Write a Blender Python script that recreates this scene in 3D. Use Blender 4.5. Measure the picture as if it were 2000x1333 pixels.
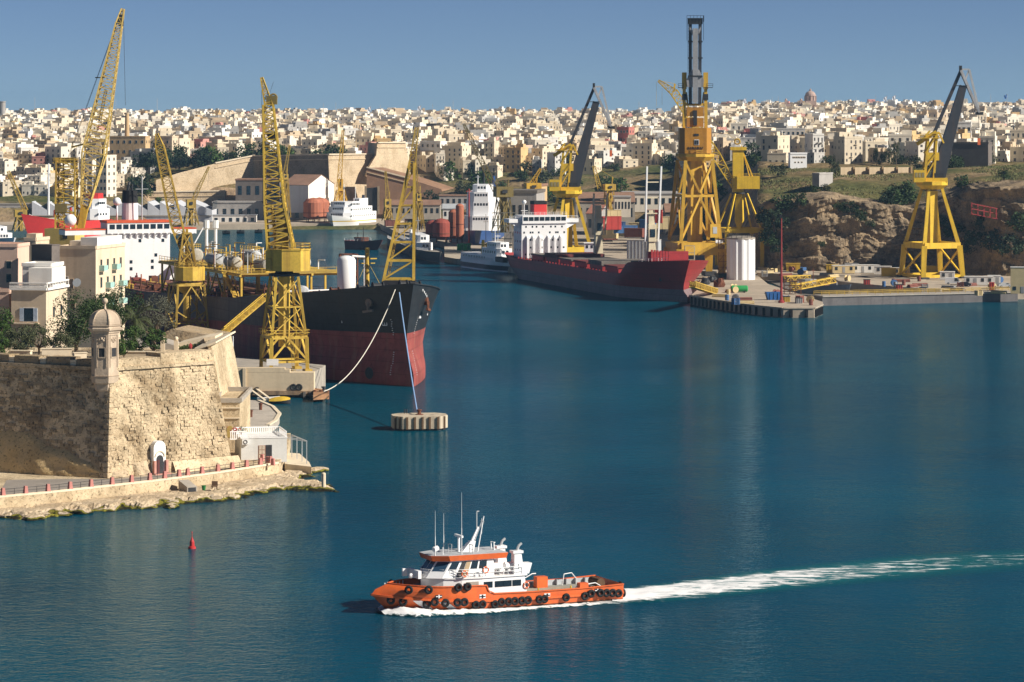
import bpy, bmesh, math, random
from mathutils import Vector, Matrix, noise
R = math.radians
PI = math.pi
random.seed(7)
scene = bpy.context.scene
COL = scene.collection
for o in list(bpy.data.objects):
    bpy.data.objects.remove(o)

# ------------------------------------------------------------------ camera
F = 6200.0      # focal length in photo pixels (photo is 2000 wide)
H = 58.0        # eye height above the sea
HOR = 215.0     # row of the horizon in the photo
cam = bpy.data.cameras.new('camera')
cam.sensor_width = 36.0
cam.lens = 36.0 * F / 2000.0
cam.shift_y = -(666.5 - HOR) / 2000.0
cam.clip_start = 5.0
cam.clip_end = 40000.0
cam_o = bpy.data.objects.new('camera', cam)
COL.objects.link(cam_o)
cam_o.location = (0, 0, H)
cam_o.rotation_euler = (R(90), 0, 0)
scene.camera = cam_o

# ------------------------------------------------------------------ light
SUN = Vector((0.80, -0.27, 0.545)).normalized()
w = bpy.data.worlds.new('World')
scene.world = w
w.use_nodes = True
nt = w.node_tree
nt.nodes.clear()
sky = nt.nodes.new('ShaderNodeTexSky')
sky.sky_type = 'NISHITA'
sky.sun_disc = False
sky.sun_elevation = math.asin(SUN.z)
sky.sun_rotation = math.atan2(SUN.x, SUN.y)
sky.altitude = 9000
sky.air_density = 1.1
sky.dust_density = 0.3
sky.ozone_density = 4.0
bg = nt.nodes.new('ShaderNodeBackground')
bg.inputs[1].default_value = 0.042
hs = nt.nodes.new('ShaderNodeHueSaturation')
hs.inputs['Saturation'].default_value = 0.92
hs.inputs['Value'].default_value = 1.0
wo = nt.nodes.new('ShaderNodeOutputWorld')
nt.links.new(sky.outputs[0], hs.inputs['Color'])
nt.links.new(hs.outputs[0], bg.inputs[0])
nt.links.new(bg.outputs[0], wo.inputs[0])
sl = bpy.data.lights.new('sun', 'SUN')
sl.energy = 5.0
sl.angle = R(0.53)
sl.color = (1.0, 0.93, 0.82)
so = bpy.data.objects.new('sun', sl)
COL.objects.link(so)
so.rotation_euler = SUN.to_track_quat('Z', 'Y').to_euler()
so.location = (300, 200, 300)
vs = scene.view_settings
vs.view_transform = 'Standard'
vs.look = 'None'
vs.gamma = 1.0
vs.use_curve_mapping = False
vs.exposure = 0.58
scene.render.engine = 'CYCLES'
scene.cycles.max_bounces = 4
scene.cycles.volume_bounces = 0
scene.cycles.transparent_max_bounces = 12

# ------------------------------------------------------------------ helpers
def WP(px, py, Y):
    """point seen at photo pixel (px,py) standing Y metres away"""
    return Vector(((px - 1000) * Y / F, Y, H - (py - HOR) * Y / F))
def GP(px, py, z=0.0):
    """point seen at photo pixel (px,py) on the level z"""
    Y = (H - z) * F / (py - HOR)
    return Vector(((px - 1000) * Y / F, Y, z))
def PX(p):
    return 1000 + p[0] * F / p[1], HOR + (H - p[2]) * F / p[1]
def lerp(a, b, t):
    return a + (b - a) * t
def interp(tab, x):
    if x <= tab[0][0]: return tab[0][1]
    for (x0, y0), (x1, y1) in zip(tab, tab[1:]):
        if x <= x1:
            return y0 + (y1 - y0) * (x - x0) / (x1 - x0)
    return tab[-1][1]

MATS = {}
def mat(key, col, rough=0.75, var=0.18, scale=0.6, metal=0.0, bump=0.0, streak=0.0, streak_col=None,
        rnd=0.0, stretch=(1, 1, 1), spec=0.35, fine=None, seam=None):
    """procedural paint / stone / steel: base colour with two scales of mottling, optional vertical streaks"""
    if key in MATS: return MATS[key]
    m = bpy.data.materials.new(key); MATS[key] = m
    m.use_nodes = True
    n = m.node_tree; n.nodes.clear()
    out = n.nodes.new('ShaderNodeOutputMaterial')
    b = n.nodes.new('ShaderNodeBsdfPrincipled')
    n.links.new(b.outputs[0], out.inputs[0])
    b.inputs['Roughness'].default_value = rough
    b.inputs['Metallic'].default_value = metal
    b.inputs['Specular IOR Level'].default_value = spec
    tc = n.nodes.new('ShaderNodeTexCoord')
    mp = n.nodes.new('ShaderNodeMapping'); mp.inputs['Scale'].default_value = stretch
    n.links.new(tc.outputs['Object'], mp.inputs[0])
    def nz(sc, det=5.0):
        t = n.nodes.new('ShaderNodeTexNoise'); t.inputs['Scale'].default_value = sc
        t.inputs['Detail'].default_value = det; t.inputs['Roughness'].default_value = 0.6
        n.links.new(mp.outputs[0], t.inputs['Vector']); return t
    def mixc(fac, c1, c2, blend='MIX'):
        x = n.nodes.new('ShaderNodeMix'); x.data_type = 'RGBA'; x.blend_type = blend
        for sck, val in ((x.inputs[0], fac), (x.inputs[6], c1), (x.inputs[7], c2)):
            if hasattr(val, 'is_linked') or hasattr(val, 'links'): n.links.new(val, sck)
            elif isinstance(val, (int, float)): sck.default_value = val
            else: sck.default_value = (val[0], val[1], val[2], 1)
        return x.outputs[2]
    def ramp(sock, a, b2):
        r = n.nodes.new('ShaderNodeMapRange'); r.inputs[1].default_value = a; r.inputs[2].default_value = b2
        n.links.new(sock, r.inputs[0]); return r.outputs[0]
    lo = tuple(c * (1 - var) for c in col); hi = tuple(min(1, c * (1 + var)) for c in col)
    n1 = nz(scale); c = mixc(ramp(n1.outputs[0], 0.3, 0.7), lo, hi)
    n2 = nz(fine or scale * 7, 3.0)
    c = mixc(ramp(n2.outputs[0], 0.45, 0.75), c, tuple(x * (1 - var * 0.9) for x in col))
    if streak > 0:
        ms = n.nodes.new('ShaderNodeMapping'); ms.inputs['Scale'].default_value = (1.3, 1.3, 0.07)
        n.links.new(tc.outputs['Object'], ms.inputs[0])
        t = n.nodes.new('ShaderNodeTexNoise'); t.inputs['Scale'].default_value = max(scale, 0.5); t.inputs['Detail'].default_value = 4
        n.links.new(ms.outputs[0], t.inputs['Vector'])
        sc = streak_col or tuple(x * 0.45 for x in col)
        f = n.nodes.new('ShaderNodeMath'); f.operation = 'MULTIPLY'; f.inputs[1].default_value = streak
        n.links.new(ramp(t.outputs[0], 0.5, 0.72), f.inputs[0])
        c = mixc(f.outputs[0], c, sc)
    if seam:
        # welded plate seams: thin darker lines along the length and height
        sp = n.nodes.new('ShaderNodeSeparateXYZ'); cb = n.nodes.new('ShaderNodeCombineXYZ'); n.links.new(tc.outputs['Object'], sp.inputs[0])
        n.links.new(sp.outputs[0], cb.inputs[0]); n.links.new(sp.outputs[2], cb.inputs[1])
        bk = n.nodes.new('ShaderNodeTexBrick'); bk.inputs['Scale'].default_value = 1.0; bk.inputs['Brick Width'].default_value = seam[0]; bk.inputs['Row Height'].default_value = seam[1]; bk.inputs['Mortar Size'].default_value = 0.07
        bk.inputs['Color1'].default_value = (1, 1, 1, 1); bk.inputs['Color2'].default_value = (0.86, 0.86, 0.86, 1); bk.inputs['Mortar'].default_value = (0.55, 0.5, 0.48, 1)
        n.links.new(cb.outputs[0], bk.inputs['Vector']); c = mixc(0.8, c, bk.outputs['Color'], 'MULTIPLY')
    if rnd > 0:
        oi = n.nodes.new('ShaderNodeObjectInfo')
        hv = n.nodes.new('ShaderNodeHueSaturation')
        n.links.new(c, hv.inputs['Color'])
        r = n.nodes.new('ShaderNodeMapRange'); r.inputs[3].default_value = 1 - rnd; r.inputs[4].default_value = 1 + rnd
        n.links.new(oi.outputs['Random'], r.inputs[0]); n.links.new(r.outputs[0], hv.inputs['Value'])
        c = hv.outputs[0]
    n.links.new(c, b.inputs['Base Color'])
    if bump > 0:
        bp = n.nodes.new('ShaderNodeBump'); bp.inputs['Strength'].default_value = bump; bp.inputs['Distance'].default_value = 0.15
        n.links.new(n2.outputs[0], bp.inputs['Height']); n.links.new(bp.outputs[0], b.inputs['Normal'])
    m['bsdf'] = b.name
    return m

class MB:
    """collects boxes, bars, tubes and sheets; build() links them as ONE mesh object"""
    def __init__(s): s.v = []; s.f = []
    def add(s, vs, fs):
        k = len(s.v); s.v += [tuple(x) for x in vs]; s.f += [tuple(i + k for i in f) for f in fs]; return s
    def quad(s, a, b, c, d): return s.add([a, b, c, d], [(0, 1, 2, 3)])
    def box(s, c, d, rz=0.0, top=1.0, topy=None):
        hx, hy, hz = d[0] / 2, d[1] / 2, d[2] / 2; ty = top if topy is None else topy
        cs, sn = math.cos(rz), math.sin(rz); vs = []
        for z, kx, ky in ((-hz, 1, 1), (hz, top, ty)):
            for x, y in ((-hx, -hy), (hx, -hy), (hx, hy), (-hx, hy)):
                X, Y = x * kx, y * ky
                vs.append((c[0] + X * cs - Y * sn, c[1] + X * sn + Y * cs, c[2] + z))
        return s.add(vs, [(3, 2, 1, 0), (4, 5, 6, 7), (0, 1, 5, 4), (1, 2, 6, 5), (2, 3, 7, 6), (3, 0, 4, 7)])
    def b2(s, x0, x1, y0, y1, z0, z1):
        return s.box(((x0 + x1) / 2, (y0 + y1) / 2, (z0 + z1) / 2), (abs(x1 - x0), abs(y1 - y0), abs(z1 - z0)))
    def frame(s, p, q):
        p, q = Vector(p), Vector(q); d = (q - p)
        if d.length < 1e-6: d = Vector((0, 0, 1e-4))
        d.normalize()
        up = Vector((0, 0, 1)) if abs(d.z) < 0.95 else Vector((0, 1, 0))
        a = d.cross(up).normalized(); return p, q, a, d.cross(a).normalized()
    def bar(s, p, q, w, h=None, w2=None, h2=None):
        h = h or w; w2 = w2 or w; h2 = h2 or (h if w2 == w else h * w2 / w)
        p, q, a, b = s.frame(p, q); vs = []
        for o, ww, hh in ((p, w, h), (q, w2, h2)):
            for i, j in ((-1, -1), (1, -1), (1, 1), (-1, 1)):
                vs.append(o + a * (i * ww / 2) + b * (j * hh / 2))
        return s.add(vs, [(3, 2, 1, 0), (4, 5, 6, 7), (0, 1, 5, 4), (1, 2, 6, 5), (2, 3, 7, 6), (3, 0, 4, 7)])
    def tube(s, p, q, r, n=8, r2=None, cap=True):
        r2 = r if r2 is None else r2
        p, q, a, b = s.frame(p, q); vs = []
        for o, rr in ((p, r), (q, r2)):
            for i in range(n):
                t = 2 * PI * i / n; vs.append(o + a * (math.cos(t) * rr) + b * (math.sin(t) * rr))
        fs = [(i, (i + 1) % n, n + (i + 1) % n, n + i) for i in range(n)]
        if cap: fs += [tuple(range(n - 1, -1, -1)), tuple(range(n, 2 * n))]
        return s.add(vs, fs)
    def path(s, pts, r, n=6):
        for p, q in zip(pts, pts[1:]): s.tube(p, q, r, n)
        return s
    def lathe(s, c, prof, n=16, a0=0.0, flat=False):
        vs = []
        for r, z in prof:
            for i in range(n):
                t = a0 + 2 * PI * i / n; vs.append((c[0] + r * math.cos(t), c[1] + r * math.sin(t), c[2] + z))
        fs = []
        for k in range(len(prof) - 1):
            for i in range(n):
                j = (i + 1) % n; fs.append((k * n + i, k * n + j, (k + 1) * n + j, (k + 1) * n + i))
        fs.append(tuple(range(n - 1, -1, -1))); fs.append(tuple((len(prof) - 1) * n + i for i in range(n)))
        return s.add(vs, fs)
    def hcyl(s, p, q, r, n=14, dome=0.35):
        """horizontal tank with dished ends"""
        p, q = Vector(p), Vector(q); d = (q - p).normalized(); e = r * dome
        s.tube(p, q, r, n, cap=False); s.tube(q, q + d * e * 0.7, r, n, r2=r * 0.72, cap=False); s.tube(q + d * e * 0.7, q + d * e, r * 0.72, n, r2=0.05)
        s.tube(p, p - d * e * 0.7, r, n, r2=r * 0.72, cap=False); return s.tube(p - d * e * 0.7, p - d * e, r * 0.72, n, r2=0.05)
    def sphere(s, c, r, n=12, m=8, sz=1.0):
        prof = [(max(0.001, r * math.sin(PI * k / m)), -r * sz * math.cos(PI * k / m)) for k in range(m + 1)]
        return s.lathe(c, prof, n)
    def torus(s, c, axis, R0, r, n=14, m=8):
        ax = Vector(axis).normalized(); up = Vector((0, 0, 1)) if abs(ax.z) < 0.9 else Vector((1, 0, 0))
        a = ax.cross(up).normalized(); b = ax.cross(a); c = Vector(c); vs = []; fs = []
        for i in range(n):
            t = 2 * PI * i / n; rad = a * math.cos(t) + b * math.sin(t)
            for j in range(m):
                u = 2 * PI * j / m; vs.append(c + rad * (R0 + r * math.cos(u)) + ax * (r * math.sin(u)))
        for i in range(n):
            for j in range(m):
                fs.append((i * m + j, ((i + 1) % n) * m + j, ((i + 1) % n) * m + (j + 1) % m, i * m + (j + 1) % m))
        return s.add(vs, fs)
    def prism(s, poly, z0, z1, top=None):
        n = len(poly); top = top or poly
        z0 = z0 if isinstance(z0, (list, tuple)) else [z0] * n; z1 = z1 if isinstance(z1, (list, tuple)) else [z1] * n
        vs = [(p[0], p[1], z0[i]) for i, p in enumerate(poly)] + [(p[0], p[1], z1[i]) for i, p in enumerate(top)]
        fs = [tuple(range(n - 1, -1, -1)), tuple(range(n, 2 * n))] + [(i, (i + 1) % n, n + (i + 1) % n, n + i) for i in range(n)]
        return s.add(vs, fs)
    def slab(s, pts, d):
        """polygon in space given a thickness vector d"""
        n = len(pts); d = Vector(d); vs = [Vector(p) for p in pts] + [Vector(p) + d for p in pts]
        return s.add(vs, [tuple(range(n)), tuple(range(2 * n - 1, n - 1, -1))] + [(i, n + i, n + (i + 1) % n, (i + 1) % n) for i in range(n)])
    def grid(s, P, close=False):
        nr, nc = len(P), len(P[0]); vs = [p for r in P for p in r]
        return s.add(vs, [(i * nc + j, i * nc + j + 1, (i + 1) * nc + j + 1, (i + 1) * nc + j) for i in range(nr - 1) for j in range(nc - 1)])
    def lattice(s, p, q, w0, w1, bays, r, d0=None, d1=None, br=None, faces=4, side=None):
        """tapering four-chord lattice girder"""
        p, q = Vector(p), Vector(q); ax = (q - p).normalized(); br = br or r * 0.6
        d0 = d0 or w0; d1 = d1 or w1
        a = Vector(side) if side else (ax.cross(Vector((0, 1, 0))) if abs(ax.y) < 0.9 else ax.cross(Vector((0, 0, 1))))
        a = (a - ax * a.dot(ax)).normalized(); b = ax.cross(a)
        def cor(t):
            o = p.lerp(q, t); ww = lerp(w0, w1, t) / 2; dd = lerp(d0, d1, t) / 2
            return [o + a * i * ww + b * j * dd for i, j in ((-1, -1), (1, -1), (1, 1), (-1, 1))]
        c0, c1 = cor(0), cor(1)
        for i in range(4): s.bar(c0[i], c1[i], r)
        ts = [0.0]; L = 0.0
        ws = [lerp(w0, w1, (k + 0.5) / bays) + 0.4 * w0 for k in range(bays)]; tot = sum(ws)
        for x in ws: L += x; ts.append(L / tot)
        for k in range(bays):
            A, B = cor(ts[k]), cor(ts[k + 1])
            for i in range(4):
                j = (i + 1) % 4
                s.bar(B[i], B[j], br)
                if (k + i) % 2: s.bar(A[i], B[j], br)
                else: s.bar(A[j], B[i], br)
        return s
    def rail(s, pts, h=1.0, r=0.03, n=3, rows=2, gap=None):
        for p, q in zip(pts, pts[1:]):
            p, q = Vector(p), Vector(q); L = (q - p).length; k = max(1, int(L / (gap or 1.6)))
            for i in range(k + 1):
                o = p.lerp(q, i / k); s.bar(o, o + Vector((0, 0, h)), r * 2)
            for j in range(1, rows + 1):
                s.bar(p + Vector((0, 0, h * j / rows)), q + Vector((0, 0, h * j / rows)), r * 2)
        return s
    def mesh(s, name):
        me = bpy.data.meshes.new(name); me.from_pydata(s.v, [], s.f); me.update(); return me
    def build(s, name, m, parent=None, smooth=False, world=False, label=None, kind=None):
        if world and parent:
            l = parent.location; s.v = [(x - l.x, y - l.y, z - l.z) for x, y, z in s.v]
        me = s.mesh(name)
        o = bpy.data.objects.new(name, me); COL.objects.link(o)
        me.materials.append(m if not isinstance(m, str) else MATS[m])
        if smooth: me.polygons.foreach_set('use_smooth', [True] * len(me.polygons))
        if parent: o.parent = parent
        if label: o['label'] = label
        if kind: o['kind'] = kind
        return o

def thing(name, label, cat, loc=(0, 0, 0), rz=0.0, group=None):
    o = bpy.data.objects.new(name, None); COL.objects.link(o)
    o.location = loc; o.rotation_euler = (0, 0, rz); o.empty_display_size = 0.5
    o['label'] = label; o['category'] = cat
    if group: o['group'] = group
    return o
def tag(o, label, cat, group=None, kind=None):
    if label: o['label'] = label
    if cat: o['category'] = cat
    if group: o['group'] = group
    if kind: o['kind'] = kind
    return o
def struct(o): o['kind'] = 'structure'; return o
def recentre(o):
    """put a one-mesh thing's origin at its base"""
    vs = [v.co for v in o.data.vertices]
    c = Vector((sum(v.x for v in vs) / len(vs), sum(v.y for v in vs) / len(vs), min(v.z for v in vs)))
    o.data.transform(Matrix.Translation(-c)); o.location = c; return o
def copy_tree(o, parent=None):
    c = o.copy(); COL.objects.link(c); c.parent = parent
    for ch in o.children: copy_tree(ch, c)
    return c
ORD = ['first', 'second', 'third', 'fourth', 'fifth', 'sixth', 'seventh', 'eighth', 'ninth', 'tenth', 'eleventh', 'twelfth',
       'thirteenth', 'fourteenth', 'fifteenth', 'sixteenth', 'seventeenth', 'eighteenth', 'nineteenth', 'twentieth']
def ordn(i):
    if i < 20: return ORD[i]
    n = i + 1; suf = 'th' if 10 <= n % 100 <= 20 else {1: 'st', 2: 'nd', 3: 'rd'}.get(n % 10, 'th')
    return '%d%s' % (n, suf)

# ------------------------------------------------------------------ shared materials
YEL = mat('crane_yellow', (0.60, 0.40, 0.055), 0.6, 0.2, 0.4, streak=0.7, streak_col=(0.26, 0.14, 0.03), spec=0.4)
YEL2 = mat('crane_yellow_faded', (0.48, 0.32, 0.055), 0.6, 0.22, 0.5, streak=0.7, streak_col=(0.2, 0.11, 0.03))
YEL3 = mat('crane_bright_yellow', (0.70, 0.46, 0.03), 0.55, 0.14, 0.4, streak=0.5, streak_col=(0.35, 0.2, 0.02))
AMB = mat('crane_amber', (0.60, 0.36, 0.035), 0.55, 0.14, 0.3, streak=0.5, streak_col=(0.25, 0.1, 0.02))
OLIVE = mat('crane_olive', (0.20, 0.15, 0.045), 0.7, 0.2, 0.5, streak=0.5)
GREYB = mat('boom_grey', (0.045, 0.047, 0.055), 0.5, 0.2, 0.3, streak=0.4, streak_col=(0.1, 0.06, 0.04))
SILV = mat('link_silver', (0.42, 0.43, 0.44), 0.45, 0.15, 0.5)
DARK = mat('dark_steel', (0.03, 0.03, 0.033), 0.6, 0.3, 0.8)
BLACK = mat('rubber_black', (0.012, 0.012, 0.013), 0.8, 0.3, 2.0)
RUST = mat('rust_brown', (0.14, 0.05, 0.025), 0.85, 0.35, 0.8)
WHITE = mat('white_paint', (0.80, 0.80, 0.79), 0.45, 0.05, 0.5, streak=0.22, streak_col=(0.5, 0.42, 0.33))
WHITEC = mat('clean_white_paint', (0.82, 0.82, 0.82), 0.35, 0.03, 0.8)
GLASS = mat('window_glass_dark', (0.015, 0.025, 0.035), 0.12, 0.2, 1.0, spec=0.8)
STONE = mat('limestone', (0.56, 0.44, 0.29), 0.9, 0.14, 0.15, streak=0.35, streak_col=(0.3, 0.22, 0.13), bump=0.3)
STONEP = mat('pale_limestone', (0.70, 0.59, 0.43), 0.9, 0.1, 0.2, streak=0.25, streak_col=(0.42, 0.33, 0.22), bump=0.2)
CONC = mat('concrete', (0.36, 0.32, 0.27), 0.9, 0.2, 0.35, bump=0.2)
CONCD = mat('dark_concrete', (0.16, 0.14, 0.12), 0.9, 0.25, 0.3, streak=0.4)
CORR = mat('grey_sheeting', (0.42, 0.44, 0.46), 0.7, 0.1, 0.3, streak=0.3, streak_col=(0.25, 0.22, 0.2))
REDS = mat('ship_red', (0.55, 0.035, 0.03), 0.5, 0.12, 0.2)
ORNG = mat('boat_orange', (0.70, 0.13, 0.025), 0.45, 0.12, 0.6, streak=0.45, streak_col=(0.36, 0.08, 0.035), spec=0.5)
ROPE = mat('rope_white', (0.62, 0.58, 0.5), 0.9, 0.1, 2)
BROWN = mat('brown_wood', (0.13, 0.075, 0.04), 0.8, 0.25, 1.0)
# ================================================================== SETTING: water, terrain, quays
# ---- water
def water_material():
    m = bpy.data.materials.new('harbour_water'); m.use_nodes = True
    n = m.node_tree; n.nodes.clear(); N = n.nodes.new; L = n.links.new
    out = N('ShaderNodeOutputMaterial'); b = N('ShaderNodeBsdfDiffuse'); gl = N('ShaderNodeBsdfGlossy'); ms = N('ShaderNodeMixShader')
    fr = N('ShaderNodeFresnel'); fr.inputs[0].default_value = 1.33; fk = N('ShaderNodeMath'); fk.operation = 'MULTIPLY'; fk.inputs[1].default_value = 0.60
    L(fr.outputs[0], fk.inputs[0]); L(fk.outputs[0], ms.inputs[0]); L(b.outputs[0], ms.inputs[1]); L(gl.outputs[0], ms.inputs[2]); L(ms.outputs[0], out.inputs[0])
    gl.inputs['Color'].default_value = (0.60, 0.72, 0.74, 1); gl.inputs['Roughness'].default_value = 0.06
    tc = N('ShaderNodeTexCoord')
    def noise_(scale, det, sx=1.0, sy=1.0, rot=0.0, dist=0.0, rough=0.55):
        mp = N('ShaderNodeMapping'); mp.inputs['Scale'].default_value = (sx, sy, 1); mp.inputs['Rotation'].default_value = (0, 0, rot)
        L(tc.outputs['Object'], mp.inputs[0])
        t = N('ShaderNodeTexNoise'); t.inputs['Scale'].default_value = scale; t.inputs['Detail'].default_value = det
        t.inputs['Roughness'].default_value = rough; t.inputs['Distortion'].default_value = dist
        L(mp.outputs[0], t.inputs['Vector']); return t.outputs[0]
    big = noise_(0.012, 3)
    mx = N('ShaderNodeMix'); mx.data_type = 'RGBA'
    mx.inputs[6].default_value = (0.0001, 0.043, 0.076, 1); mx.inputs[7].default_value = (0.0002, 0.064, 0.102, 1)
    rp = N('ShaderNodeMapRange'); rp.inputs[1].default_value = 0.35; rp.inputs[2].default_value = 0.65
    L(big, rp.inputs[0]); L(rp.outputs[0], mx.inputs[0]); L(mx.outputs[2], b.inputs['Color'])
    h1 = noise_(0.55, 3, 1.0, 1.35, 0.5, 0.6)       # wavelets of about two metres
    h2 = noise_(2.2, 2, 1.0, 1.2, -0.3)             # small ripples
    h3 = noise_(0.10, 2, 1.0, 1.0, 0.9)             # slow swell
    calm = noise_(0.018, 2, 1.0, 0.6, 0.2)          # calmer and rougher patches
    cr = N('ShaderNodeMapRange'); cr.inputs[1].default_value = 0.38; cr.inputs[2].default_value = 0.62; cr.inputs[3].default_value = 0.45; cr.inputs[4].default_value = 1.0
    L(calm, cr.inputs[0])
    def mul(s, k):
        a = N('ShaderNodeMath'); a.operation = 'MULTIPLY'; L(s, a.inputs[0])
        if isinstance(k, float): a.inputs[1].default_value = k
        else: L(k, a.inputs[1])
        return a.outputs[0]
    def add(a_, b_):
        a = N('ShaderNodeMath'); L(a_, a.inputs[0]); L(b_, a.inputs[1]); return a.outputs[0]
    hh = add(add(mul(mul(h1, 0.17), cr.outputs[0]), mul(mul(h2, 0.075), cr.outputs[0])), mul(h3, 0.16))
    bp = N('ShaderNodeBump'); bp.inputs['Strength'].default_value = 1.0; bp.inputs['Distance'].default_value = 1.0
    L(hh, bp.inputs['Height'])
    for nd in (b, gl, fr): L(bp.outputs[0], nd.inputs['Normal'])
    return m
WATER = water_material()
wb = MB()
wb.quad((-9000, -1500, 0), (9000, -1500, 0), (9000, 2600, 0), (-9000, 2600, 0))
struct(wb.build('water', WATER))

# ---- terrain: heights along columns of the view fan
TOWN_M = [(1700, 318), (1850, 303), (2000, 290), (2300, 269), (2600, 257), (3000, 244), (3400, 236)]
TOWN_R = [(1250, 322), (1400, 312), (1700, 292), (2000, 272), (2500, 247), (3000, 230), (3400, 220)]
def tz(tab):
    return [(Y, H - (py - HOR) * Y / F) for Y, py in tab]
def tail(t):
    z = t[-1][1]; return t + [(3800, z - 1), (4600, z - 12), (9000, z - 40)]
CO = {
    -900: tail([(1500, -4), (1538, -4), (1541, 1.5), (1572, 1.5), (1580, 12), (1650, 20)] + tz(TOWN_M)),
    285: tail([(1500, -4), (1538, -4), (1541, 1.5), (1572, 1.5), (1580, 12), (1650, 20)] + tz(TOWN_M)),
    320: tail([(1500, -4), (1538, -4), (1541, 1.5), (1630, 2.2), (1640, 20)] + tz(TOWN_M)),
    800: tail([(1500, -4), (1538, -4), (1541, 1.5), (1630, 2.2), (1650, 22)] + tz(TOWN_M)),
    860: tail([(1400, -4), (1440, -4), (1445, 1.5), (1540, 2.4), (1600, 14), (1650, 20)] + tz(TOWN_M)),
    1150: tail([(1150, -4), (1200, 1.5), (1500, 2.2), (1560, 12), (1630, 22)] + tz(TOWN_M)),
    1300: tail([(1150, -4), (1200, 1.5), (1480, 2.2), (1540, 12), (1620, 24)] + tz(TOWN_M)),
    1400: tail([(1060, -4), (1100, 1.5), (1230, 2.2), (1300, 18), (1450, 30)] + [(1700, 33)] + tz(TOWN_R)[3:]),
    1480: tail([(1060, -4), (1104, 2), (1114, 12), (1132, 23), (1180, 30)] + tz(TOWN_R)),
    1640: tail([(1060, -4), (1104, 2), (1114, 16), (1132, 28), (1180, 33)] + tz(TOWN_R)),
    1800: tail([(1060, -4), (1102, 2), (1112, 14), (1132, 27), (1180, 34)] + tz(TOWN_R)),
    1900: tail([(1060, -4), (1100, 2), (1110, 18), (1130, 32), (1180, 36)] + tz(TOWN_R)),
    2060: tail([(1030, -4), (1050, 2), (1070, 24), (1090, 36), (1180, 38)] + tz(TOWN_R)),
    3200: tail([(1000, -4), (1030, 2), (1050, 24), (1080, 34), (1180, 38)] + tz(TOWN_R)),
}
CK = sorted(CO)
def terr(a, Y):
    for k0, k1 in zip(CK, CK[1:]):
        if a <= k1:
            t = max(0.0, (a - k0) / (k1 - k0)); break
    else: t = 1.0
    return lerp(interp(CO[k0], Y), interp(CO[k1], Y), t)
def terr_w(x, Y): return terr(1000 + x * F / Y, Y)
EARTH = None
def ground_material():
    m = bpy.data.materials.new('dry_hillside'); m.use_nodes = True
    n = m.node_tree; n.nodes.clear(); N = n.nodes.new; L = n.links.new
    out = N('ShaderNodeOutputMaterial'); b = N('ShaderNodeBsdfPrincipled'); L(b.outputs[0], out.inputs[0])
    b.inputs['Roughness'].default_value = 0.95; b.inputs['Specular IOR Level'].default_value = 0.1
    tc = N('ShaderNodeTexCoord')
    def nz(sc, d=6):
        t = N('ShaderNodeTexNoise'); t.inputs['Scale'].default_value = sc; t.inputs['Detail'].default_value = d; L(tc.outputs['Object'], t.inputs['Vector']); return t.outputs[0]
    def ramp(s, stops):
        r = N('ShaderNodeValToRGB'); e = r.color_ramp.elements
        e[0].position, e[0].color = stops[0][0], (*stops[0][1], 1); e[1].position, e[1].color = stops[-1][0], (*stops[-1][1], 1)
        for p, c in stops[1:-1]:
            x = e.new(p); x.color = (*c, 1)
        L(s, r.inputs[0]); return r.outputs[0]
    c = ramp(nz(0.03), [(0.3, (0.07, 0.085, 0.025)), (0.45, (0.13, 0.12, 0.045)), (0.55, (0.24, 0.17, 0.085)), (0.72, (0.36, 0.27, 0.16))])
    d = ramp(nz(0.5, 4), [(0.35, (0.45, 0.45, 0.45)), (0.6, (1, 1, 1))])
    mx = N('ShaderNodeMix'); mx.data_type = 'RGBA'; mx.blend_type = 'MULTIPLY'; mx.inputs[0].default_value = 0.8
    L(c, mx.inputs[6]); L(d, mx.inputs[7])
    # bare rock where the slope is steep
    gm = N('ShaderNodeNewGeometry'); sx = N('ShaderNodeSeparateXYZ'); L(gm.outputs['True Normal'], sx.inputs[0])
    sr = N('ShaderNodeMapRange'); sr.inputs[1].default_value = 0.86; sr.inputs[2].default_value = 0.70; L(sx.outputs[2], sr.inputs[0])
    # pale paving and yards between the town houses
    py_ = N('ShaderNodeSeparateXYZ'); L(gm.outputs['Position'], py_.inputs[0]); tr_ = N('ShaderNodeMapRange'); tr_.inputs[1].default_value = 1700; tr_.inputs[2].default_value = 1800; L(py_.outputs[1], tr_.inputs[0])
    m3 = N('ShaderNodeMix'); m3.data_type = 'RGBA'; L(tr_.outputs[0], m3.inputs[0]); L(mx.outputs[2], m3.inputs[6]); L(ramp(nz(0.05, 4), [(0.4, (0.30, 0.26, 0.2)), (0.6, (0.5, 0.44, 0.34))]), m3.inputs[7])
    rk = ramp(nz(0.12, 7), [(0.3, (0.10, 0.075, 0.05)), (0.5, (0.30, 0.21, 0.13)), (0.7, (0.46, 0.34, 0.21))])
    m2 = N('ShaderNodeMix'); m2.data_type = 'RGBA'; L(sr.outputs[0], m2.inputs[0]); L(m3.outputs[2], m2.inputs[6]); L(rk, m2.inputs[7])
    L(m2.outputs[2], b.inputs['Base Color'])
    bp = N('ShaderNodeBump'); bp.inputs['Strength'].default_value = 0.8; bp.inputs['Distance'].default_value = 1.0
    L(nz(0.4, 5), bp.inputs['Height']); L(bp.outputs[0], b.inputs['Normal'])
    return m
GROUND = ground_material()
rows = []
Ys = [1000 + 8 * i for i in range(36)] + [1290 + 14 * i for i in range(34)] + [1770 + 40 * i for i in range(52)] + [4000, 4600, 6000, 9000]
As = [-900, -600, -300] + [i * 20 for i in range(0, 106)] + [2200, 2500, 3200]
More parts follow.
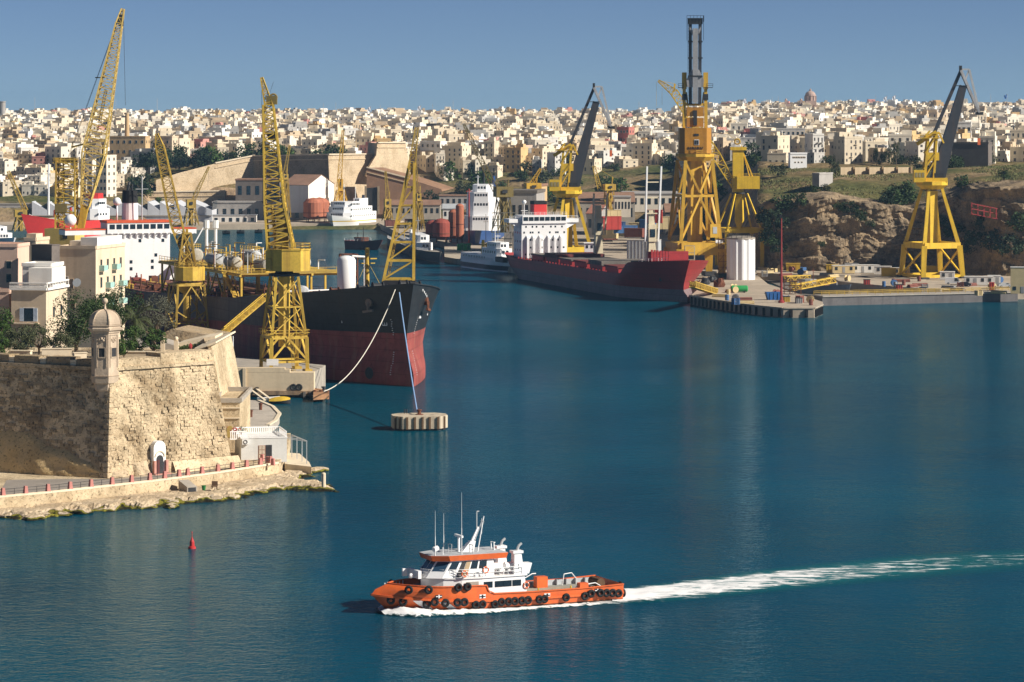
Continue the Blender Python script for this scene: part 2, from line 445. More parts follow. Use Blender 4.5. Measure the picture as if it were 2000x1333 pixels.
for Y in Ys:
    r = []
    for a in As:
        x = (a - 1000) * Y / F; z = terr(a, Y)
        if z > 4.5 and Y < 1700:
            z += 2.2 * noise.noise(Vector((x * 0.035, Y * 0.035, 0))) + 0.9 * noise.noise(Vector((x * 0.12, Y * 0.12, 3)))
        r.append((x, Y, z))
    rows.append(r)
g = MB().grid(rows)
struct(g.build('ground', GROUND, smooth=True))

# ---- the quay platforms
QUAY = mat('quay_paving', (0.40, 0.33, 0.25), 0.92, 0.22, 0.12, bump=0.15)
QUAYE = mat('quay_edge_concrete', (0.46, 0.39, 0.30), 0.9, 0.18, 0.4, streak=0.6, streak_col=(0.1, 0.07, 0.05))
def quay(name, pix, z, m=QUAY, below=-3):
    pts = [GP(px, py, z) if len(t) == 0 else Vector((px, py, z)) for px, py, *t in pix]
    mb = MB(); mb.prism([(p.x, p.y) for p in pts], below, z)
    return struct(mb.build(name, m))
# shipyard quay: tip with the red mast, berth of the red ship, back to the sheds
QZ = 2.6
quay('shipyard_quay', [(1348, 578), (1400, 587), (1470, 597), (1530, 603), (1590, 603), (1606, 596), (1607, 590),
                       (1500, 555), (1478, 537), (88, 1150, 1), (92, 1500, 1), (-10, 1565, 1), (-66, 1560, 1), (-50, 1420, 1), (-20, 1300, 1), (-12, 1190, 1), (14, 1165, 1), (34, 1130, 1), (47, 1060, 1), (60, 1000, 1)], QZ)
quay('far_quay', [(-420, 1530, 1), (-163, 1530, 1), (-90, 1545, 1), (-60, 1560, 1), (-40, 1660, 1), (-460, 1660, 1)], QZ)
quay('dock_side_quay', [(1622, 540), (1640, 550), (1745, 560), (1835, 566), (1905, 569.5), (1992, 568.5), (2300, 566), (340, 1110, 1), (70, 1110, 1), (1478, 533)], QZ)
# ================================================================== SENGLEA POINT: bastion, promenade, rocks, houses
def hit(px, py, p, n):
    d = Vector(((px - 1000) / F, 1.0, -(py - HOR) / F)); o = Vector((0, 0, H))
    t = (Vector(p) - o).dot(n) / d.dot(n); return o + d * t
def stone_material(key, light, dark, grey, pit=0.5, brick=(1.0, 0.5), dark_at=0.5):
    m = bpy.data.materials.new(key); MATS[key] = m; m.use_nodes = True
    n = m.node_tree; n.nodes.clear(); N = n.nodes.new; L = n.links.new
    out = N('ShaderNodeOutputMaterial'); b = N('ShaderNodeBsdfPrincipled'); L(b.outputs[0], out.inputs[0])
    b.inputs['Roughness'].default_value = 0.95; b.inputs['Specular IOR Level'].default_value = 0.1
    tc = N('ShaderNodeTexCoord')
    def nz(sc, d=5, r=0.6):
        t = N('ShaderNodeTexNoise'); t.inputs['Scale'].default_value = sc; t.inputs['Detail'].default_value = d; t.inputs['Roughness'].default_value = r
        L(tc.outputs['Object'], t.inputs['Vector']); return t.outputs[0]
    def rng(s, a, b_):
        r = N('ShaderNodeMapRange'); r.inputs[1].default_value = a; r.inputs[2].default_value = b_; L(s, r.inputs[0]); return r.outputs[0]
    def mix(f, a, b_, mode='MIX'):
        x = N('ShaderNodeMix'); x.data_type = 'RGBA'; x.blend_type = mode; L(f, x.inputs[0])
        for i, v in ((6, a), (7, b_)):
            if isinstance(v, tuple): x.inputs[i].default_value = (*v, 1)
            else: L(v, x.inputs[i])
        return x.outputs[2]
    c = mix(rng(nz(0.13, 4), dark_at - 0.06, dark_at + 0.10), light, dark)
    c = mix(rng(nz(0.4, 5), 0.48, 0.7), c, grey)
    c = mix(rng(nz(2.2, 4, 0.75), 0.54, 0.64), c, tuple(x * 0.45 for x in dark))
    c = mix(rng(nz(0.8, 4, 0.7), 0.56, 0.7), c, light)
    oi = N('ShaderNodeObjectInfo'); hv = N('ShaderNodeHueSaturation'); L(c, hv.inputs['Color'])
    r = N('ShaderNodeMapRange'); r.inputs[3].default_value = 0.92; r.inputs[4].default_value = 1.06; L(oi.outputs['Random'], r.inputs[0]); L(r.outputs[0], hv.inputs['Value'])
    L(hv.outputs[0], b.inputs['Base Color'])
    bp = N('ShaderNodeBump'); bp.inputs['Strength'].default_value = pit; bp.inputs['Distance'].default_value = 0.4
    L(nz(1.6, 6, 0.75), bp.inputs['Height']); L(bp.outputs[0], b.inputs['Normal'])
    return m
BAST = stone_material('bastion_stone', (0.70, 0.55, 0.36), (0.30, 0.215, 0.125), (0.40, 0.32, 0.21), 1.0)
BASTL = stone_material('bastion_stone_weathered', (0.44, 0.33, 0.20), (0.28, 0.21, 0.135), (0.34, 0.29, 0.22), 0.9, dark_at=0.5)  # darker copy of the bastion stone: the left face's shade put into the colour
ROCK = stone_material('shore_rock', (0.62, 0.49, 0.33), (0.42, 0.31, 0.19), (0.45, 0.36, 0.26), 1.0, dark_at=0.55)
YROCK = stone_material('yellow_rock', (0.66, 0.48, 0.24), (0.52, 0.37, 0.18), (0.6, 0.45, 0.25), 0.6, dark_at=0.55)

SEAW = stone_material('sea_wall_stone', (0.66, 0.53, 0.35), (0.42, 0.32, 0.2), (0.52, 0.42, 0.28), 0.6)
C0 = Vector((-60.9, 478.0, 2.5)); E0 = Vector((-43.4, 493.4, 2.5))
Ld = Vector((-0.87, 0.49, 0)).normalized()
L0 = C0 + Ld * 48
BK = Vector((-51, 545, 2.5)); BL = Vector((-110, 545, 2.5))
ZT = 18.9; ZG = 17.2
nR = Vector((E0.y - C0.y, -(E0.x - C0.x), 0)).normalized()           # outward of the lit face
nL = Vector((Ld.y, -Ld.x, 0)).normalized(); nL = nL if nL.y < 0 else -nL  # outward of the shaded face
BAT = 2.3                                                              # how far the wall leans back over its height
dR = (E0 - C0).normalized()
C1 = WP(216, 722, 480.7); C1.z = ZT
E1 = E0 - nR * BAT - dR * 2.0; E1.z = ZT
L1 = L0 - nL * BAT; L1.z = ZT
bas = thing('bastion_wall', 'weathered limestone bastion with sharp corner rising over the promenade', 'fort wall', (C0.x, C0.y, 2.5))
core = MB()
# the core is gridded so that the faces can be uneven
def face(P0, P1, Q0, Q1, nu, nv, out, amp):
    P = []
    for j in range(nv + 1):
        r = []
        for i in range(nu + 1):
            p = (P0.lerp(P1, i / nu)).lerp(Q0.lerp(Q1, i / nu), j / nv)
            k = amp * noise.fractal(p * 0.45, 1.0, 2.0, 4) if 0 < i < nu else 0
            r.append(p + out * k)
        P.append(r)
    return P
core.grid(face(C0, E0, C1, E1, 60, 44, nR, 0.22))
core.grid(face(L0, C0, L1, C1, 90, 40, nL, 0.18))
core.grid(face(E0, BK, E1, Vector((-53, 545, ZT)), 20, 10, Vector((1, 0, 0)), 0.1))
core.add([Vector((p.x, p.y, ZG)) for p in (L1, C1, E1, Vector((-53, 545, ZT)), Vector((-110, 545, ZT)))], [(0, 1, 2, 3, 4)])
core.build('wall_core', BAST, bas, world=True)
# individual blocks, proud of the core where the mortar has weathered away
def blocks(P0, P1, Q0, Q1, out, rowh, wmin, wmax, keep, name, m, limit, seed):
    rnd = random.Random(seed); H_ = (Q0 - P0).length; rows_ = int(H_ / rowh); jobs = []
    for j in range(rows_):
        v0, v1 = j / rows_, (j + 0.93) / rows_
        A, B = P0.lerp(Q0, v0), P1.lerp(Q1, v0); A2, B2 = P0.lerp(Q0, v1), P1.lerp(Q1, v1)
        Lr = (B - A).length; u = 0.15 + rnd.random() * 0.5
        while u < Lr - 0.5:
            wd = rnd.uniform(wmin, wmax); e = min(u + wd - 0.05, Lr - 0.1)
            mid = A.lerp(B, u / Lr); kz = noise.noise(mid * 0.16) * 0.5 + 0.5
            if rnd.random() < keep(j / rows_, u / Lr, kz):
                jobs.append((A.lerp(B, u / Lr), A.lerp(B, e / Lr), A2.lerp(B2, e / Lr), A2.lerp(B2, u / Lr), rnd.uniform(0.03, 0.15) * (2.0 if rnd.random() < 0.15 else 1)))
            u += wd
    rnd.shuffle(jobs); rest = MB()
    for k, (a, b, c, d, dep) in enumerate(jobs):
        t = [a + out * dep, b + out * dep * rnd.uniform(0.7, 1.1), c + out * dep * rnd.uniform(0.7, 1.1), d + out * dep]
        q = [a - out * 0.3, b - out * 0.3, c - out * 0.3, d - out * 0.3]
        mb = MB() if k < limit else rest
        mb.add(t + q, [(0, 1, 2, 3), (1, 0, 4, 5), (2, 1, 5, 6), (3, 2, 6, 7), (0, 3, 7, 4)])
        if k < limit: mb.build('stone_block', m, bas, world=True)
    if rest.v: rest.build('small_stone_blocks', m, bas, world=True, kind='stuff')
def keepR(v, u, kz):
    if v < 0.10 or (u < 0.16 and v > 0.2): return 0.12
    return 0.85 if u > 0.5 else 0.45 + 0.4 * kz
blocks(C0, E0, C1, E1, nR, 0.46, 0.5, 1.0, keepR, 'stone_block', BAST, 220, 3)
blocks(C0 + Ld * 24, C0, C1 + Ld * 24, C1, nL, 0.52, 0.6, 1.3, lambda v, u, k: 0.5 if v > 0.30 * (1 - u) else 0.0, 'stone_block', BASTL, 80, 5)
# quoins down the sharp corner
for j in range(20):
    p = C0.lerp(C1, (j + 0.1) / 20.5); q = C0.lerp(C1, (j + 0.92) / 20.5); k = 1.5 if j % 2 else 0.8
    a = (dR * k, Ld * (2.3 - k))
    mb = MB(); o_ = (nR + nL) * 0.09
    mb.prism([(p.x + o_.x, p.y + o_.y), ((p + a[0]).x + nR.x * .1, (p + a[0]).y + nR.y * .1), ((p + a[0]).x - nR.x * .3, (p + a[0]).y - nR.y * .3),
              ((p + a[1]).x - nL.x * .3, (p + a[1]).y - nL.y * .3), ((p + a[1]).x + nL.x * .1, (p + a[1]).y + nL.y * .1)][::-1], p.z, q.z)
    mb.build('corner_stone', BAST, bas, world=True)
# cordon and parapets
cb = MB()
for a, b in ((L1, C1), (C1, E1)): cb.bar(a + Vector((0, 0, -0.15)), b + Vector((0, 0, -0.15)), 0.9, 0.5)
cb.build('cordon', BAST, bas, world=True)
def parapet(a, b, z0, z1, th, inn, m=BAST, name='parapet'):
    a = Vector(a); b = Vector(b); d = (b - a).normalized()
    mb = MB(); mb.prism([(a.x, a.y), (b.x, b.y), (b.x + inn.x * th, b.y + inn.y * th), (a.x + inn.x * th, a.y + inn.y * th)], z0, z1)
    return mb.build(name, m, bas, world=True)
parapet(C1.lerp(E1, 0.0), C1.lerp(E1, 0.478), ZT - 1.9, ZT + 1.2, 3.0, -nR)
parapet(C1.lerp(E1, 0.48), E1, ZT - 1.9, ZT + 1.75, 4.0, -nR)
LL = (L1 - C1).length
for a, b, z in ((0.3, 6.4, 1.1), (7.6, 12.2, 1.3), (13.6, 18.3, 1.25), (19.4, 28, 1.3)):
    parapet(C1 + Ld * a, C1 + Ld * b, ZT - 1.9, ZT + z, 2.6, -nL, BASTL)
for a in (6.5, 12.3, 18.4):
    for k in range(3):
        parapet(C1 + Ld * a, C1 + Ld * (a + 1.1), ZT - 0.2 + k * 0.4, ZT + 0.2 + k * 0.4 - 0.04, 2.6 - k * 0.7, -nL, STONEP, 'embrasure_step')
# yellow bedrock swelling out of the shaded face
P = []
for i in range(49):
    t = i / 48; p0 = C0 + Ld * (t * 40); top = 1.0 + 5.6 * min(1, t * 2.2) ** 0.8 + 0.6 * noise.noise(Vector((t * 9, 0, 2)))
    r = []
    for j in range(11):
        v = j / 10; bul = (1.5 * min(1, t * 3 + 0.12)) * math.cos(v * PI / 2) ** 0.7
        p = p0 + nL * (bul - BAT * v * top / 16 - 0.1 + 0.35 * noise.fractal(Vector((t * 11, v * 2.4, 1)), 1, 2, 3)) + Vector((0, 0, v * top + 0.2 * noise.noise(Vector((t * 25, v, 4)))))
        p.z = max(2.3, p.z); r.append(p)
    P.append(r)
MB().grid(P).build('bedrock_swell', YROCK, bas, smooth=True, world=True)
# plinth under the lit face
pl = MB(); a = C0 + dR * 12; b = E0 + dR * 1.2
P = []
for i in range(31):
    t = i / 30; r = []
    for j in range(7):
        v = j / 6; p = a.lerp(b, t) + nR * (0.9 * (1 - v) ** 0.6 + 0.12 * noise.noise(Vector((t * 9, v * 2, 7))) - 0.2) + Vector((0, 0, v * 1.7)); r.append(p)
    P.append(r)
pl.grid(P).build('plinth', SEAW, bas, smooth=True, world=True)
for (t0, w_, h_) in ((4.6, 3.4, 2.3), (0.4, 3.6, 1.2)):
    P = []
    for i in range(15):
        r = []
        for j in range(9):
            u = i / 14; v = j / 8
            k = (math.sin(u * PI) ** 0.5) * (1 - v) ** 0.5 * (1.2 + 0.5 * noise.noise(Vector((u * 4, v * 4, t0))))
            r.append(C0 + dR * (t0 + u * w_) + nR * (k - 0.35) + Vector((0, 0, v * h_ - 0.1)))
        P.append(r)
    MB().grid(P).build('boulder', ROCK, bas, smooth=True, world=True)

# ---- the arched doorway
dp = hit(308, 917, C0, nR); dp.z = 2.5
dr = thing('arched_doorway', 'white arched doorway in the sunlit bastion face above the promenade', 'doorway', dp, math.atan2(dR.y, dR.x))
def arch(w_, h_, n=10):
    return [(-w_ / 2, 0), (w_ / 2, 0)] + [(w_ / 2 * math.cos(PI * k / n), h_ - w_ / 2 + w_ / 2 * math.sin(PI * k / n)) for k in range(n + 1)]
MB().slab([(x, -0.55, z) for x, z in arch(2.2, 5.1)], (0, 2.0, 0)).build('surround', WHITE, dr)
MB().slab([(x, -0.62, z) for x, z in arch(1.25, 2.9)], (0, 0.3, 0)).build('door_opening', DARK, dr)
MB().b2(-0.55, -0.1, -0.7, -0.6, 0.1, 2.2).build('door_leaf', mat('maroon_paint', (0.10, 0.03, 0.03)), dr)
am = MB()
pts = arch(1.7, 3.5); 
for p, q in zip(pts[2:], pts[3:]): am.bar((p[0], -0.6, p[1]), (q[0], -0.6, q[1]), 0.16)
am.build('arch_moulding', STONEP, dr)
MB().b2(-1.5, 1.5, -1.6, -0.5, 0, 0.14).build('doorstep', mat('pink_stone', (0.50, 0.25, 0.2), 0.85, 0.15, 1.0), dr)
for sx in (-1, 1): MB().b2(sx * 1.1 - 0.2, sx * 1.1 + 0.2, -1.0, -0.5, 0, 2.1).build('jamb', 'pink_stone', dr)

# ---- the watch turret (six sided) on the corner
tp = WP(205, 728, 481.5)
tur = thing('watch_turret', 'six-sided stone watch turret with domed roof and ball finial on bastion corner', 'turret', tp, R(-8))
TST = mat('turret_stone', (0.52, 0.41, 0.30), 0.9, 0.16, 0.5, streak=0.45, streak_col=(0.25, 0.19, 0.14), bump=0.25)
hx = lambda r, n=6, a=0.0: [(r * math.cos(a + 2 * PI * i / n), r * math.sin(a + 2 * PI * i / n)) for i in range(n)]
MB().prism(hx(2.12), -0.4, 6.2).build('shaft', TST, tur)
MB().lathe((0, 0, 0), [(0.4, -5.4), (0.8, -4.2), (0.9, -3.9), (1.1, -3.8), (1.3, -2.8), (1.6, -2.6), (1.75, -1.7), (2.05, -1.5), (2.2, -0.5), (2.3, -0.4)], 6).build('corbel', TST, tur)
MB().lathe((0, 0, 0), [(2.12, 6.0), (2.3, 6.1), (2.35, 6.35), (2.65, 6.5), (2.7, 6.8), (2.45, 6.95), (2.4, 7.05), (2.6, 7.15), (2.62, 7.3), (2.2, 7.4)], 6).build('cornice', TST, tur)
dome = [(2.25 * math.cos(k / 8 * PI / 2) ** 0.85 + 0.22, 7.38 + 2.15 * math.sin(k / 8 * PI / 2)) for k in range(9)]
MB().lathe((0, 0, 0), dome, 6).build('dome', TST, tur)
rb = MB()
for i in range(6):
    t = 2 * PI * i / 6
    for (r0, z0), (r1, z1) in zip(dome, dome[1:]):
        rb.bar((r0 * math.cos(t), r0 * math.sin(t), z0), (r1 * math.cos(t), r1 * math.sin(t), z1), 0.16)
rb.build('dome_ribs', TST, tur)
MB().lathe((0, 0, 9.5), [(0.32, 0), (0.2, 0.25), (0.13, 0.8), (0.2, 0.95)], 12).sphere((0, 0, 10.85), 0.46).build('finial', TST, tur, smooth=True)
for i in range(6):
    t = PI / 6 + PI / 3 * i; ap = 2.12 * math.cos(PI / 6)
    nrm = Vector((math.cos(t), math.sin(t), 0)); tg = Vector((-nrm.y, nrm.x, 0))
    def PT(u, z, d): return nrm * (ap + d) + tg * u + Vector((0, 0, z))
    fr = MB()
    for u0, z0, u1, z1 in ((-0.55, 2.4, 0.55, 2.4), (-0.55, 3.9, 0.55, 3.9), (-0.55, 2.4, -0.55, 3.9), (0.55, 2.4, 0.55, 3.9)):
        fr.bar(PT(u0, z0, 0.03), PT(u1, z1, 0.03), 0.16)
    w_ = fr.build('window', TST, tur)
    MB().slab([PT(-0.45, 2.5, 0.01), PT(0.45, 2.5, 0.01), PT(0.45, 3.8, 0.01), PT(-0.45, 3.8, 0.01)], nrm * 0.02).build('window_opening', DARK, w_)
    pn = MB()
    for u0, z0, u1, z1 in ((-0.75, 0.9, -0.75, 5.8), (0.75, 0.9, 0.75, 5.8), (-0.75, 5.8, 0.75, 5.8)): pn.bar(PT(u0, z0, 0.02), PT(u1, z1, 0.02), 0.14)
    pn.build('panel_moulding', TST, tur)
    rl = MB()
    for u, z, r in ((-0.3, 5.1, 0.2), (0.25, 5.0, 0.22), (0, 5.25, 0.22), (-0.05, 4.8, 0.18), (0.4, 5.3, 0.14), (-0.42, 4.95, 0.12)): rl.sphere(PT(u, z, 0.02), r, 8, 6)
    rl.build('carved_relief', TST, tur)

# ---- promenade
PZ = 2.5
kerb = [(-420, 1012), (-150, 986), (0, 971), (100, 962), (200, 951), (300, 940), (370, 931), (430, 923), (500, 912), (541, 905)]
kp = [GP(x, y, PZ) for x, y in kerb]
poly = [(p.x, p.y) for p in kp] + [(-36.3, 512), (-38, 545), (-130, 545), (-160, 480)]
struct(MB().prism(poly, -2, PZ).build('promenade', SEAW))
ROAD = mat('asphalt_worn', (0.27, 0.235, 0.20), 0.93, 0.16, 0.25, bump=0.1)
rp_ = [p + Vector((-0.5, 1.3, 0)) for p in kp[2:]]
back = [GP(560, 902, PZ), Vector((-41, 493, PZ)), E0 + nR * 1.6 + dR * 1.5, C0 + dR * 10 + nR * 1.4, C0 + nR * 0.9 - Ld * 0.2, C0 + Ld * 6 + nL * 4.0, C0 + Ld * 12 + nL * 9]
struct(MB().prism([(p.x, p.y) for p in rp_ + back], PZ + 0.002, PZ + 0.006).build('road', ROAD))
cbm = MB()
for p, q in zip(kp, kp[1:]): cbm.bar(p + Vector((0, 0.35, 0.03)), q + Vector((0, 0.35, 0.03)), 0.6, 0.3)
struct(cbm.build('promenade_kerb', STONEP))
# culvert mouth in the sea wall
cv = thing('culvert', 'dark square culvert mouth low in the pale sea wall', 'culvert', GP(362, 963, 0.6) + Vector((0, 1.0, 0)), R(30))
MB().prism([(-0.8, -2.2), (0.8, -2.2), (0.8, 1), (-0.8, 1)], -0.4, [1.0, 1.0, 1.75, 1.75]).build('hood', CONC, cv)
MB().b2(-0.62, 0.62, -2.24, -2.1, -0.2, 0.9).build('opening', DARK, cv)

# pink bollards and rails
PINK = mat('pink_bollard', (0.48, 0.20, 0.17), 0.85, 0.14, 1.5)
bpx = [-38, 5, 49, 93, 136, 177, 218, 256, 292, 321, 349, 366, 394, 425, 453, 481, 508, 528]
def kerb_at(px):
    for p, q in zip(kp, kp[1:]):
        a, b = PX(p)[0], PX(q)[0]
        if a <= px <= b: return p.lerp(q, (px - a) / (b - a))
    return kp[-1]
bol = None; prev = None
dk = MB
for i, x in enumerate(bpx):
    p = kerb_at(x) + Vector((0, 0.35, 0.15))
    if bol is None:
        bol = MB().box((0, 0, 0.5), (0.6, 0.6, 1.0), 0, 0.72).box((0, 0, 1.03), (0.46, 0.46, 0.08), 0, 0.8).build('bollard', PINK); o = bol
    else:
        o = bol.copy(); COL.objects.link(o)
    o.location = p; o.rotation_euler = (0, 0, R(38))
    tag(o, 'pink stone bollard on the promenade kerb, %s from the left' % ordn(i), 'bollard', 'pink bollards along the promenade')
    if prev is not None:
        mid = (prev + p) / 2
        rr = MB(); v = prev - mid; u = p - mid
        rr.bar(v + Vector((0, 0, 0.85)), u + Vector((0, 0, 0.85)), 0.06); rr.bar(v + Vector((0, 0, 0.45)), u + Vector((0, 0, 0.45)), 0.05); rr.bar((0, 0, 0), (0, 0, 0.85), 0.06)
        ro = rr.build('railing', DARK); ro.location = mid
        tag(ro, 'thin dark railing between pink kerb bollards, %s span from the left' % ordn(i - 1), 'railing', 'railings along the promenade')
    prev = p
for i, (x, y) in enumerate(((500, 897), (512, 901), (523, 905), (533, 909))):
    o = bol.copy(); COL.objects.link(o); o.location = GP(x, y, PZ); o.rotation_euler = (0, 0, R(-20))
    tag(o, 'pink stone bollard on the short return beside the cafe house, %s from the house' % ordn(i), 'bollard', 'pink bollards along the promenade')

# ---- rock shelf
RK = [(-420, 1062), (-150, 1031), (0, 1013), (60, 1016), (110, 1010), (150, 1003), (205, 1000), (255, 996), (300, 993), (345, 985), (400, 983), (470, 976), (500, 966),
      (560, 958), (655, 961), (652, 952), (615, 946), (585, 940), (600, 933), (632, 926), (630, 919), (612, 908), (600, 896), (575, 880), (520, 860), (300, 860), (-420, 930)]
rkp = [(p.x, p.y) for p in (GP(x, y, 0) for x, y in RK)]
def inside(poly, x, y):
    c = False; j = len(poly) - 1
    for i in range(len(poly)):
        xi, yi = poly[i]; xj, yj = poly[j]
        if (yi > y) != (yj > y) and x < (xj - xi) * (y - yi) / (yj - yi) + xi: c = not c
        j = i
    return c
def pdist(poly, x, y):
    m_ = 1e9
    for (ax, ay), (bx, by) in zip(poly, poly[1:] + poly[:1]):
        dx, dy = bx - ax, by - ay; t = max(0, min(1, ((x - ax) * dx + (y - ay) * dy) / (dx * dx + dy * dy + 1e-9)))
        m_ = min(m_, math.hypot(x - ax - t * dx, y - ay - t * dy))
    return m_
P = []
nx, ny = 190, 150
for j in range(ny):
    r = []
    for i in range(nx):
        x = lerp(-84, -24, i / (nx - 1)); y = lerp(438, 503, j / (ny - 1))
        d = pdist(rkp, x, y); d = d if inside(rkp, x, y) else -d
        nz_ = noise.fractal(Vector((x * 0.35, y * 0.35, 0)), 0.9, 2.1, 5)
        z = 0.42 * min(2.3, d + nz_ * 1.6) + 0.16 * noise.cell(Vector((x * 0.8, y * 0.8 + nz_, 1))) * (1 if d > 0 else 0)
        z = math.floor(z / 0.28) * 0.28 * 0.6 + z * 0.4
        r.append((x, y, max(-1.5, min(1.75, z))))
    P.append(r)
def shore_mat():
    m = ROCK.copy(); m.name = 'shore_rock_tidal'; n = m.node_tree; b = [x for x in n.nodes if x.type == 'BSDF_PRINCIPLED'][0]
    src = b.inputs['Base Color'].links[0].from_socket
    g_ = n.nodes.new('ShaderNodeNewGeometry'); sp = n.nodes.new('ShaderNodeSeparateXYZ'); n.links.new(g_.outputs['Position'], sp.inputs[0])
    tn = n.nodes.new('ShaderNodeTexNoise'); tn.inputs['Scale'].default_value = 0.5; n.links.new(g_.outputs['Position'], tn.inputs['Vector'])
    ad = n.nodes.new('ShaderNodeMath'); ad.operation = 'MULTIPLY_ADD'; ad.inputs[1].default_value = -1.8; n.links.new(tn.outputs[0], ad.inputs[0]); n.links.new(sp.outputs[2], ad.inputs[2])
    rr = n.nodes.new('ShaderNodeValToRGB'); e = rr.color_ramp.elements
    mr = n.nodes.new('ShaderNodeMapRange'); mr.inputs[1].default_value = -1.05; mr.inputs[2].default_value = 0.15; n.links.new(ad.outputs[0], mr.inputs[0]); n.links.new(mr.outputs[0], rr.inputs[0])
    e[0].position = 0.15; e[0].color = (0.02, 0.018, 0.010, 1); e[1].position = 0.62; e[1].color = (1, 1, 1, 1)
    for p_, c_ in ((0.28, (0.05, 0.05, 0.012)), (0.36, (0.26, 0.24, 0.03)), (0.46, (0.12, 0.085, 0.04))):
        x = e.new(p_); x.color = (*c_, 1)
    mx = n.nodes.new('ShaderNodeMix'); mx.data_type = 'RGBA'; mx.blend_type = 'MIX'
    m2 = n.nodes.new('ShaderNodeMapRange'); m2.inputs[1].default_value = 0.44; m2.inputs[2].default_value = 0.56; n.links.new(mr.outputs[0], m2.inputs[0])
    n.links.new(m2.outputs[0], mx.inputs[0]); n.links.new(rr.outputs[0], mx.inputs[6]); n.links.new(src, mx.inputs[7]); n.links.new(mx.outputs[2], b.inputs['Base Color'])
    return m
SHORE = shore_mat()
struct(MB().grid(P).build('shore_rocks', SHORE))
# boulders at the waterline
rs = random.Random(11)
for i, (x, y, s_) in enumerate(((20, 1008, 1.3), (68, 1012, 1.6), (118, 1006, 1.2), (165, 1001, 1.4), (215, 994, 1.1), (262, 982, 1.9), (318, 983, 1.7), (335, 990, 1.2), (420, 974, 1.0), (450, 972, 1.3), (505, 962, 1.0), (612, 921, 1.6), (590, 925, 1.2))):
    mb = MB(); mb.sphere((0, 0, 0), 1, 12, 8)
    mb.v = [tuple(Vector(v) * (1 + 0.45 * noise.noise(Vector(v) * 1.3 + Vector((i * 7, 0, 0))))) for v in mb.v]
    mb.v = [(a * s_ * 1.5, b * s_, c * s_ * 0.45) for a, b, c in mb.v]
    o = mb.build('boulder', SHORE); o.location = GP(x, y, 0.1); o.rotation_euler = (0, 0, rs.uniform(0, 3))
    tag(o, 'flat shore boulder at the waterline below the sea wall, %s from the left' % ordn(i), 'boulder', 'boulders at the waterline')
o = MB().prism(hx(0.32, 8), 0, 2.0, ).lathe((0, 0, 2.0), [(0.32, 0), (0.2, 0.12), (0.02, 0.15)], 8).build('mooring_post', STONEP); o.location = GP(632, 951, 0.9)
tag(o, 'pale stone mooring post standing alone on the rock tip', 'post')

# ---- pale block house beside the bastion, jetty slab, cafe house
def box_px(name, m, x0, x1, yt, yb, Y, depth, parent=None, rz=0.0, dy=0.0):
    a, b = WP(x0, yb, Y), WP(x1, yt, Y); mb = MB(); mb.box(((a.x + b.x) / 2, Y + depth / 2 + dy, (a.z + b.z) / 2), (b.x - a.x, depth, b.z - a.z))
    return mb.build(name, m, parent, world=bool(parent))
ph = thing('block_house', 'pale block house with arched niche squeezed behind the bastion', 'house', WP(447, 895, 515))
box_px('wall', SEAW, 418, 468, 787, 900, 515, 21, ph)
mb = MB()
a, b = WP(416, 786, 514.6), WP(469, 786, 514.6); zt = a.z
for p, q in (((a.x, 515), (b.x, 515)), ((b.x, 515), (b.x, 536)), ((b.x, 536), (a.x, 536)), ((a.x, 536), (a.x, 515))): mb.bar((*p, zt + 0.25), (*q, zt + 0.25), 0.45, 0.7)
mb.build('roof_parapet', CONC, ph, world=True)
for y in (797, 817): mb = MB().bar(WP(418, y, 514.9), WP(468.6, y, 514.9), 0.25, 0.2); mb.build('string_course', STONEP, ph, world=True)
q = WP(449, 855, 514.95)
mb = MB().slab([(q.x + x, 514.95, q.z + z) for x, z in arch(0.95, 1.9)], (0, 0.3, 0)); mb.build('niche', mat('niche_yellow', (0.45, 0.33, 0.1)), ph, world=True)
JZ = 1.7
jp = [GP(x, y, JZ) for x, y in ((430, 836), (523, 831), (538, 822), (546, 809), (533, 795), (505, 783), (430, 777))]
struct(MB().prism([(p.x, p.y) for p in jp], -2, JZ).build('jetty_slab', mat('jetty_paving', (0.42, 0.37, 0.31), 0.9, 0.2, 0.25)))
mb = MB()
for p, q in zip(jp[1:], jp[2:-1]): mb.bar(p + Vector((0, 0.1, 0.05)), q + Vector((0, 0.1, 0.05)), 0.7, 0.25)
struct(mb.build('jetty_coping', STONEP))
for i, (x, y, lab) in enumerate(((482, 787, 'farthest from the cafe house'), (509, 801, 'near the rounded seaward edge'), (490, 815, 'nearest the cafe house'))):
    o = MB().prism(hx(0.3, 8), 0, 1.3).prism(hx(0.42, 8), 1.05, 1.2).build('mooring_bollard', RUST); o.location = GP(x, y, JZ)
    tag(o, 'rusty mooring bollard on the jetty slab, ' + lab, 'bollard', 'rusty bollards on the jetty')

cf = thing('cafe_house', 'grey-white flat-roofed cafe house with roof terrace at the water', 'house', GP(471, 899, PZ), R(12))
CW = mat('cafe_wall', (0.60, 0.60, 0.58), 0.85, 0.08, 0.4, streak=0.3, streak_col=(0.4, 0.38, 0.34))
W_, D_, H_ = 7.3, 8.0, 3.4
MB().b2(0, W_, 0, D_, -0.5, H_).build('wall', CW, cf)
MB().b2(-0.08, W_ + 0.08, -0.08, D_ + .08, H_, H_ + 0.14).build('roof_slab', WHITE, cf)
for sx in (0.1, 1.4): pass
dn = MB().b2(3.9, 4.9, -0.06, 0.1, 0, 2.3).build('doorway', DARK, cf)
wn = MB().b2(2.75, 3.85, -0.05, 0.1, 0.1, 2.25).build('window', mat('reddish_frame', (0.34, 0.17, 0.11)), cf)
for k in range(2):
    for j in range(3): MB().b2(2.85 + k * 0.5, 3.28 + k * 0.5, -0.09, 0, 0.2 + j * 0.7, 0.8 + j * 0.7).build('pane', mat('pale_pane', (0.5, 0.42, 0.33)), wn)
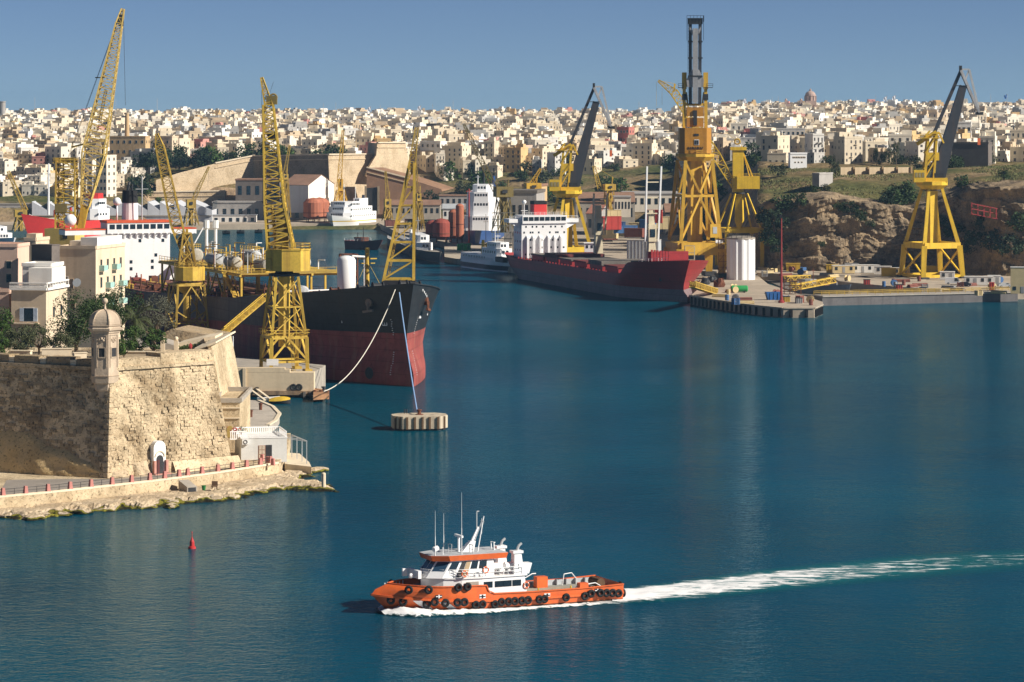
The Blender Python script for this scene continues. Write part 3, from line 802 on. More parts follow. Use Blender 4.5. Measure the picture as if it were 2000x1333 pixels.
ac = MB().b2(0.1, 1.15, -0.5, -0.02, 2.5, 3.3).build('air_conditioner', WHITE, cf); MB().torus((0.62, -0.52, 2.9), (0, 1, 0), 0.28, 0.06).build('fan_grille', DARK, ac)
for k, (p, q) in enumerate((((0.1, 0.1), (W_ - .1, 0.1)), ((W_ - .1, 0.1), (W_ - .1, D_)), ((W_ - .1, D_), (0.1, D_)), ((0.1, D_), (-0.9, 4)))):
    if k == 0:
        mb = MB().rail([(*p, H_ + 0.14), (*q, H_ + 0.14)], 0.9, 0.018, rows=3, gap=1.2); mb.build('terrace_railing', WHITEC, cf)
    else:
        L_ = math.hypot(q[0] - p[0], q[1] - p[1]); n_ = int(L_ / 0.33); mb = MB()
        for i in range(n_ + 1):
            x, y = lerp(p[0], q[0], i / n_), lerp(p[1], q[1], i / n_); mb.box((x, y, H_ + 0.5), (0.14, 0.14, 0.75))
        mb.bar((*p, H_ + 0.95), (*q, H_ + 0.95), 0.2, 0.16); mb.build('balustrade', WHITEC, cf)
mb = MB().b2(-1.6, 0.9, 1.4, 1.55, H_ - 0.3, H_ - 0.15)
for i in range(9): mb.b2(-1.55 + i * 0.3, -1.4 + i * 0.3, 1.42, 1.54, H_ - 0.2, H_ + 0.9)
mb.b2(-1.6, 0.9, 1.4, 1.56, H_ + 0.9, H_ + 1.05); mb.build('balcony_balustrade', WHITEC, cf)
for i, (x, y, c) in enumerate(((-0.4, 4.6, (0.4, 0.04, 0.03)), (0.6, 5.0, (0.05, 0.09, 0.02)))):
    mb = MB(); rr = random.Random(i)
    for k in range(60):
        p = Vector((rr.gauss(0, 0.4), rr.gauss(0, 0.4), 0.75 + rr.gauss(0, 0.28))); mb.bar(p, p + Vector((rr.uniform(-.2, .2), rr.uniform(-.2, .2), rr.uniform(-.1, .2))), 0.16, 0.03)
    t = thing('potted_plant', ('red flowering' if i == 0 else 'dark green bushy') + ' potted plant on the cafe terrace corner', 'plant', cf.matrix_basis @ Vector((x, y, H_ + 0.14)))
    MB().lathe((0, 0, 0), [(0.2, 0), (0.28, 0.4)], 10).build('pot', RUST, t); mb.build('foliage', mat('plant_%d' % i, c), t)
# paved landing in pale stone, posts of the sun shade frame
struct(MB().prism([(p.x, p.y) for p in (GP(x, y, 1.6) for x, y in ((556, 906), (608, 912), (604, 903), (585, 886), (556, 884)))], -1, 1.6).build('landing', STONEP))
sf = thing('pergola_frame', 'bare grey steel pergola frame over the landing beside the cafe house', 'frame', GP(580, 895, 1.6))
pp = [GP(x, y, 1.6) for x, y in ((570, 893), (580, 897), (590, 902), (599, 906))]
for p in pp: MB().bar(p, p + Vector((0, 0, 3.6)), 0.13).build('post', SILV, sf, world=True)
for p in pp:
    MB().bar(p + Vector((0, 0, 3.55)), p + Vector((-3.6, 2.6, 3.75)), 0.09).build('rafter', SILV, sf, world=True)
mb = MB().bar(pp[0] + Vector((0, 0, 3.6)), pp[-1] + Vector((0, 0, 3.6)), 0.12); mb.build('front_beam', SILV, sf, world=True)

# rocks' clutter by the culvert: green bin and dark box chairs
o = MB().lathe((0, 0, 0), [(0.22, 0), (0.34, 0.7), (0.36, 0.72)], 12).build('bucket', mat('green_plastic', (0.02, 0.16, 0.04))); o.location = GP(398, 958, 1.2)
tag(o, 'small green bucket on the rocks under the sea wall', 'bucket')
o = MB().b2(-0.45, 0.45, -0.4, 0.4, 0.35, 0.5).b2(-0.45, 0.45, 0.3, 0.42, 0.5, 1.1).b2(-0.4, -0.3, -0.35, -0.25, 0, 0.35).b2(0.3, 0.4, -0.35, -0.25, 0, 0.35).b2(-0.4, -0.3, 0.25, 0.35, 0, 0.35).b2(0.3, 0.4, 0.25, 0.35, 0, 0.35).build('seat', BROWN); o.location = GP(419, 955, 1.2)
tag(o, 'dark wooden seat on the rocks beside the green bucket', 'chair')

# ---- stone quay under the nearest tall crane
Q = 640.0
KQ = thing('quay_wall', 'sunlit limestone quay wall in front of the black tanker', 'quay wall', WP(520, 775, Q))
QS = mat('quay_limestone', (0.62, 0.50, 0.34), 0.9, 0.1, 0.2, streak=0.3, streak_col=(0.4, 0.3, 0.19), bump=0.2)
box_px('upper_wall', QS, 424, 556, 719, 728, Q, 2.2, KQ)
box_px('stepped_wall', QS, 556.3, 566, 722, 728, Q, 2.2, KQ)
box_px('lower_wall', QS, 424, 613, 728.3, 764, Q, 4.0, KQ)
box_px('base_course', mat('wet_quay', (0.30, 0.2, 0.12), 0.8, 0.3, 0.4, streak=0.6, streak_col=(0.06, 0.05, 0.04)), 484, 616, 764, 772, Q - 0.4, 4.4, KQ)  # solid dark band for the gap under the overhang, its shade painted in
box_px('pilaster', QS, 474, 480, 720, 766, Q - 0.5, 0.6, KQ)
for x in (573, 584): 
    p = WP(x, 757, Q - 0.1); MB().torus((p.x, Q - 0.1, p.z), (0, 1, 0), 0.55, 0.2, 12, 6).build('wall_ring', DARK, KQ, world=True)
for x in (592, 604, 618): box_px('fender_pile', CONCD, x, x + 5, 766, 780, Q - 1.2, 0.8, KQ)
for x0 in (487, 501):
    MB().bar(WP(x0, 760, Q - 0.3), WP(x0 + 30, 782, Q - 9), 0.5, 0.25).build('ramp_beam', STONEP, KQ, world=True)
    box_px('ramp_head', DARK, x0 - 2, x0 + 4, 757, 765, Q - 0.6, 0.6, KQ)
struct(MB().prism([(-61, 642), (-40.6, 642.5), (-39, 664), (-63, 690), (-80, 720), (-96, 770), (-118, 860), (-150, 862), (-110, 640)], -3, 4.6).build('crane_quay', CONC))
jt = thing('rusty_landing_stage', 'rusty timber landing stage at the end of the stone quay wall', 'landing stage', WP(630, 778, 643))
MB().prism([(p.x, p.y) for p in (GP(x, y, 1.5) for x, y in ((612, 772), (642, 770), (643, 762), (612, 758)))], 0.5, 1.5).build('deck', mat('rusty_timber', (0.38, 0.2, 0.1), 0.9, 0.3, 0.6, streak=0.6), jt, world=True)
for x in (615, 627, 640): p = GP(x, 771, 0.9); MB().tube(p + Vector((0, -0.2, -2.5)), p + Vector((0, -0.2, 0.9)), 0.35).build('pile', RUST, jt, world=True)
p = GP(632, 765, 1.5); MB().lathe(p, [(0.3, 0), (0.25, 0.7), (0.5, 0.8), (0.45, 1.0)], 10).build('mooring_bitt', DARK, jt, world=True)

# covered boat and the pale tender beside it
def skiff(name, label, loc, rz, L_, B_, hullm, coverm):
    t = thing(name, label, 'boat', loc, rz)
    P = []
    for i in range(13):
        u = i / 12; hw = B_ / 2 * (1 - max(0, (u - 0.5) / 0.5) ** 2.2) * (0.85 + 0.15 * min(1, u * 4)); sh = 0.55 + 0.35 * u * u
        P.append([(u * L_ - L_ / 2, y * hw, z) for y, z in ((1, sh), (0.9, 0.2), (0.55, -0.2), (0, -0.3), (-0.55, -0.2), (-0.9, 0.2), (-1, sh))])
    MB().grid(P).build('hull', hullm, t, smooth=True)
    C = []
    for i in range(13):
        u = i / 12; hw = B_ / 2 * 1.03 * (1 - max(0, (u - 0.5) / 0.5) ** 2.2) * (0.85 + 0.15 * min(1, u * 4)); sh = 0.56 + 0.35 * u * u
        C.append([(u * L_ - L_ / 2, y * hw, sh + z * (0.8 if coverm else 0.1) * math.sin(PI * (0.08 + 0.86 * u)) ** 0.6) for y, z in ((1, -0.1), (0.7, 0.35), (0.25, 0.8), (0, 1), (-0.25, 0.8), (-0.7, 0.35), (-1, -0.1))])
    MB().grid(C).build('cover' if coverm else 'deck', coverm or WHITE, t)
    return t
skiff('covered_boat', 'dark-hulled small boat under a yellow cover beside the jetty', GP(547, 789, 0), R(-8), 4.2, 1.7, DARK, mat('yellow_canvas', (0.65, 0.42, 0.04), 0.8))
skiff('tender_boat', 'pale grey open tender moored behind the yellow covered boat', GP(525, 783, 0), R(-4), 4.5, 1.6, WHITE, None)

# flagpole by the block house
o = MB().tube((0, 0, 0), (0, 0, 11.3), 0.13, 8, r2=0.09).build('flagpole', WHITEC); o.location = WP(455, 782, 560)
tag(o, 'tall bare white pole behind the block house roof', 'pole')
# lit flank wall and gate ramp behind the bastion
fk = thing('flank_wall', 'bright battered flank wall behind the bastion end', 'fort wall', WP(415, 765, 526))
MB().slab([WP(x, y, 526) for x, y in ((380, 880), (452, 880), (412, 674), (380, 684))], (1.0, 26, 0)).build('wall', SEAW, fk, world=True)
MB().slab([WP(x, y, 525.6) for x, y in ((380, 684), (413, 675), (422, 671), (421, 668), (380, 680))], (1.0, 26, 0)).build('coping', STONEP, fk, world=True)
gh = thing('gatehouse', 'low stone gatehouse with sloping parapet behind the bastion', 'gatehouse', WP(365, 690, 540))
MB().slab([WP(x, y, 540) for x, y in ((316, 693), (344, 693), (344, 676), (316, 668))], (0, 8, 0)).build('front_wall', CONC, gh, world=True)
MB().slab([WP(x, y, 543) for x, y in ((344, 694), (420, 680), (420, 657), (395, 660), (344, 672))], (0.5, 9, 0)).build('ramp_wall', STONEP, gh, world=True)
MB().slab([WP(x, y, 552) for x, y in ((318, 676), (400, 668), (418, 657), (335, 643), (318, 651))], (2, 10, 0)).build('roof_block', BASTL, gh, world=True)
for x in (318, 344): p = WP(x, 692, 537); MB().box((p.x, 537, p.z + 1.1), (0.7, 0.7, 2.4)).sphere((p.x, 537, p.z + 2.6), 0.4, 8, 6).build('gate_pier', STONEP, gh, world=True)
rr = random.Random(5); mb = MB()
for k in range(160):
    t_ = rr.random(); p = WP(lerp(350, 420, t_), lerp(683, 672, t_) + rr.uniform(-2, 4), 539.5); mb.bar(p, p + Vector((rr.uniform(-.4, .4), rr.uniform(-.3, .3), rr.uniform(0, .6))), 0.3, 0.05)
tag(mb.build('wall_shrubs', mat('shrub_green', (0.08, 0.11, 0.03), 0.9, 0.3, 2.0)), 'green scrub growing along the gatehouse ramp wall', 'shrub', kind='stuff')
# ================================================================== garden on the bastion, houses behind it, trees
def leaf_mat(key, c, v=0.35):
    m = mat(key, c, 0.75, v, 0.7, rnd=0.12, spec=0.2, fine=3.0)
    return m
LG = [leaf_mat('pine_foliage', (0.035, 0.06, 0.017)), leaf_mat('olive_foliage', (0.075, 0.085, 0.04)), leaf_mat('bright_foliage', (0.055, 0.10, 0.02)),
      leaf_mat('grey_foliage', (0.11, 0.11, 0.075)), leaf_mat('dark_foliage', (0.022, 0.038, 0.016))]
BARK = mat('bark', (0.12, 0.085, 0.055), 0.9, 0.25, 1.5)
def crown_mesh(seed, rx, rz, clumps, leaves, ls, hole=0.25, low=0.0):
    """leaf clumps spread through an uneven crown: each leaf a small kinked quad"""
    rr = random.Random(seed); mb = MB(); cl = []
    while len(cl) < clumps:
        p = Vector((rr.uniform(-1, 1), rr.uniform(-1, 1), rr.uniform(-1 + low, 1)))
        if p.length > 1 or p.length < hole: continue
        cl.append((Vector((p.x * rx, p.y * rx, p.z * rz)), rr.uniform(0.24, 0.42) * min(rx, rz * 1.3)))
    for c, r in cl:
        for k in range(leaves // clumps):
            d = Vector((rr.gauss(0, 1), rr.gauss(0, 1), rr.gauss(0, 0.8)))
            if d.length < 1e-3: continue
            d.normalize(); p = c + d * r * rr.uniform(0.5, 1.0) ** 0.5
            t = Vector((rr.gauss(0, 1), rr.gauss(0, 1), rr.gauss(0, 0.6))).normalized(); nn = (d + t * 0.8).normalized()
            a = nn.cross(Vector((rr.gauss(0, 1), rr.gauss(0, 1), rr.gauss(0, 1)))).normalized(); b = nn.cross(a); s_ = ls * rr.uniform(0.6, 1.3)
            mb.add([p - a * s_, p - b * s_ * 0.55 + nn * s_ * 0.15, p + a * s_, p + b * s_ * 0.55 + nn * s_ * 0.15], [(0, 1, 2, 3)])
    return mb, cl
def limb(mb, p, q, r0, r1, rr, n=3, bend=0.12):
    p, q = Vector(p), Vector(q); L_ = (q - p).length; last = p; lr = r0
    for i in range(1, n + 1):
        x = p.lerp(q, i / n) + (Vector((rr.uniform(-1, 1), rr.uniform(-1, 1), 0)) * L_ * bend if i < n else Vector((0, 0, 0)))
        r = lerp(r0, r1, i / n); mb.tube(last, x, lr, 7, r2=r, cap=False); last = x; lr = r
def tree(name, label, loc, h, rx, rz, m, seed, clumps=26, leaves=2600, ls=0.16, group=None, fork=4, cat='tree', low=0.3):
    rr = random.Random(seed); t = thing(name, label, cat, loc, rr.uniform(0, 6.28), group)
    cm, cl = crown_mesh(seed, rx, rz, clumps, leaves, ls, low=low)
    cz = h - rz; cm.v = [(x, y, z + cz) for x, y, z in cm.v]
    tr = MB(); fk = Vector((rr.uniform(-.3, .3), rr.uniform(-.3, .3), max(0.8, (h - 2 * rz) * 0.8 + 0.5)))
    limb(tr, (0, 0, -0.5), fk, rx * 0.085, rx * 0.06, rr)
    for c, r in rr.sample(cl, min(fork * 2, len(cl))): limb(tr, fk, c + Vector((0, 0, cz)), rx * 0.05, rx * 0.012, rr)
    tr.build('trunk', BARK, t); cm.build('crown', m, t); return t
TREES_G = 'trees in the bastion garden'
GZ = lambda px, py, Y: WP(px, py, Y)
specs = [('pine_tree', 'dark pine with ragged crown left of the watch turret', 150, 690, 512, 9.6, 5.2, 4.0, 0, 40, 6500, 0.17),
         ('pine_tree', 'dark slim pine directly behind the watch turret', 200, 690, 520, 9.4, 3.6, 3.4, 0, 26, 3600, 0.17),
         ('pine_tree', 'dark pine with bright top between turret and palm', 235, 690, 528, 9.8, 3.4, 2.8, 0, 22, 3000, 0.17),
         ('broad_tree', 'deep green rounded tree cut by the left picture edge', -8, 690, 505, 7.6, 3.0, 3.7, 2, 26, 4200, 0.16),
         ('low_tree', 'small bright green bush at the far left of the garden', 8, 692, 500, 3.2, 1.7, 1.5, 2, 14, 1600, 0.14),
         ('olive_tree', 'grey-green olive in the open garden at far left', 42, 690, 503, 5.2, 2.5, 2.0, 1, 22, 2600, 0.14),
         ('olive_tree', 'broad grey-green olive before the balustraded house', 76, 690, 508, 5.0, 2.6, 1.8, 1, 22, 2600, 0.14),
         ('olive_tree', 'rounded olive close to the left side of the watch turret', 126, 690, 503, 4.4, 2.3, 1.7, 1, 20, 2400, 0.14),
         ('grey_tree', 'bare-looking grey tamarisk behind the palm', 297, 690, 532, 7.9, 3.8, 3.2, 3, 30, 4200, 0.13),
         ('citrus_tree', 'bushy green tree right beside the turret', 258, 690, 505, 5.0, 2.3, 2.2, 2, 22, 2800, 0.15),
         ('citrus_tree', 'small green tree with pale stems by the gatehouse', 300, 688, 505, 4.4, 1.7, 1.6, 2, 16, 1800, 0.15),
         ('citrus_tree', 'low green shrub tree in front of the palm trunk', 240, 692, 499, 3.4, 1.5, 1.3, 2, 14, 1500, 0.14)]
for i, (nm, lab, px, py, Y, h, rx, rz, mi, cl, lv, ls) in enumerate(specs):
    p = GZ(px, py, Y); p.z = ZG
    tree(nm, lab, p, h + 1.3, rx, rz, LG[mi], 40 + i, cl, lv, ls, TREES_G)
# the palm
pm = thing('palm_tree', 'date palm with drooping fronds beside the watch turret', 'palm tree', (WP(262, 690, 522).x, 522, ZG + .8), 0)
tr = MB(); 
for k in range(9): tr.tube((0, 0, k * 0.62), (0.03 * k, 0, k * 0.62 + 0.62), 0.34, 9, r2=0.27)
tr.build('trunk', BARK, pm)
rr = random.Random(77)
PALM = mat('palm_green', (0.07, 0.085, 0.03), 0.6, 0.3, 1.5)
for k in range(34):
    az = rr.uniform(0, 2 * PI); el = rr.uniform(-0.4, 1.25); L_ = rr.uniform(3.4, 4.6); mb = MB()
    d = Vector((math.cos(az) * math.cos(el), math.sin(az) * math.cos(el), math.sin(el))); p = Vector((0.2, 0, 5.6)); n_ = 9
    sd = Vector((-math.sin(az), math.cos(az), 0))
    for j in range(n_):
        d2 = (d + Vector((0, 0, -0.16))).normalized(); q = p + d2 * L_ / n_
        mb.bar(p, q, 0.07)
        for f_ in (-1, 1):
            for e in (0.25, 0.75):
                b = p.lerp(q, e); tip = b + sd * f_ * (0.75 * math.sin(PI * (j + 0.8) / (n_ + 0.6)) ** 0.5) + d2 * 0.45 + Vector((0, 0, -0.22)); w_ = d2 * 0.06
                mb.add([b - w_, b + w_, tip], [(0, 1, 2)])
        p, d = q, d2
    mb.build('frond', PALM, pm)
# garden furniture: low walls, pale benches and a lamp
for i, (x0, x1, yt, yb, Y, lab) in enumerate(((82, 140, 682, 691, 496, 'long pale garden wall left of the turret'), (20, 62, 686, 693, 497, 'low pale garden wall under the far left olive'),
                                              (143, 168, 690, 699, 489, 'short pale garden wall against the parapet left of the turret'), (240, 312, 688, 694, 500, 'low pale garden wall right of the turret'))):
    a, b = WP(x0, yb, Y), WP(x1, yt, Y)
    o = MB().box((0, 0, (b.z - ZG) / 2), (b.x - a.x, 1.0, b.z - ZG)).box((0, 0, b.z - ZG + 0.06), (b.x - a.x + 0.2, 1.2, 0.12)).build('garden_wall', STONEP)
    o.location = ((a.x + b.x) / 2, Y, ZG); o.rotation_euler = (0, 0, R((8, -12, 25, -6)[i])); tag(o, lab, 'wall', 'low walls in the garden')
o = MB().tube((0, 0, 0), (0, 0, 3.3), 0.06).sphere((0, 0, 3.5), 0.22, 8, 6).build('garden_lamp', DARK); o.location = (WP(105, 690, 500).x, 500, ZG)
tag(o, 'globe lamp post in the garden left of the turret', 'lamp post')
cnp = thing('sun_canopy', 'pale blue sun canopy on the bastion terrace near the turret', 'canopy', (WP(128, 693, 491).x, 491, ZG + .6), R(15))
MB().slab([(-1.6, -0.9, 1.3), (1.6, -0.9, 1.3), (1.6, 0.9, 1.9), (-1.6, 0.9, 1.9)], (0, 0, 0.05)).build('cloth', mat('pale_blue_cloth', (0.45, 0.62, 0.75)), cnp)
for x in (-1.5, 1.5):
    for y, z in ((-0.8, 1.33), (0.8, 1.86)): MB().tube((x, y, 0), (x, y, z), 0.04).build('pole', SILV, cnp)
# walker by the gatehouse
pr = thing('person', 'person in red top walking by the gatehouse wall', 'person', (WP(372, 690, 518).x, 518, WP(372, 690, 518).z), 0)
bm_ = bpy.data.meshes.new('body'); vv = [(0, 0, 0.95), (0, 0, 1.2), (0, 0, 1.42), (0, 0, 1.52), (0, 0, 1.68), (0.1, 0, 0.9), (0.12, -0.12, 0.5), (0.12, 0.02, 0.05), (-0.1, 0, 0.9), (-0.12, 0.1, 0.5), (-0.12, 0.22, 0.06),
      (0.2, 0, 1.4), (0.27, 0.05, 1.12), (0.25, -0.08, 0.88), (-0.2, 0, 1.4), (-0.27, -0.05, 1.12), (-0.25, 0.08, 0.88)]
ee = [(0, 1), (1, 2), (2, 3), (3, 4), (0, 5), (5, 6), (6, 7), (0, 8), (8, 9), (9, 10), (2, 11), (11, 12), (12, 13), (2, 14), (14, 15), (15, 16)]
bm_.from_pydata(vv, ee, []); bo = bpy.data.objects.new('body', bm_); COL.objects.link(bo); bo.parent = pr
md = bo.modifiers.new('skin', 'SKIN'); bo.modifiers.new('sub', 'SUBSURF').levels = 1
rads = [0.15, 0.15, 0.15, 0.06, 0.11, 0.09, 0.07, 0.05, 0.09, 0.07, 0.05, 0.07, 0.05, 0.035, 0.07, 0.05, 0.035]
for v, r in zip(bm_.skin_vertices[0].data, rads): v.radius = (r, r)
bm_.skin_vertices[0].data[0].use_root = True
bm_.materials.append(mat('red_clothing', (0.5, 0.06, 0.06)))

# ---- houses with corner towards the camera
HW = {'cream': mat('cream_wall', (0.66, 0.53, 0.38), 0.9, 0.1, 0.3, streak=0.35, streak_col=(0.4, 0.3, 0.2)),
      'pale': mat('pale_wall', (0.74, 0.66, 0.54), 0.9, 0.08, 0.3, streak=0.3, streak_col=(0.5, 0.42, 0.32)),
      'white': mat('white_wall', (0.78, 0.75, 0.70), 0.9, 0.06, 0.3, streak=0.25, streak_col=(0.55, 0.5, 0.44)),
      'pink': mat('pink_wall', (0.68, 0.47, 0.36), 0.9, 0.08, 0.3, streak=0.25, streak_col=(0.5, 0.33, 0.25)),
      'ochre': mat('ochre_wall', (0.55, 0.38, 0.2), 0.9, 0.1, 0.3, streak=0.3), 'grey': mat('grey_wall', (0.36, 0.34, 0.32), 0.9, 0.12, 0.3, streak=0.3),
      'dark': mat('dark_wall', (0.15, 0.125, 0.11), 0.9, 0.2, 0.3), 'red': mat('dusty_red_wall', (0.45, 0.16, 0.13), 0.9, 0.1, 0.3)}
SHUT = mat('blue_shutter', (0.42, 0.50, 0.60), 0.6)
def corner_house(name, label, xl, xc, xr, yt, yb, Y, r, m, fw=(), sw=(), roof=(), zb=None, cornice=True, group=None, cat='house'):
    """box turned by r about its near corner; fw / sw: windows as (u from corner, v from base, w, h) in fractions and metres"""
    s_ = Y / F; base = WP(xc, yb, Y); t = thing(name, label, cat, base, r, group)
    wf = (xc - xl) * s_ / math.cos(r); ds = max(3.0, (xr - xc) * s_ / max(0.12, math.sin(-r))); h = (yb - yt) * s_
    MB().b2(-wf, 0, 0, ds, -1.5, h).build('wall', m, t)
    if cornice:
        c = MB()
        for a, b in (((-wf, 0), (0, 0)), ((0, 0), (0, ds)), ((0, ds), (-wf, ds)), ((-wf, ds), (-wf, 0))): c.bar((*a, h + 0.2), (*b, h + 0.2), 0.3, 0.6)
        c.build('roof_parapet', m, t)
    for face_, lst in (('f', fw), ('s', sw)):
        for e in lst:
            u, v, w_, h_ = e[:4]; st = e[4] if len(e) > 4 else ''
            z0 = v * h
            if face_ == 'f':
                c = -u * wf; bx = lambda a, b, d, z, zz: MB().b2(c + a, c + b, -d, 0.05, z, zz)
            else:
                c = u * ds; bx = lambda a, b, d, z, zz: MB().b2(-0.05, d, c + a, c + b, z, zz)
            fr = bx(-w_ / 2 - 0.12, w_ / 2 + 0.12, 0.05, z0 - 0.1, z0 + h_ + 0.12).build('door' if 'd' in st else 'window', HW['white'] if 'w' in st else HW['cream'], t)
            bx(-w_ / 2, w_ / 2, 0.09, z0, z0 + h_).build('pane', GLASS if 'd' not in st else BROWN, fr)
            if 's' in st:
                bx(-w_ / 2 - 0.75, -w_ / 2 - 0.02, 0.13, z0, z0 + h_).build('shutter', SHUT, fr); bx(w_ / 2 + 0.02, w_ / 2 + 0.75, 0.13, z0, z0 + h_).build('shutter', SHUT, fr)
            if 'b' in st:
                bx(-w_ / 2 - 0.6, w_ / 2 + 0.6, 1.0, z0 - 0.3, z0 - 0.14).build('balcony', HW['pale'], t)
                bx(-w_ / 2 - 0.6, w_ / 2 + 0.6, 1.02, z0 - 0.12, z0 + 0.85).build('balcony_front', mat('pale_green_glass', (0.35, 0.55, 0.5), 0.3) if 'g' in st else DARK, t) if 'g' in st else None
    for (u0, u1, d0, d1, hh, mm) in roof:
        MB().b2(-u1 * wf, -u0 * wf, d0 * ds, d1 * ds, h - 0.1, h + hh).build('roof_room', HW[mm], t)
    return t, wf, ds, h
t, wf, ds, h = corner_house('balustraded_house', 'stone town house with white roof balustrade and blue shutters behind garden', 20, 90, 113, 567, 690, 552, R(-10), HW['cream'],
    fw=((0.5, 0.50, 1.7, 2.3, 'sw'), (0.5, 0.12, 1.9, 2.0, 'w')), sw=((0.35, 0.55, 0.9, 1.8), (0.7, 0.55, 0.9, 1.8)), roof=((0.05, 0.72, 0.35, 1.0, 3.6, 'white'),), cornice=False)
bl = MB()
for a, b in (((-wf - .2, -.2), (.2, -.2)), ((.2, -.2), (.2, ds))):
    bl.bar((*a, h + 0.15), (*b, h + 0.15), 0.5, 0.4); bl.bar((*a, h + 1.2), (*b, h + 1.2), 0.35, 0.22)
bl.build('cornice', HW['white'], t)
bl = MB()
for i in range(30): x = -wf - 0.2 + i * (wf + 0.4) / 29; bl.lathe((x, -0.2, h + 0.35), [(0.08, 0), (0.13, 0.25), (0.06, 0.6), (0.1, 0.75)], 6)
for i in range(9): bl.box((0.2, ds * i / 8, h + 0.7), (0.14, 0.14, 0.75))
bl.build('balusters', HW['white'], t, kind='stuff')
MB().b2(-wf * 0.95, -wf * 0.2, -0.9, 0, h * 0.46, h * 0.46 + 0.2).build('balcony', HW['cream'], t)
corner_house('pink_house', 'pale pink block house at the left picture edge', -60, 34, 45, 482, 560, 575, R(-8), HW['pink'], fw=((0.18, 0.45, 0.8, 1.3), (0.5, 0.45, 0.8, 1.3), (0.18, 0.1, 0.9, 1.5)))
corner_house('stair_tower_house', 'narrow cream house with stair tower beside the dark water tank', 46, 70, 86, 470, 545, 585, R(-13), HW['cream'], roof=((0.1, 0.9, 0.1, 0.6, 1.2, 'cream'),))
o = MB().box((0, 0, 1.9), (4.1, 3, 3.8)).box((0, 0, 3.85), (4.3, 3.2, 0.14)).build('water_tank', HW['dark']); o.location = WP(89, 520, 572); o.rotation_euler = (0, 0, R(-20)); tag(o, 'dark grey rooftop water tank between cream houses', 'tank')
corner_house('cream_apartment_house', 'tall cream apartment house with glass balconies facing the tanker', 112, 187, 226, 486, 690, 585, R(-15), HW['cream'],
    fw=((0.82, 0.62, 0.9, 2.0, 'w'), (0.66, 0.62, 0.7, 1.6), (0.82, 0.42, 0.9, 2.0, 'w'), (0.62, 0.42, 0.8, 1.6, 'd'), (0.9, 0.75, 0.6, 1.2), (0.82, 0.2, 0.9, 1.8)),
    sw=[(u, v, 0.8, 1.9, 'gb' if (k + int(v * 10)) % 2 else '') for k, u in enumerate((0.18, 0.4, 0.62, 0.85)) for v in (0.45, 0.62, 0.79)], roof=((0.0, 0.45, 0.05, 0.9, 2.0, 'white'), (0.6, 0.95, 0.3, 0.9, 1.2, 'pale')))
corner_house('white_terrace_house', 'white stepped terrace house with outside stair below the water tank', 42, 100, 113, 520, 560, 560, R(-10), HW['white'], fw=((0.7, 0.3, 0.8, 1.4), (0.55, 0.3, 0.5, 1.4)))
corner_house('low_stone_house', 'low cream house front below the pink house', -60, 18, 22, 570, 690, 556, R(-8), HW['pink'], fw=((0.1, 0.45, 0.7, 1.6), (0.3, 0.45, 0.7, 1.6), (0.1, 0.2, 0.7, 1.6)))
# satellite dish
dsh = thing('satellite_dish', 'round satellite dish on the cream apartment house wall', 'dish', WP(151, 553, 575), R(20))
MB().lathe((0, 0, 0), [(0.05, 0), (0.5, 0.1), (0.75, 0.28), (0.8, 0.3)], 14).build('bowl', CORR, dsh).rotation_euler = (R(75), 0, R(-30))
MB().bar((0, 0, -0.4), (0, 1.2, -0.8), 0.08).build('bracket', DARK, dsh)
# ================================================================== SHIPS
def hull_part(zs, xs, xb, half, nt=48, closed_stern=True, t0=0.0, t1=1.0, deck=None):
    """skin between levels zs(list of functions of t or numbers); half(t,z) half breadth, xs/xb(z) ends"""
    mb = MB(); 
    for sgn in (1, -1):
        P = []
        for zf in zs:
            r = []
            for i in range(nt + 1):
                t = lerp(t0, t1, (i / nt)); z = zf(t) if callable(zf) else zf
                x = lerp(xs(z), xb(z), t); r.append((x, sgn * half(t, z), z))
            P.append(r)
        if sgn < 0: P = P[::-1]
        mb.grid(P)
    if closed_stern and t0 == 0.0:
        P = []
        for zf in zs:
            z = zf(0) if callable(zf) else zf; x = xs(z); hh = half(0, z); P.append([(x, -hh, z), (x, 0, z), (x, hh, z)])
        mb.grid(P)
    return mb
def deck_mesh(zf, xs, xb, half, nt=48, t0=0.0, t1=1.0, inset=0.0):
    P = []
    for i in range(nt + 1):
        t = lerp(t0, t1, i / nt); z = zf(t) if callable(zf) else zf; x = lerp(xs(z), xb(z), t); hh = max(0, half(t, z) - inset)
        P.append([(x, -hh, z), (x, 0, z), (x, hh, z)])
    return MB().grid(P)
def win_row(mb, p, q, n, w_, h_, out, d=0.04):
    p, q, out = Vector(p), Vector(q), Vector(out)
    for i in range(n):
        c = p.lerp(q, (i + 0.5) / n); a = (q - p).normalized() * w_ / 2; u = Vector((0, 0, h_ / 2))
        mb.slab([c - a - u + out * d, c + a - u + out * d, c + a + u + out * d, c - a + u + out * d], -out * 0.08)
    return mb

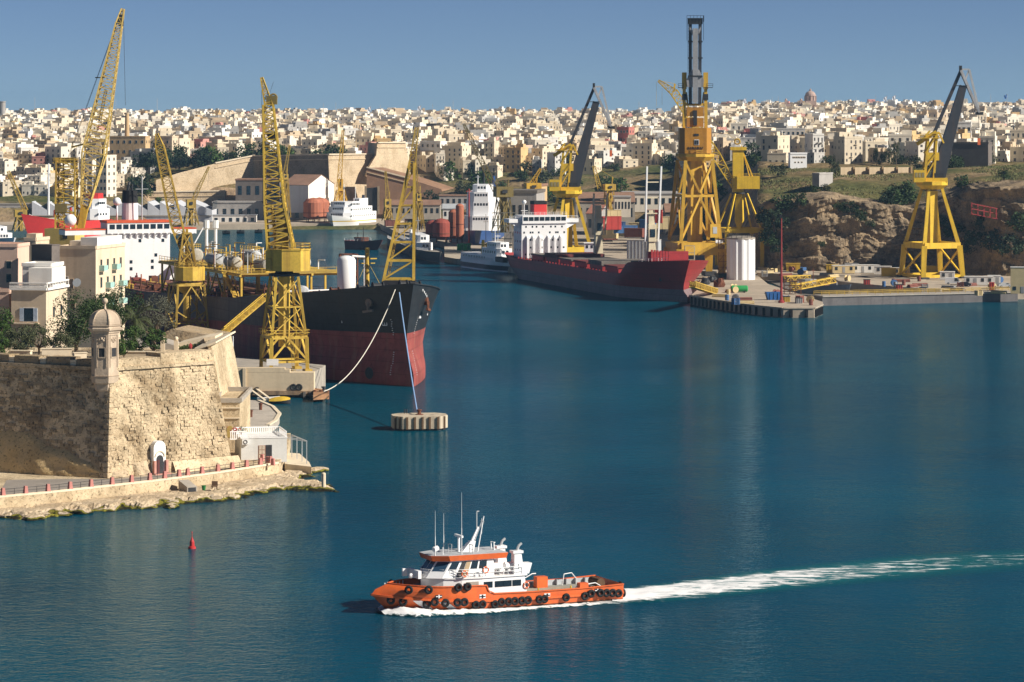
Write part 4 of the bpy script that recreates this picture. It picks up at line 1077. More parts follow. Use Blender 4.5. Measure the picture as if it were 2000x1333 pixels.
# ---------------------------------------------------------------- tanker
TB = Vector((-21.5, 667, 0)); TU = Vector((80, -204, 0)).normalized(); TYAW = math.atan2(TU.y, TU.x)
LT, BT = 252.0, 37.0
tk = thing('tanker', 'big black and oxide-red tanker seen from its bow at the stone quay', 'ship', TB - TU * LT, TYAW)
def t_top(t): a = (1 - t) * LT; return interp([(0, 21.6), (22, 18.9), (68, 15.2), (148, 12.4), (260, 12)], a)
def t_xb(z): return LT + interp([(-3, 0.5), (0, 2.5), (2.5, 2.6), (5, 0.5), (8, -2.5), (12, -1.4), (22, 2.6)], z)
def t_xs(z): return 0.0
def t_half(t, z):
    a = (1 - t) * LT; fl = max(0, min(1, (z - 4) / 17)); ent = lerp(56, 37, fl); k = max(0.0, 1 - a / ent)
    bow = 1 - k ** lerp(1.7, 1.8, fl)
    if a < 14 and z < 7: bow = max(bow, 0.085 * math.sin(min(1, a / 9) * PI / 2) ** 0.5 * max(0, 1 - abs(z - 1.8) / 5.5))
    st = 1 - 0.25 * max(0, 1 - t * 12) ** 2
    return BT / 2 * bow * st
def t_line(t): return interp([(0, 10.9), (40, 10.2), (110, 8.3), (260, 7)], (1 - t) * LT)
TRED = mat('antifouling_red', (0.29, 0.062, 0.052), 0.7, 0.3, 0.12, streak=0.45, streak_col=(0.36, 0.19, 0.12), fine=0.9, seam=(9, 2.4))
TBLK = mat('tanker_black', (0.026, 0.029, 0.033), 0.45, 0.3, 0.15, streak=0.3, streak_col=(0.07, 0.05, 0.04), fine=0.9, seam=(9, 2.4))
TBRN = mat('tanker_faded_side', (0.15, 0.11, 0.09), 0.75, 0.2, 0.12, streak=0.5, streak_col=(0.06, 0.045, 0.04), seam=(9, 2.4))
dz = lambda f, k: (lambda t: f(t) * k)
hull_part([-3, -1, 0, 1, 2, 3, 4.2, 5.5, lambda t: min(t_line(t), 7.0) - .001, t_line], t_xs, t_xb, t_half, 90).build('lower_hull', TRED, tk, smooth=True)
TK = 1 - 38 / LT
lv = [t_line] + [(lambda t, k=k: lerp(t_line(t), t_top(t), k)) for k in (0.2, 0.4, 0.6, 0.8, 1.0)]
hull_part(lv, t_xs, t_xb, t_half, 40, t0=TK, t1=1.0).build('bow_topside', TBLK, tk, smooth=True)
hull_part(lv, t_xs, t_xb, t_half, 40, t0=0.0, t1=TK).build('faded_topside', TBRN, tk, smooth=True)
deck_mesh(lambda t: t_top(t) - 1.0, t_xs, t_xb, t_half, 60, inset=0.05).build('deck', mat('tanker_deck', (0.16, 0.06, 0.04), 0.9, 0.35, 0.2), tk)
# draught marks, load mark strokes, hawse pipe, anchors, bow thruster
mk = MB()
for a, z, w_, h_ in ():
    pass
def side_pt(t, z, sg, off=0.06):
    x = lerp(t_xs(z), t_xb(z), t); y = t_half(t, z) * sg
    y2 = t_half(t - 0.002, z) * sg; x2 = lerp(t_xs(z), t_xb(z), t - 0.002)
    tg = Vector((x - x2, y - y2, 0)).normalized(); n_ = Vector((tg.y, -tg.x, 0)) * (-1 if sg > 0 else 1)
    return Vector((x, y, z)) + n_ * off, tg, n_
STARB = -1   # side seen on the left of the picture (starboard)
def solve_a(px, z, sg):
    best = (1e9, 0)
    for k in range(400):
        a = k * 0.25; q = TKM @ side_pt(1 - a / LT, z, sg)[0]; e = abs(PX(q)[0] - px)
        if e < best[0]: best = (e, a)
    return best[1]
TKM = Matrix.Translation(tk.location) @ Matrix.Rotation(TYAW, 4, 'Z')
def strokes(name_, t, z, sg, segs, sc=1.0):
    mk = MB(); p, tg, n_ = side_pt(t, z, sg, 0.1); tg = tg if sg == STARB else tg
    for x0, y0, x1, y1 in segs: mk.bar(p + tg * x0 * sc + Vector((0, 0, y0 * sc)), p + tg * x1 * sc + Vector((0, 0, y1 * sc)), 0.16)
    return mk.build(name_, WHITEC, tk)
for sg in (STARB, -STARB):
    mk = MB()
    for k in range(26):
        z = 2.2 + k * 0.46; a = solve_a(interp([(2, 762), (8, 772), (14, 763)], z), z, sg) if sg == STARB else 3.0 + .25 * z
        p, tg, n_ = side_pt(1 - a / LT, z, sg, 0.08); mk.slab([p - tg * .14 + Vector((0, 0, -.06)), p + tg * .14 + Vector((0, 0, -.06)), p + tg * .14 + Vector((0, 0, .06)), p - tg * .14 + Vector((0, 0, .06))], -n_ * 0.1)
    mk.build('draught_marks', WHITEC, tk, kind='stuff')
strokes('hull_mark', 1 - solve_a(667, 12.6, STARB) / LT, 12.4, STARB, ((0, 0, 0, 0.9), (-0.6, 0.9, 0.6, 0.9)), 1.0)
strokes('hull_mark', 1 - solve_a(752, 12.8, STARB) / LT, 12.4, STARB, ((-0.6, 0, 0.6, 0), (-0.6, 0, -0.6, 1.0), (0, 0, 0, .8), (.6, 0, .6, 1.0)), 1.0)
strokes('hull_mark', 1 - 8 / LT, 13.6, -STARB, ((-0.6, 0, 0.6, 0), (-0.6, 0, -0.6, 1.0), (0, 0, 0, .8), (.6, 0, .6, 1.0)), 0.9)
strokes('hull_mark', 1 - 16 / LT, 13.6, -STARB, ((0, 0, 0, 0.9), (-0.5, 0.9, 0.5, 0.9)), 0.9)
for k in range(4): strokes('name_letter', 1 - (5 + k * 1.2) / LT, 19.6 - k * .5, -STARB, ((0, 0, 0.1, 0.7), (0, 0.35, 0.5, 0.4), (0.1, 0.7, 0.5, 0.6)), 0.7)
for sg in (1, -1):
    p, tg, n_ = side_pt(1 - (solve_a(722, 17, sg) if sg == STARB else 9) / LT, 17.2, sg, 0.0); mb = MB()
    mb.tube(p - n_ * 0.6, p + n_ * 0.5, 0.85, 10).bar(p + n_ * 0.6, p + n_ * 0.5 + Vector((0, 0, -2.0)), 0.45)
    mb.bar(p + n_ * 0.6 + Vector((0, 0, -2.0)) - tg * 1.3, p + n_ * 0.6 + Vector((0, 0, -1.6)) + tg * 1.3, 0.5, 0.5)
    mb.build('anchor', RUST if sg != STARB else mat('worn_anchor', (0.22, 0.17, 0.14)), tk)
p, tg, n_ = side_pt(1 - solve_a(722, 2.2, STARB) / LT, 2.2, STARB, 0.12); MB().tube(p - n_ * 0.6, p + n_ * 0.05, 1.25, 18).build('thruster_tunnel', DARK, tk)
MB().torus(p, n_, 1.35, 0.12, 18, 6).build('thruster_rim', TRED, tk)
# bulwark caps and bow fittings
bc = MB()
for sg in (1, -1):
    pts = [side_pt(1 - a / LT, t_top(1 - a / LT), sg, 0.0)[0] for a in range(0, 66, 3)]
    for p, q in zip(pts, pts[1:]): bc.bar(p, q, 0.45, 0.2)
bc.build('bulwark_cap', TBLK, tk)
for sg in (1, -1): MB().rail([side_pt(1 - a / LT, t_top(1 - a / LT) - .3, sg, -0.5)[0] for a in range(66, 236, 17)], 1.2, 0.04, rows=2, gap=4).build('side_railing', RUST, tk)
rr = random.Random(21)
for a, y, w_, m_ in ((8, 4, 2.2, DARK), (9, -4, 2.2, DARK), (14, 6, 2.0, REDS), (16, -5, 2.0, DARK), (18, 0, 2.4, DARK), (24, 7, 1.8, REDS), (26, -8, 1.8, RUST), (4, 0, 1.6, DARK)):
    z = t_top(1 - a / LT) - 1.0; mb = MB().tube((LT - a, y - w_ / 2, z + 1.0), (LT - a, y + w_ / 2, z + 1.0), 0.7, 12)
    mb.tube((LT - a, y - w_ / 2 - .1, z + 1), (LT - a, y - w_ / 2 + .1, z + 1), 1.0, 12).tube((LT - a, y + w_ / 2 - .1, z + 1), (LT - a, y + w_ / 2 + .1, z + 1), 1.0, 12).b2(LT - a - .9, LT - a + .9, y - w_ / 2 - .4, y + w_ / 2 + .4, z, z + .35)
    mb.build('mooring_winch', m_, tk)
# pipes and clutter along the deck
for k in range(75):
    a = rr.uniform(30, 212); y = rr.uniform(-15.5, 15.5); z = t_top(1 - a / LT) - 1.0; m_ = rr.choice([RUST, RUST, TRED, DARK, YEL2, mat('oxide_orange', (0.42, 0.13, 0.05), 0.8, 0.25)])
    mb = MB().b2(LT - a - rr.uniform(.5, 2), LT - a + rr.uniform(.5, 2), y - rr.uniform(.4, 1.4), y + rr.uniform(.4, 1.4), z, z + rr.uniform(.6, 2.0))
    mb.tube((LT - a, y, z), (LT - a, y, z + rr.uniform(1.5, 3)), 0.18, 6); mb.build('deck_fitting', m_, tk)
for y in (-9, -7.8, -6.6, 3, 4.2, 9):
    pts = [(LT - a, y + 0.8 * math.sin(a * .08), t_top(1 - a / LT) + 0.0) for a in range(32, 212, 12)]
    MB().path(pts, 0.22, 6).build('deck_pipe', rr.choice([RUST, TRED, YEL2]), tk)
# superstructure (front faces the bow), white with orange-red bridge
sx = LT - 221; SW = 26.0; _before = set(tk.children)
MB().b2(sx - 8, sx, -SW / 2 + 5.5, SW / 2 - 3.0, 12, 25.5).build('accommodation', WHITE, tk)
MB().b2(sx - 7, sx + 0.6, -SW / 2 + 5.2, SW / 2 - 2.7, 25.5, 28.4).build('bridge', WHITE, tk)
MB().b2(sx - 7.2, sx + 0.8, -SW / 2 + 5.0, SW / 2 - 2.5, 28.4, 29.0).build('bridge_roof_band', mat('bridge_orange', (0.62, 0.10, 0.03), 0.5), tk)
for k in range(9):
    y = lerp(-SW / 2 + 5.6, SW / 2 - 3.1, (k + 0.5) / 9); MB().b2(sx + 0.55, sx + 0.68, y - 0.72, y + 0.72, 26.7, 28.0).build('bridge_window', GLASS, tk)
for k in range(10):
    y = lerp(-SW / 2 + 5.6, SW / 2 - 3.1, (k + 0.5) / 10); MB().prism([(sx, y - .18), (sx + 0.9, y - .18), (sx + 0.9, y + .18), (sx, y + .18)], [23.9, 25.3, 25.3, 23.9], 25.5).build('bridge_bracket', WHITE, tk)
for (y, z) in ((-5.5, 23), (1.5, 23), (8, 23), (-5.5, 19), (6, 19), (-1, 17.2), (-6.5, 15.3), (-1, 15.3), (5, 15.6), (5, 17.3), (-6.4, 12.9), (0.5, 13)): MB().b2(sx - .1, sx + 0.06, y - .38, y + .38, z, z + .9).build('porthole_window', GLASS, tk)
for sg, y0, y1 in ((-1, -SW / 2 + 5, -19.5), (1, SW / 2 - 2.6, 17.5)):
    MB().b2(sx - 7, sx + 0.2, min(y0, y1), max(y0, y1), 25.2, 26.5).build('bridge_wing', WHITE, tk)
    MB().b2(sx - 6.9, sx + 0.3, min(y0, y1), max(y0, y1), 26.5, 26.8).build('wing_band', 'bridge_orange', tk)
fn = MB().lathe((sx - 9, 1.0, 29), [(2.3, 0), (2.2, 4.6)], 16).build('funnel', WHITE, tk); MB().lathe((sx - 9, 1.0, 33.6), [(2.25, 0), (2.1, 3.4), (1.2, 3.5)], 16).build('funnel_cap', BLACK, fn)
MB().path([(sx - 9, 0.4, 37), (sx - 9, 0.6, 38.5), (sx - 9.5, 1.0, 39.3)], 0.4).path([(sx - 9, 1.6, 37), (sx - 9, 1.6, 38.8)], 0.3).build('exhaust_pipe', DARK, fn)
MB().tube((sx - 3, -4.2, 29), (sx - 3, -4.2, 33.4), 0.25).sphere((sx - 3, -4.2, 34.2), 1.15).build('radar_dome', WHITEC, tk, smooth=True)
MB().tube((sx - 2, -17.5, 26.5), (sx - 2, -17.5, 28), 0.2).sphere((sx - 2, -17.5, 29.2), 1.7).build('radome', WHITEC, tk, smooth=True)
MB().tube((sx - 5, 3.4, 29), (sx - 5, 3.4, 41), 0.18).bar((sx - 5, 1.6, 37.5), (sx - 5, 5.2, 37.5), 0.14).build('radar_mast', SILV, tk)
MB().b2(sx - 16, sx - 1, 10.2, 18, 12, 17).build('side_house', WHITE, tk); MB().b2(sx - 16, sx - 1, -18, -7.6, 12, 16.2).build('side_house', WHITE, tk)
lb = MB().hcyl((sx + 1, 14.2, 18.4), (sx + 6, 14.2, 18.4), 1.3).build('lifeboat', mat('lifeboat_orange', (0.62, 0.22, 0.12)), tk)
MB().bar((sx + 2, 11, 13), (sx + 2, 19, 27), 0.3).bar((sx + 4, 11, 13), (sx + 4, 15, 20), 0.3).build('davit', WHITE, tk)
for c_ in tk.children:
    if c_ not in _before: c_.location = (0, -1.6, -1.4)
# process platform amidships: yellow frames, tanks
px_ = LT - 150
pf = MB()
for i in range(6):
    for y in (-13, -5, 4, 12): pf.bar((px_ + i * 14, y, 12), (px_ + i * 14, y, 19.5), 0.45)
    pf.bar((px_ + i * 14, -13.5, 19.5), (px_ + i * 14, 12.5, 19.5), 0.5)
    if i < 5:
        pf.bar((px_ + i * 14, -13, 12.5), (px_ + i * 14 + 7, -13, 19.3), 0.3).bar((px_ + i * 14 + 14, -13, 12.5), (px_ + i * 14 + 7, -13, 19.3), 0.3)
for y in (-13.5, -5, 4, 12.5): pf.bar((px_ - 1, y, 19.5), (px_ + 71, y, 19.5), 0.5)
pf.build('process_frame', YEL, tk)
MB().b2(px_ - 1, px_ + 71, -13.5, 12.5, 19.75, 19.95).build('process_platform', YEL2, tk)
MB().rail([(px_ - 1, -13.5, 19.95), (px_ + 71, -13.5, 19.95), (px_ + 71, 12.5, 19.95)], 1.2, 0.05, rows=2, gap=2.5).build('platform_railing', YEL, tk)
MB().bar((px_ + 60, -14.2, 19.8), (px_ + 72, -14.2, 13), 1.2, 0.15).rail([(px_ + 60, -14.8, 19.8), (px_ + 72, -14.8, 13)], 1.1, 0.05, gap=3).build('stairway', YEL, tk)
for i, (x, y, L_, r) in enumerate(((px_ + 8, -9, 10, 1.7), (px_ + 30, -9, 8, 1.4), (px_ + 46, -9, 7, 1.4), (px_ + 22, 2, 10, 1.6), (px_ + 60, -6, 7, 1.3), (px_ + 50, 6, 9, 1.5))):
    MB().hcyl((x, y, 20 + r + .3), (x + L_, y, 20 + r + .3), r).build('separator_tank', mat('tank_beige', (0.40, 0.37, 0.31), .6, .2, .5, streak=.6) if i % 2 == 0 else CORR, tk, smooth=False)
    sd_ = MB()
    for e in (0.2, 0.8): sd_.b2(x + L_ * e - .3, x + L_ * e + .3, y - r * .8, y + r * .8, 19.9, 20.9)
    sd_.rail([(x, y - 1, 20.2 + 2 * r), (x + L_, y - 1, 20.2 + 2 * r), (x + L_, y + 1, 20.2 + 2 * r), (x, y + 1, 20.2 + 2 * r)], 1.1, 0.05, gap=1.8).build('tank_gantry', YEL, tk)
for k in range(70):
    x = px_ + rr.uniform(0, 70); y = rr.uniform(-12, 11); z = 20; h_ = rr.uniform(1.2, 4.8)
    mb = MB().bar((x, y, z), (x, y, z + h_), 0.22).bar((x, y, z + h_), (x + rr.uniform(-4, 4), y + rr.uniform(-2, 2), z + h_), 0.2)
    mb.build('process_pipe', rr.choice([YEL, YEL, YEL2, SILV, WHITE, RUST]), tk)
for y in (-2, 0.4): MB().tube((px_ + 2, y, 20), (px_ + 2, y, 28), 0.42).tube((px_ + 2, y, 28), (px_ + 2, y, 30), 0.8).build('vent_stack', WHITE, tk)
# forward: white vertical tank, small tanks, mast post
fx = LT - 48
MB().lathe((fx, 2, 15.5), [(0.4, 0), (1.9, 0.9), (2.1, 1.6), (2.1, 8.8), (1.7, 9.5), (0.5, 9.8)], 18).build('vertical_tank', WHITE, tk, smooth=True)
MB().lattice((fx - 4.5, 4, 14), (fx - 4.5, 4, 25.4), 3.2, 3.2, 5, 0.28, br=0.18).build('tank_tower', RUST, tk)
MB().path([(fx + 1, 6, 14), (fx + 1, 6, 25), (fx + 1, 3, 25.2)], 0.25).path([(fx + 1, -12, 17.6), (fx + 1, 8, 17.8)], 0.22).build('white_pipework', WHITE, tk)
MB().hcyl((fx - 2, -9, 17.6), (fx + 3, -9, 17.6), 1.3).build('small_tank', CORR, tk)
yk = MB()
for x in (fx - 4, fx, fx + 4):
    for y in (-12, -6, 0): yk.bar((x, y, 14), (x, y, 17), 0.2)
yk.rail([(fx - 6, -13, 16), (fx + 7, -13, 16), (fx + 7, 8, 16)], 1.1, 0.05, gap=2).build('forward_platform', YEL, tk)
ms = MB().tube((LT - 30, 0.8, 17), (LT - 30, 0.8, 27.8), 0.5, 10).bar((LT - 30, -1.4, 25.4), (LT - 30, 3, 25.4), 0.25).bar((LT - 30, -1.0, 24.4), (LT - 30, 2.6, 24.4), 0.2).bar((LT - 30, .8, 25), (LT - 26, -4, 18), 0.06).bar((LT - 30, .8, 25), (LT - 34, 6, 18), 0.06)
ms.build('signal_mast', YEL, tk)
for x, y in ((px_ + 52, -16.8), (px_ + 57, -16.6), (px_ + 62, -16.7)): MB().b2(x - 1.6, x + 1.6, y - .7, y + .7, 12, 14.2).build('blue_bin', mat('bin_blue', (0.03, 0.07, 0.4)), tk)
# painted plate on the side
p, tg, n_ = side_pt(1 - 150 / LT, 10.6, STARB, 0.05); MB().slab([p - tg * 3.6, p + tg * 3.6, p + tg * 3.6 + Vector((0, 0, 1.3)), p - tg * 3.6 + Vector((0, 0, 1.3))], -n_ * .1).build('warning_plate', mat('warning_red', (0.5, 0.12, 0.07)), tk)
for k in range(7): MB().bar(p + tg * (-3 + k) + n_ * .06 + Vector((0, 0, .3)), p + tg * (-3 + k + .25 * (k % 2)) + n_ * .06 + Vector((0, 0, 1.0)), 0.22).build('plate_letter', mat('plate_dark', (0.2, 0.03, 0.02)), tk)

# derrick tower over the bow
dk_ = thing('lattice_derrick', 'tall yellow lattice derrick leg rising from the tanker bow', 'derrick', WP(780, 550, 690))
D0 = WP(778, 550, 690)
def DL(px, py, dy=0): return Vector(((px - 780) * 690 / F, dy, (550 - py) * 690 / F))
for dy in (-2.6, 2.6):
    MB().bar(DL(748, 553, dy), DL(800, 318, 0.3 * dy), 0.5).build('chord', YEL, dk_)
    MB().bar(DL(808, 551, dy), DL(809, 318, 0.3 * dy), 0.5).build('chord', YEL, dk_)
br = MB(); n_ = 6
for k in range(n_ + 1):
    t = k / n_; y = lerp(545, 330, t); 
    for dy in (-2.6, 2.6):
        d = lerp(dy, 0.3 * dy, t); br.bar(DL(lerp(749, 799, t), y, d), DL(808, y, d), 0.34)
        if k < n_: t2 = (k + 1) / n_; d2 = lerp(dy, .3 * dy, t2); br.bar(DL(lerp(749, 799, t), y, d), DL(808, lerp(545, 330, t2), d2), 0.26)
    br.bar(DL(lerp(749, 799, t), y, lerp(-2.6, -.8, t)), DL(lerp(749, 799, t), y, lerp(2.6, .8, t)), 0.3).bar(DL(808, y, lerp(-2.6, -.8, t)), DL(808, y, lerp(2.6, .8, t)), 0.3)
br.build('bracing', YEL, dk_)
ld = MB()
for k in range(46): t = k / 45; ld.bar(DL(lerp(756, 801, t), lerp(548, 325, t), -1.4), DL(lerp(759, 803, t), lerp(548, 325, t), -1.4), 0.12)
for o_ in (0, 3): ld.bar(DL(756 + o_, 548, -1.4), DL(801 + o_ * .7, 325, -1.4), 0.14)
ld.build('ladder', YEL2, dk_)
MB().lattice(DL(804, 330), DL(814, 250), 1.6, 0.6, 7, 0.2).build('top_spire', YEL2, dk_)
MB().b2(-3.4, 3.6, -3, 3, -1.6, 0.3).build('base_frame', DARK, dk_)

# mooring lines and the concrete mooring block
DO = WP(819, 838, 577); DO.z = 0
dol = thing('mooring_block', 'large pale concrete mooring block with fender strips afloat off the tanker bow', 'mooring block', DO, R(8))
oc = [(-5.0, -1.6), (-3.4, -3.6), (3.4, -3.6), (5.0, -1.6), (5.0, 1.6), (3.4, 3.6), (-3.4, 3.6), (-5.0, 1.6)]
MB().prism(oc, 0.35, 2.6).build('slab', mat('block_concrete', (0.50, 0.42, 0.31), 0.9, 0.15, 0.4, streak=0.7, streak_col=(0.15, 0.11, 0.08), bump=0.2), dol)
MB().prism([(x * .93, y * .93) for x, y in oc], -1.5, 0.34).build('wet_base', DARK, dol)
for (x, y) in ((-4.6, -2.25), (-3.9, -3.1), (-2.6, -3.7), (-1.2, -3.7), (0.2, -3.7), (1.5, -3.7), (3.0, -3.7), (4.3, -2.6)):
    MB().box((x, y, 1.4), (0.34, 0.34, 2.2)).build('fender_strip', BROWN, dol)
MB().lathe((0, 0, 2.6), [(0.8, 0), (0.7, 0.12), (0.35, 0.2), (0.3, 0.7), (0.5, 0.8), (0.45, 0.95)], 12).build('mooring_bitt', RUST, dol)
for x in (-2.4, -2.0): MB().tube((x, 2.6, 2.6), (x, 2.6, 3.4), 0.12).build('mooring_pin', DARK, dol)
BLUER = mat('rope_blue', (0.22, 0.36, 0.6), 0.85, 0.1, 2)
def rope(name, label, p, q, sag, r, m):
    p, q = Vector(p), Vector(q); pts = []
    for i in range(21):
        t = i / 20; o = p.lerp(q, t); o.z -= sag * 4 * t * (1 - t); pts.append(o - q)
    o = MB().path(pts, r, 6).build(name, m); o.location = q; return tag(o, label, 'rope')
bowp = WP(780, 572, 664)
rope('mooring_rope', 'taut pale blue mooring rope from the tanker bow to the concrete block', bowp, DO + Vector((-0.4, 0, 3.2)), 0.8, 0.13, BLUER)
rope('mooring_rope', 'slack white mooring rope from the tanker bow to the landing stage', WP(772, 566, 664), GP(632, 765, 2.3), 4.2, 0.1, ROPE)

# ---------------------------------------------------------------- red bulk carrier
RB = Vector((52.3, 958, 0)); RSN = Vector((4.6, 1124, 0)); RU = (RB - RSN).normalized(); LR, BR = (RB - RSN).length, 24.0
rc = thing('bulk_carrier', 'dark red bulk carrier with white deckhouse moored at the shipyard quay', 'ship', RSN, math.atan2(RU.y, RU.x))
def r_top(t): return interp([(0, 7.6), (0.12, 7.6), (0.16, 7.0), (0.80, 7.4), (0.845, 7.6), (0.87, 11.2), (1, 12.8)], t)
def r_xb(z): return LR + interp([(-3, 1.0), (0, 2.2), (1.8, 2.2), (3.2, -1.6), (5, -1.5), (8, 0.5), (13, 4.2)], z)
def r_xs(z): return interp([(-3, 16), (0, 12), (2, 6), (4, 1.5), (8, -1)], z)
def r_half(t, z):
    a = (1 - t) * LR; fl = max(0, min(1, (z - 2) / 9)); k = max(0, 1 - a / lerp(38, 20, fl)); b_ = 1 - k ** lerp(1.6, 2.4, fl)
    if a < 9 and z < 3.4: b_ = max(b_, 0.17 * math.sin(min(1, a / 5) * PI / 2) ** .5 * max(0, 1 - abs(z - 0.6) / 2.9))
    return BR / 2 * b_ * (1 - (1 - min(1, t / 0.16)) ** 2 * lerp(0.75, 0.2, fl))
RRED = mat('carrier_red', (0.34, 0.028, 0.03), 0.5, 0.15, 0.2, streak=0.2, streak_col=(0.15, 0.02, 0.02), seam=(8, 2))
RGRY = mat('carrier_bottom', (0.20, 0.145, 0.15), 0.6, 0.15, 0.2, streak=0.3, seam=(8, 2))
hull_part([-3, -1, 0, 0.6, 1.2, 2, 3, lambda t: 3.6], r_xs, r_xb, r_half, 70).build('lower_hull', RGRY, rc, smooth=True)
hull_part([3.6, 4.4, 5.4, 6.3] + [lambda t: max(6.31, r_top(t) * .85), r_top], r_xs, r_xb, r_half, 90).build('topside', RRED, rc, smooth=True)
deck_mesh(lambda t: r_top(t) - 0.9, r_xs, r_xb, r_half, 70, inset=.05).build('deck', mat('carrier_deck', (0.17, 0.05, 0.04), 0.85, 0.3, 0.3), rc)
for i in range(6):
    x0 = 36 + i * 16.5; hc = MB().b2(x0, x0 + 13.5, -8, 8, 6, 8.4).build('hatch_coaming', RRED, rc); MB().b2(x0 - .3, x0 + 13.8, -8.4, 8.4, 8.4, 8.9 + (0.9 if i in (1, 4) else 0)).build('hatch_cover', mat('hatch_brown', (0.16, 0.035, 0.03), 0.7) if i % 2 else CONCD, hc)
for i in range(30):
    x = 32 + i * 3.4; MB().b2(x, x + .35, -11.9, -11.5, 5.8, 7.6).build('bulwark_stay', RRED, rc)
for i in range(7):
    MB().b2(LR - 15.5 + i * 2.0, LR - 15.1 + i * 2.0, -5.8 + 0.25 * i, -5.2 + .25 * i, 11, 15.2).build('breakwater_post', RRED, rc)
MB().b2(LR - 16.5, LR - 15.8, -6.5, 6.5, 11, 14.6).build('breakwater', RRED, rc)
ax_ = 14.0
MB().b2(ax_, ax_ + 10, -8.2, 8.2, 6.6, 18.6).build('accommodation', WHITEC, rc)
MB().b2(ax_ + 1, ax_ + 10.5, -8.0, 8.0, 18.6, 21.4).build('bridge', WHITEC, rc)
MB().slab([(ax_ + 3, -12.6, 18.9), (ax_ + 3, 12.6, 18.9), (ax_ + 3, 12.6, 20.2), (ax_ + 3, -12.6, 20.2)], (6.5, 0, 0)).build('bridge_wings', WHITEC, rc)
for sg in (-1, 1): MB().slab([(ax_ + 8.9, sg * 8.2, 16.6), (ax_ + 8.9, sg * 12.4, 18.9), (ax_ + 8.9, sg * 8.2, 18.9)], (-.4, 0, 0)).build('wing_bracket', WHITEC, rc)
for k in range(8): y = lerp(-7.8, 7.8, (k + .5) / 8); MB().b2(ax_ + 10.45, ax_ + 10.6, y - .8, y + .8, 19.6, 20.9).build('bridge_window', GLASS, rc)
for k, y in enumerate((-6.2, -4.0, -1.6, 1.4, 3.7, 6.0)): MB().prism([(ax_ + 10, y - .35), (ax_ + 11.0, y - .35), (ax_ + 11.0, y + .35), (ax_ + 10, y + .35)], 6.6, [14.6, 13.8, 13.8, 14.6]).build('front_rib', WHITEC, rc)
for z, ys in ((17.2, (-6.6, -4.3, -2.8, -.5, 2.4, 4, 6.4)), (15.2, (-7.3, -5, -4.2, -2, 2, 4.2, 4.9, 7.2)), (12.6, (-5.1, -4.3, -1, 3, 5, )), (10, (-5, -.9, 2.4, 4.8, 7)), (7.6, (-6.8, -5.6))):
    for y in ys: MB().b2(ax_ + 9.95, ax_ + 10.06, y - .26, y + .26, z, z + .62).build('cabin_window', GLASS, rc)
for z in (9, 12, 15):
    for x in (ax_ + 2, ax_ + 5, ax_ + 8): MB().b2(x - .3, x + .3, -8.26, -8.15, z, z + .7).build('cabin_window', GLASS, rc)
fn = MB().b2(ax_ - 2, ax_ + 3, -1.6, 3.0, 18.6, 25).build('funnel', REDS, rc); MB().b2(ax_ - 2.05, ax_ + 3.05, -1.65, 3.05, 25, 26.2).build('funnel_cap', BLACK, fn)
MB().tube((ax_ + 7, -6.4, 21.4), (ax_ + 7, -6.4, 25.6), .12).sphere((ax_ + 7, -6.4, 26), .75, 10, 8).bar((ax_ + 7, -7.6, 23), (ax_ + 7, -5.2, 23), .15).build('radar_mast', WHITEC, rc)
MB().rail([(ax_ + 10.4, -8, 21.4), (ax_ + 10.4, 8, 21.4)], 1.1, .04, gap=1.6).rail([(ax_ + 9.4, -12.4, 20.2), (ax_ + 9.4, -8, 20.2)], 1.0, .04).rail([(ax_ + 9.4, 8, 20.2), (ax_ + 9.4, 12.4, 20.2)], 1, .04).build('bridge_railing', WHITEC, rc)
MB().rail([(-0.5, -9, 7.4), (14, -11.6, 7.2)], 1.2, .05, gap=2).rail([(LR - 18, -8.8, 11.3), (LR - 4, -4, 12.2)], 1.1, .05).build('deck_railing', WHITE, rc)
MB().b2(-2, 9, -9.5, -9.3, 6.0, 6.2).b2(4.0, 13.5, -12.1, -10.2, 4.6, 6.4).build('stern_opening', DARK, rc)
BEI = mat('crane_beige', (0.60, 0.52, 0.36), 0.6, 0.1, 0.4, streak=0.3)
for i, (x, y, sc) in enumerate(((62, 7.5, 1.0), (118, 7.5, 1.0))):
    c = MB().bar((x, y, 8), (x, y, 12.5), 2.6).bar((x, y, 12.4), (x, y, 16), 2.6, w2=2.0).build('deck_crane_pedestal', BEI, rc)
    MB().b2(x - 1.5, x + 1.5, y - 1.3, y + 1.3, 16, 21.5).b2(x - .8, x + .8, y - 1, y + 1, 21.5, 26).build('deck_crane_house', BEI, c)
    MB().b2(x + 1.3, x + 1.7, y - .8, y + .8, 17.5, 20).build('deck_crane_window', GLASS, c)
    for d in (-2.4, 2.4): MB().bar((x + .6, y + d * .9, 16), (x + 3, y + d, 40 if i else 30), 0.5).build('jib_beam', BEI if i == 0 else WHITE, c)
    for k in range(4): MB().bar((x + .8 + k * .5, y - 2.2, 20 + k * 5 if i else 18 + k * 3.4), (x + .8 + k * .5, y + 2.3, 20 + k * 5 if i else 18 + k * 3.4), .35).build('jib_cross_beam', BEI, c)
for k in range(4): 
    MB().bar((LR - 9 + .9 * k, r_half(1 - (9 - .9 * k) / LR, 9.9) * -1 - .06, 9.7), (LR - 8.8 + .9 * k, r_half(1 - (8.8 - .9 * k) / LR, 9.9) * -1 - .06, 10.2), .16).build('name_letter', WHITEC, rc)
p_ = Vector((LR - 7.5, -r_half(1 - 7.5 / LR, 6.5) - .05, 6.2)); MB().bar(p_, p_ + Vector((0, 0, 1.6)), .35).bar(p_ - Vector((.8, 0, 0)), p_ + Vector((.8, 0, 0)), .35).build('anchor', DARK, rc)
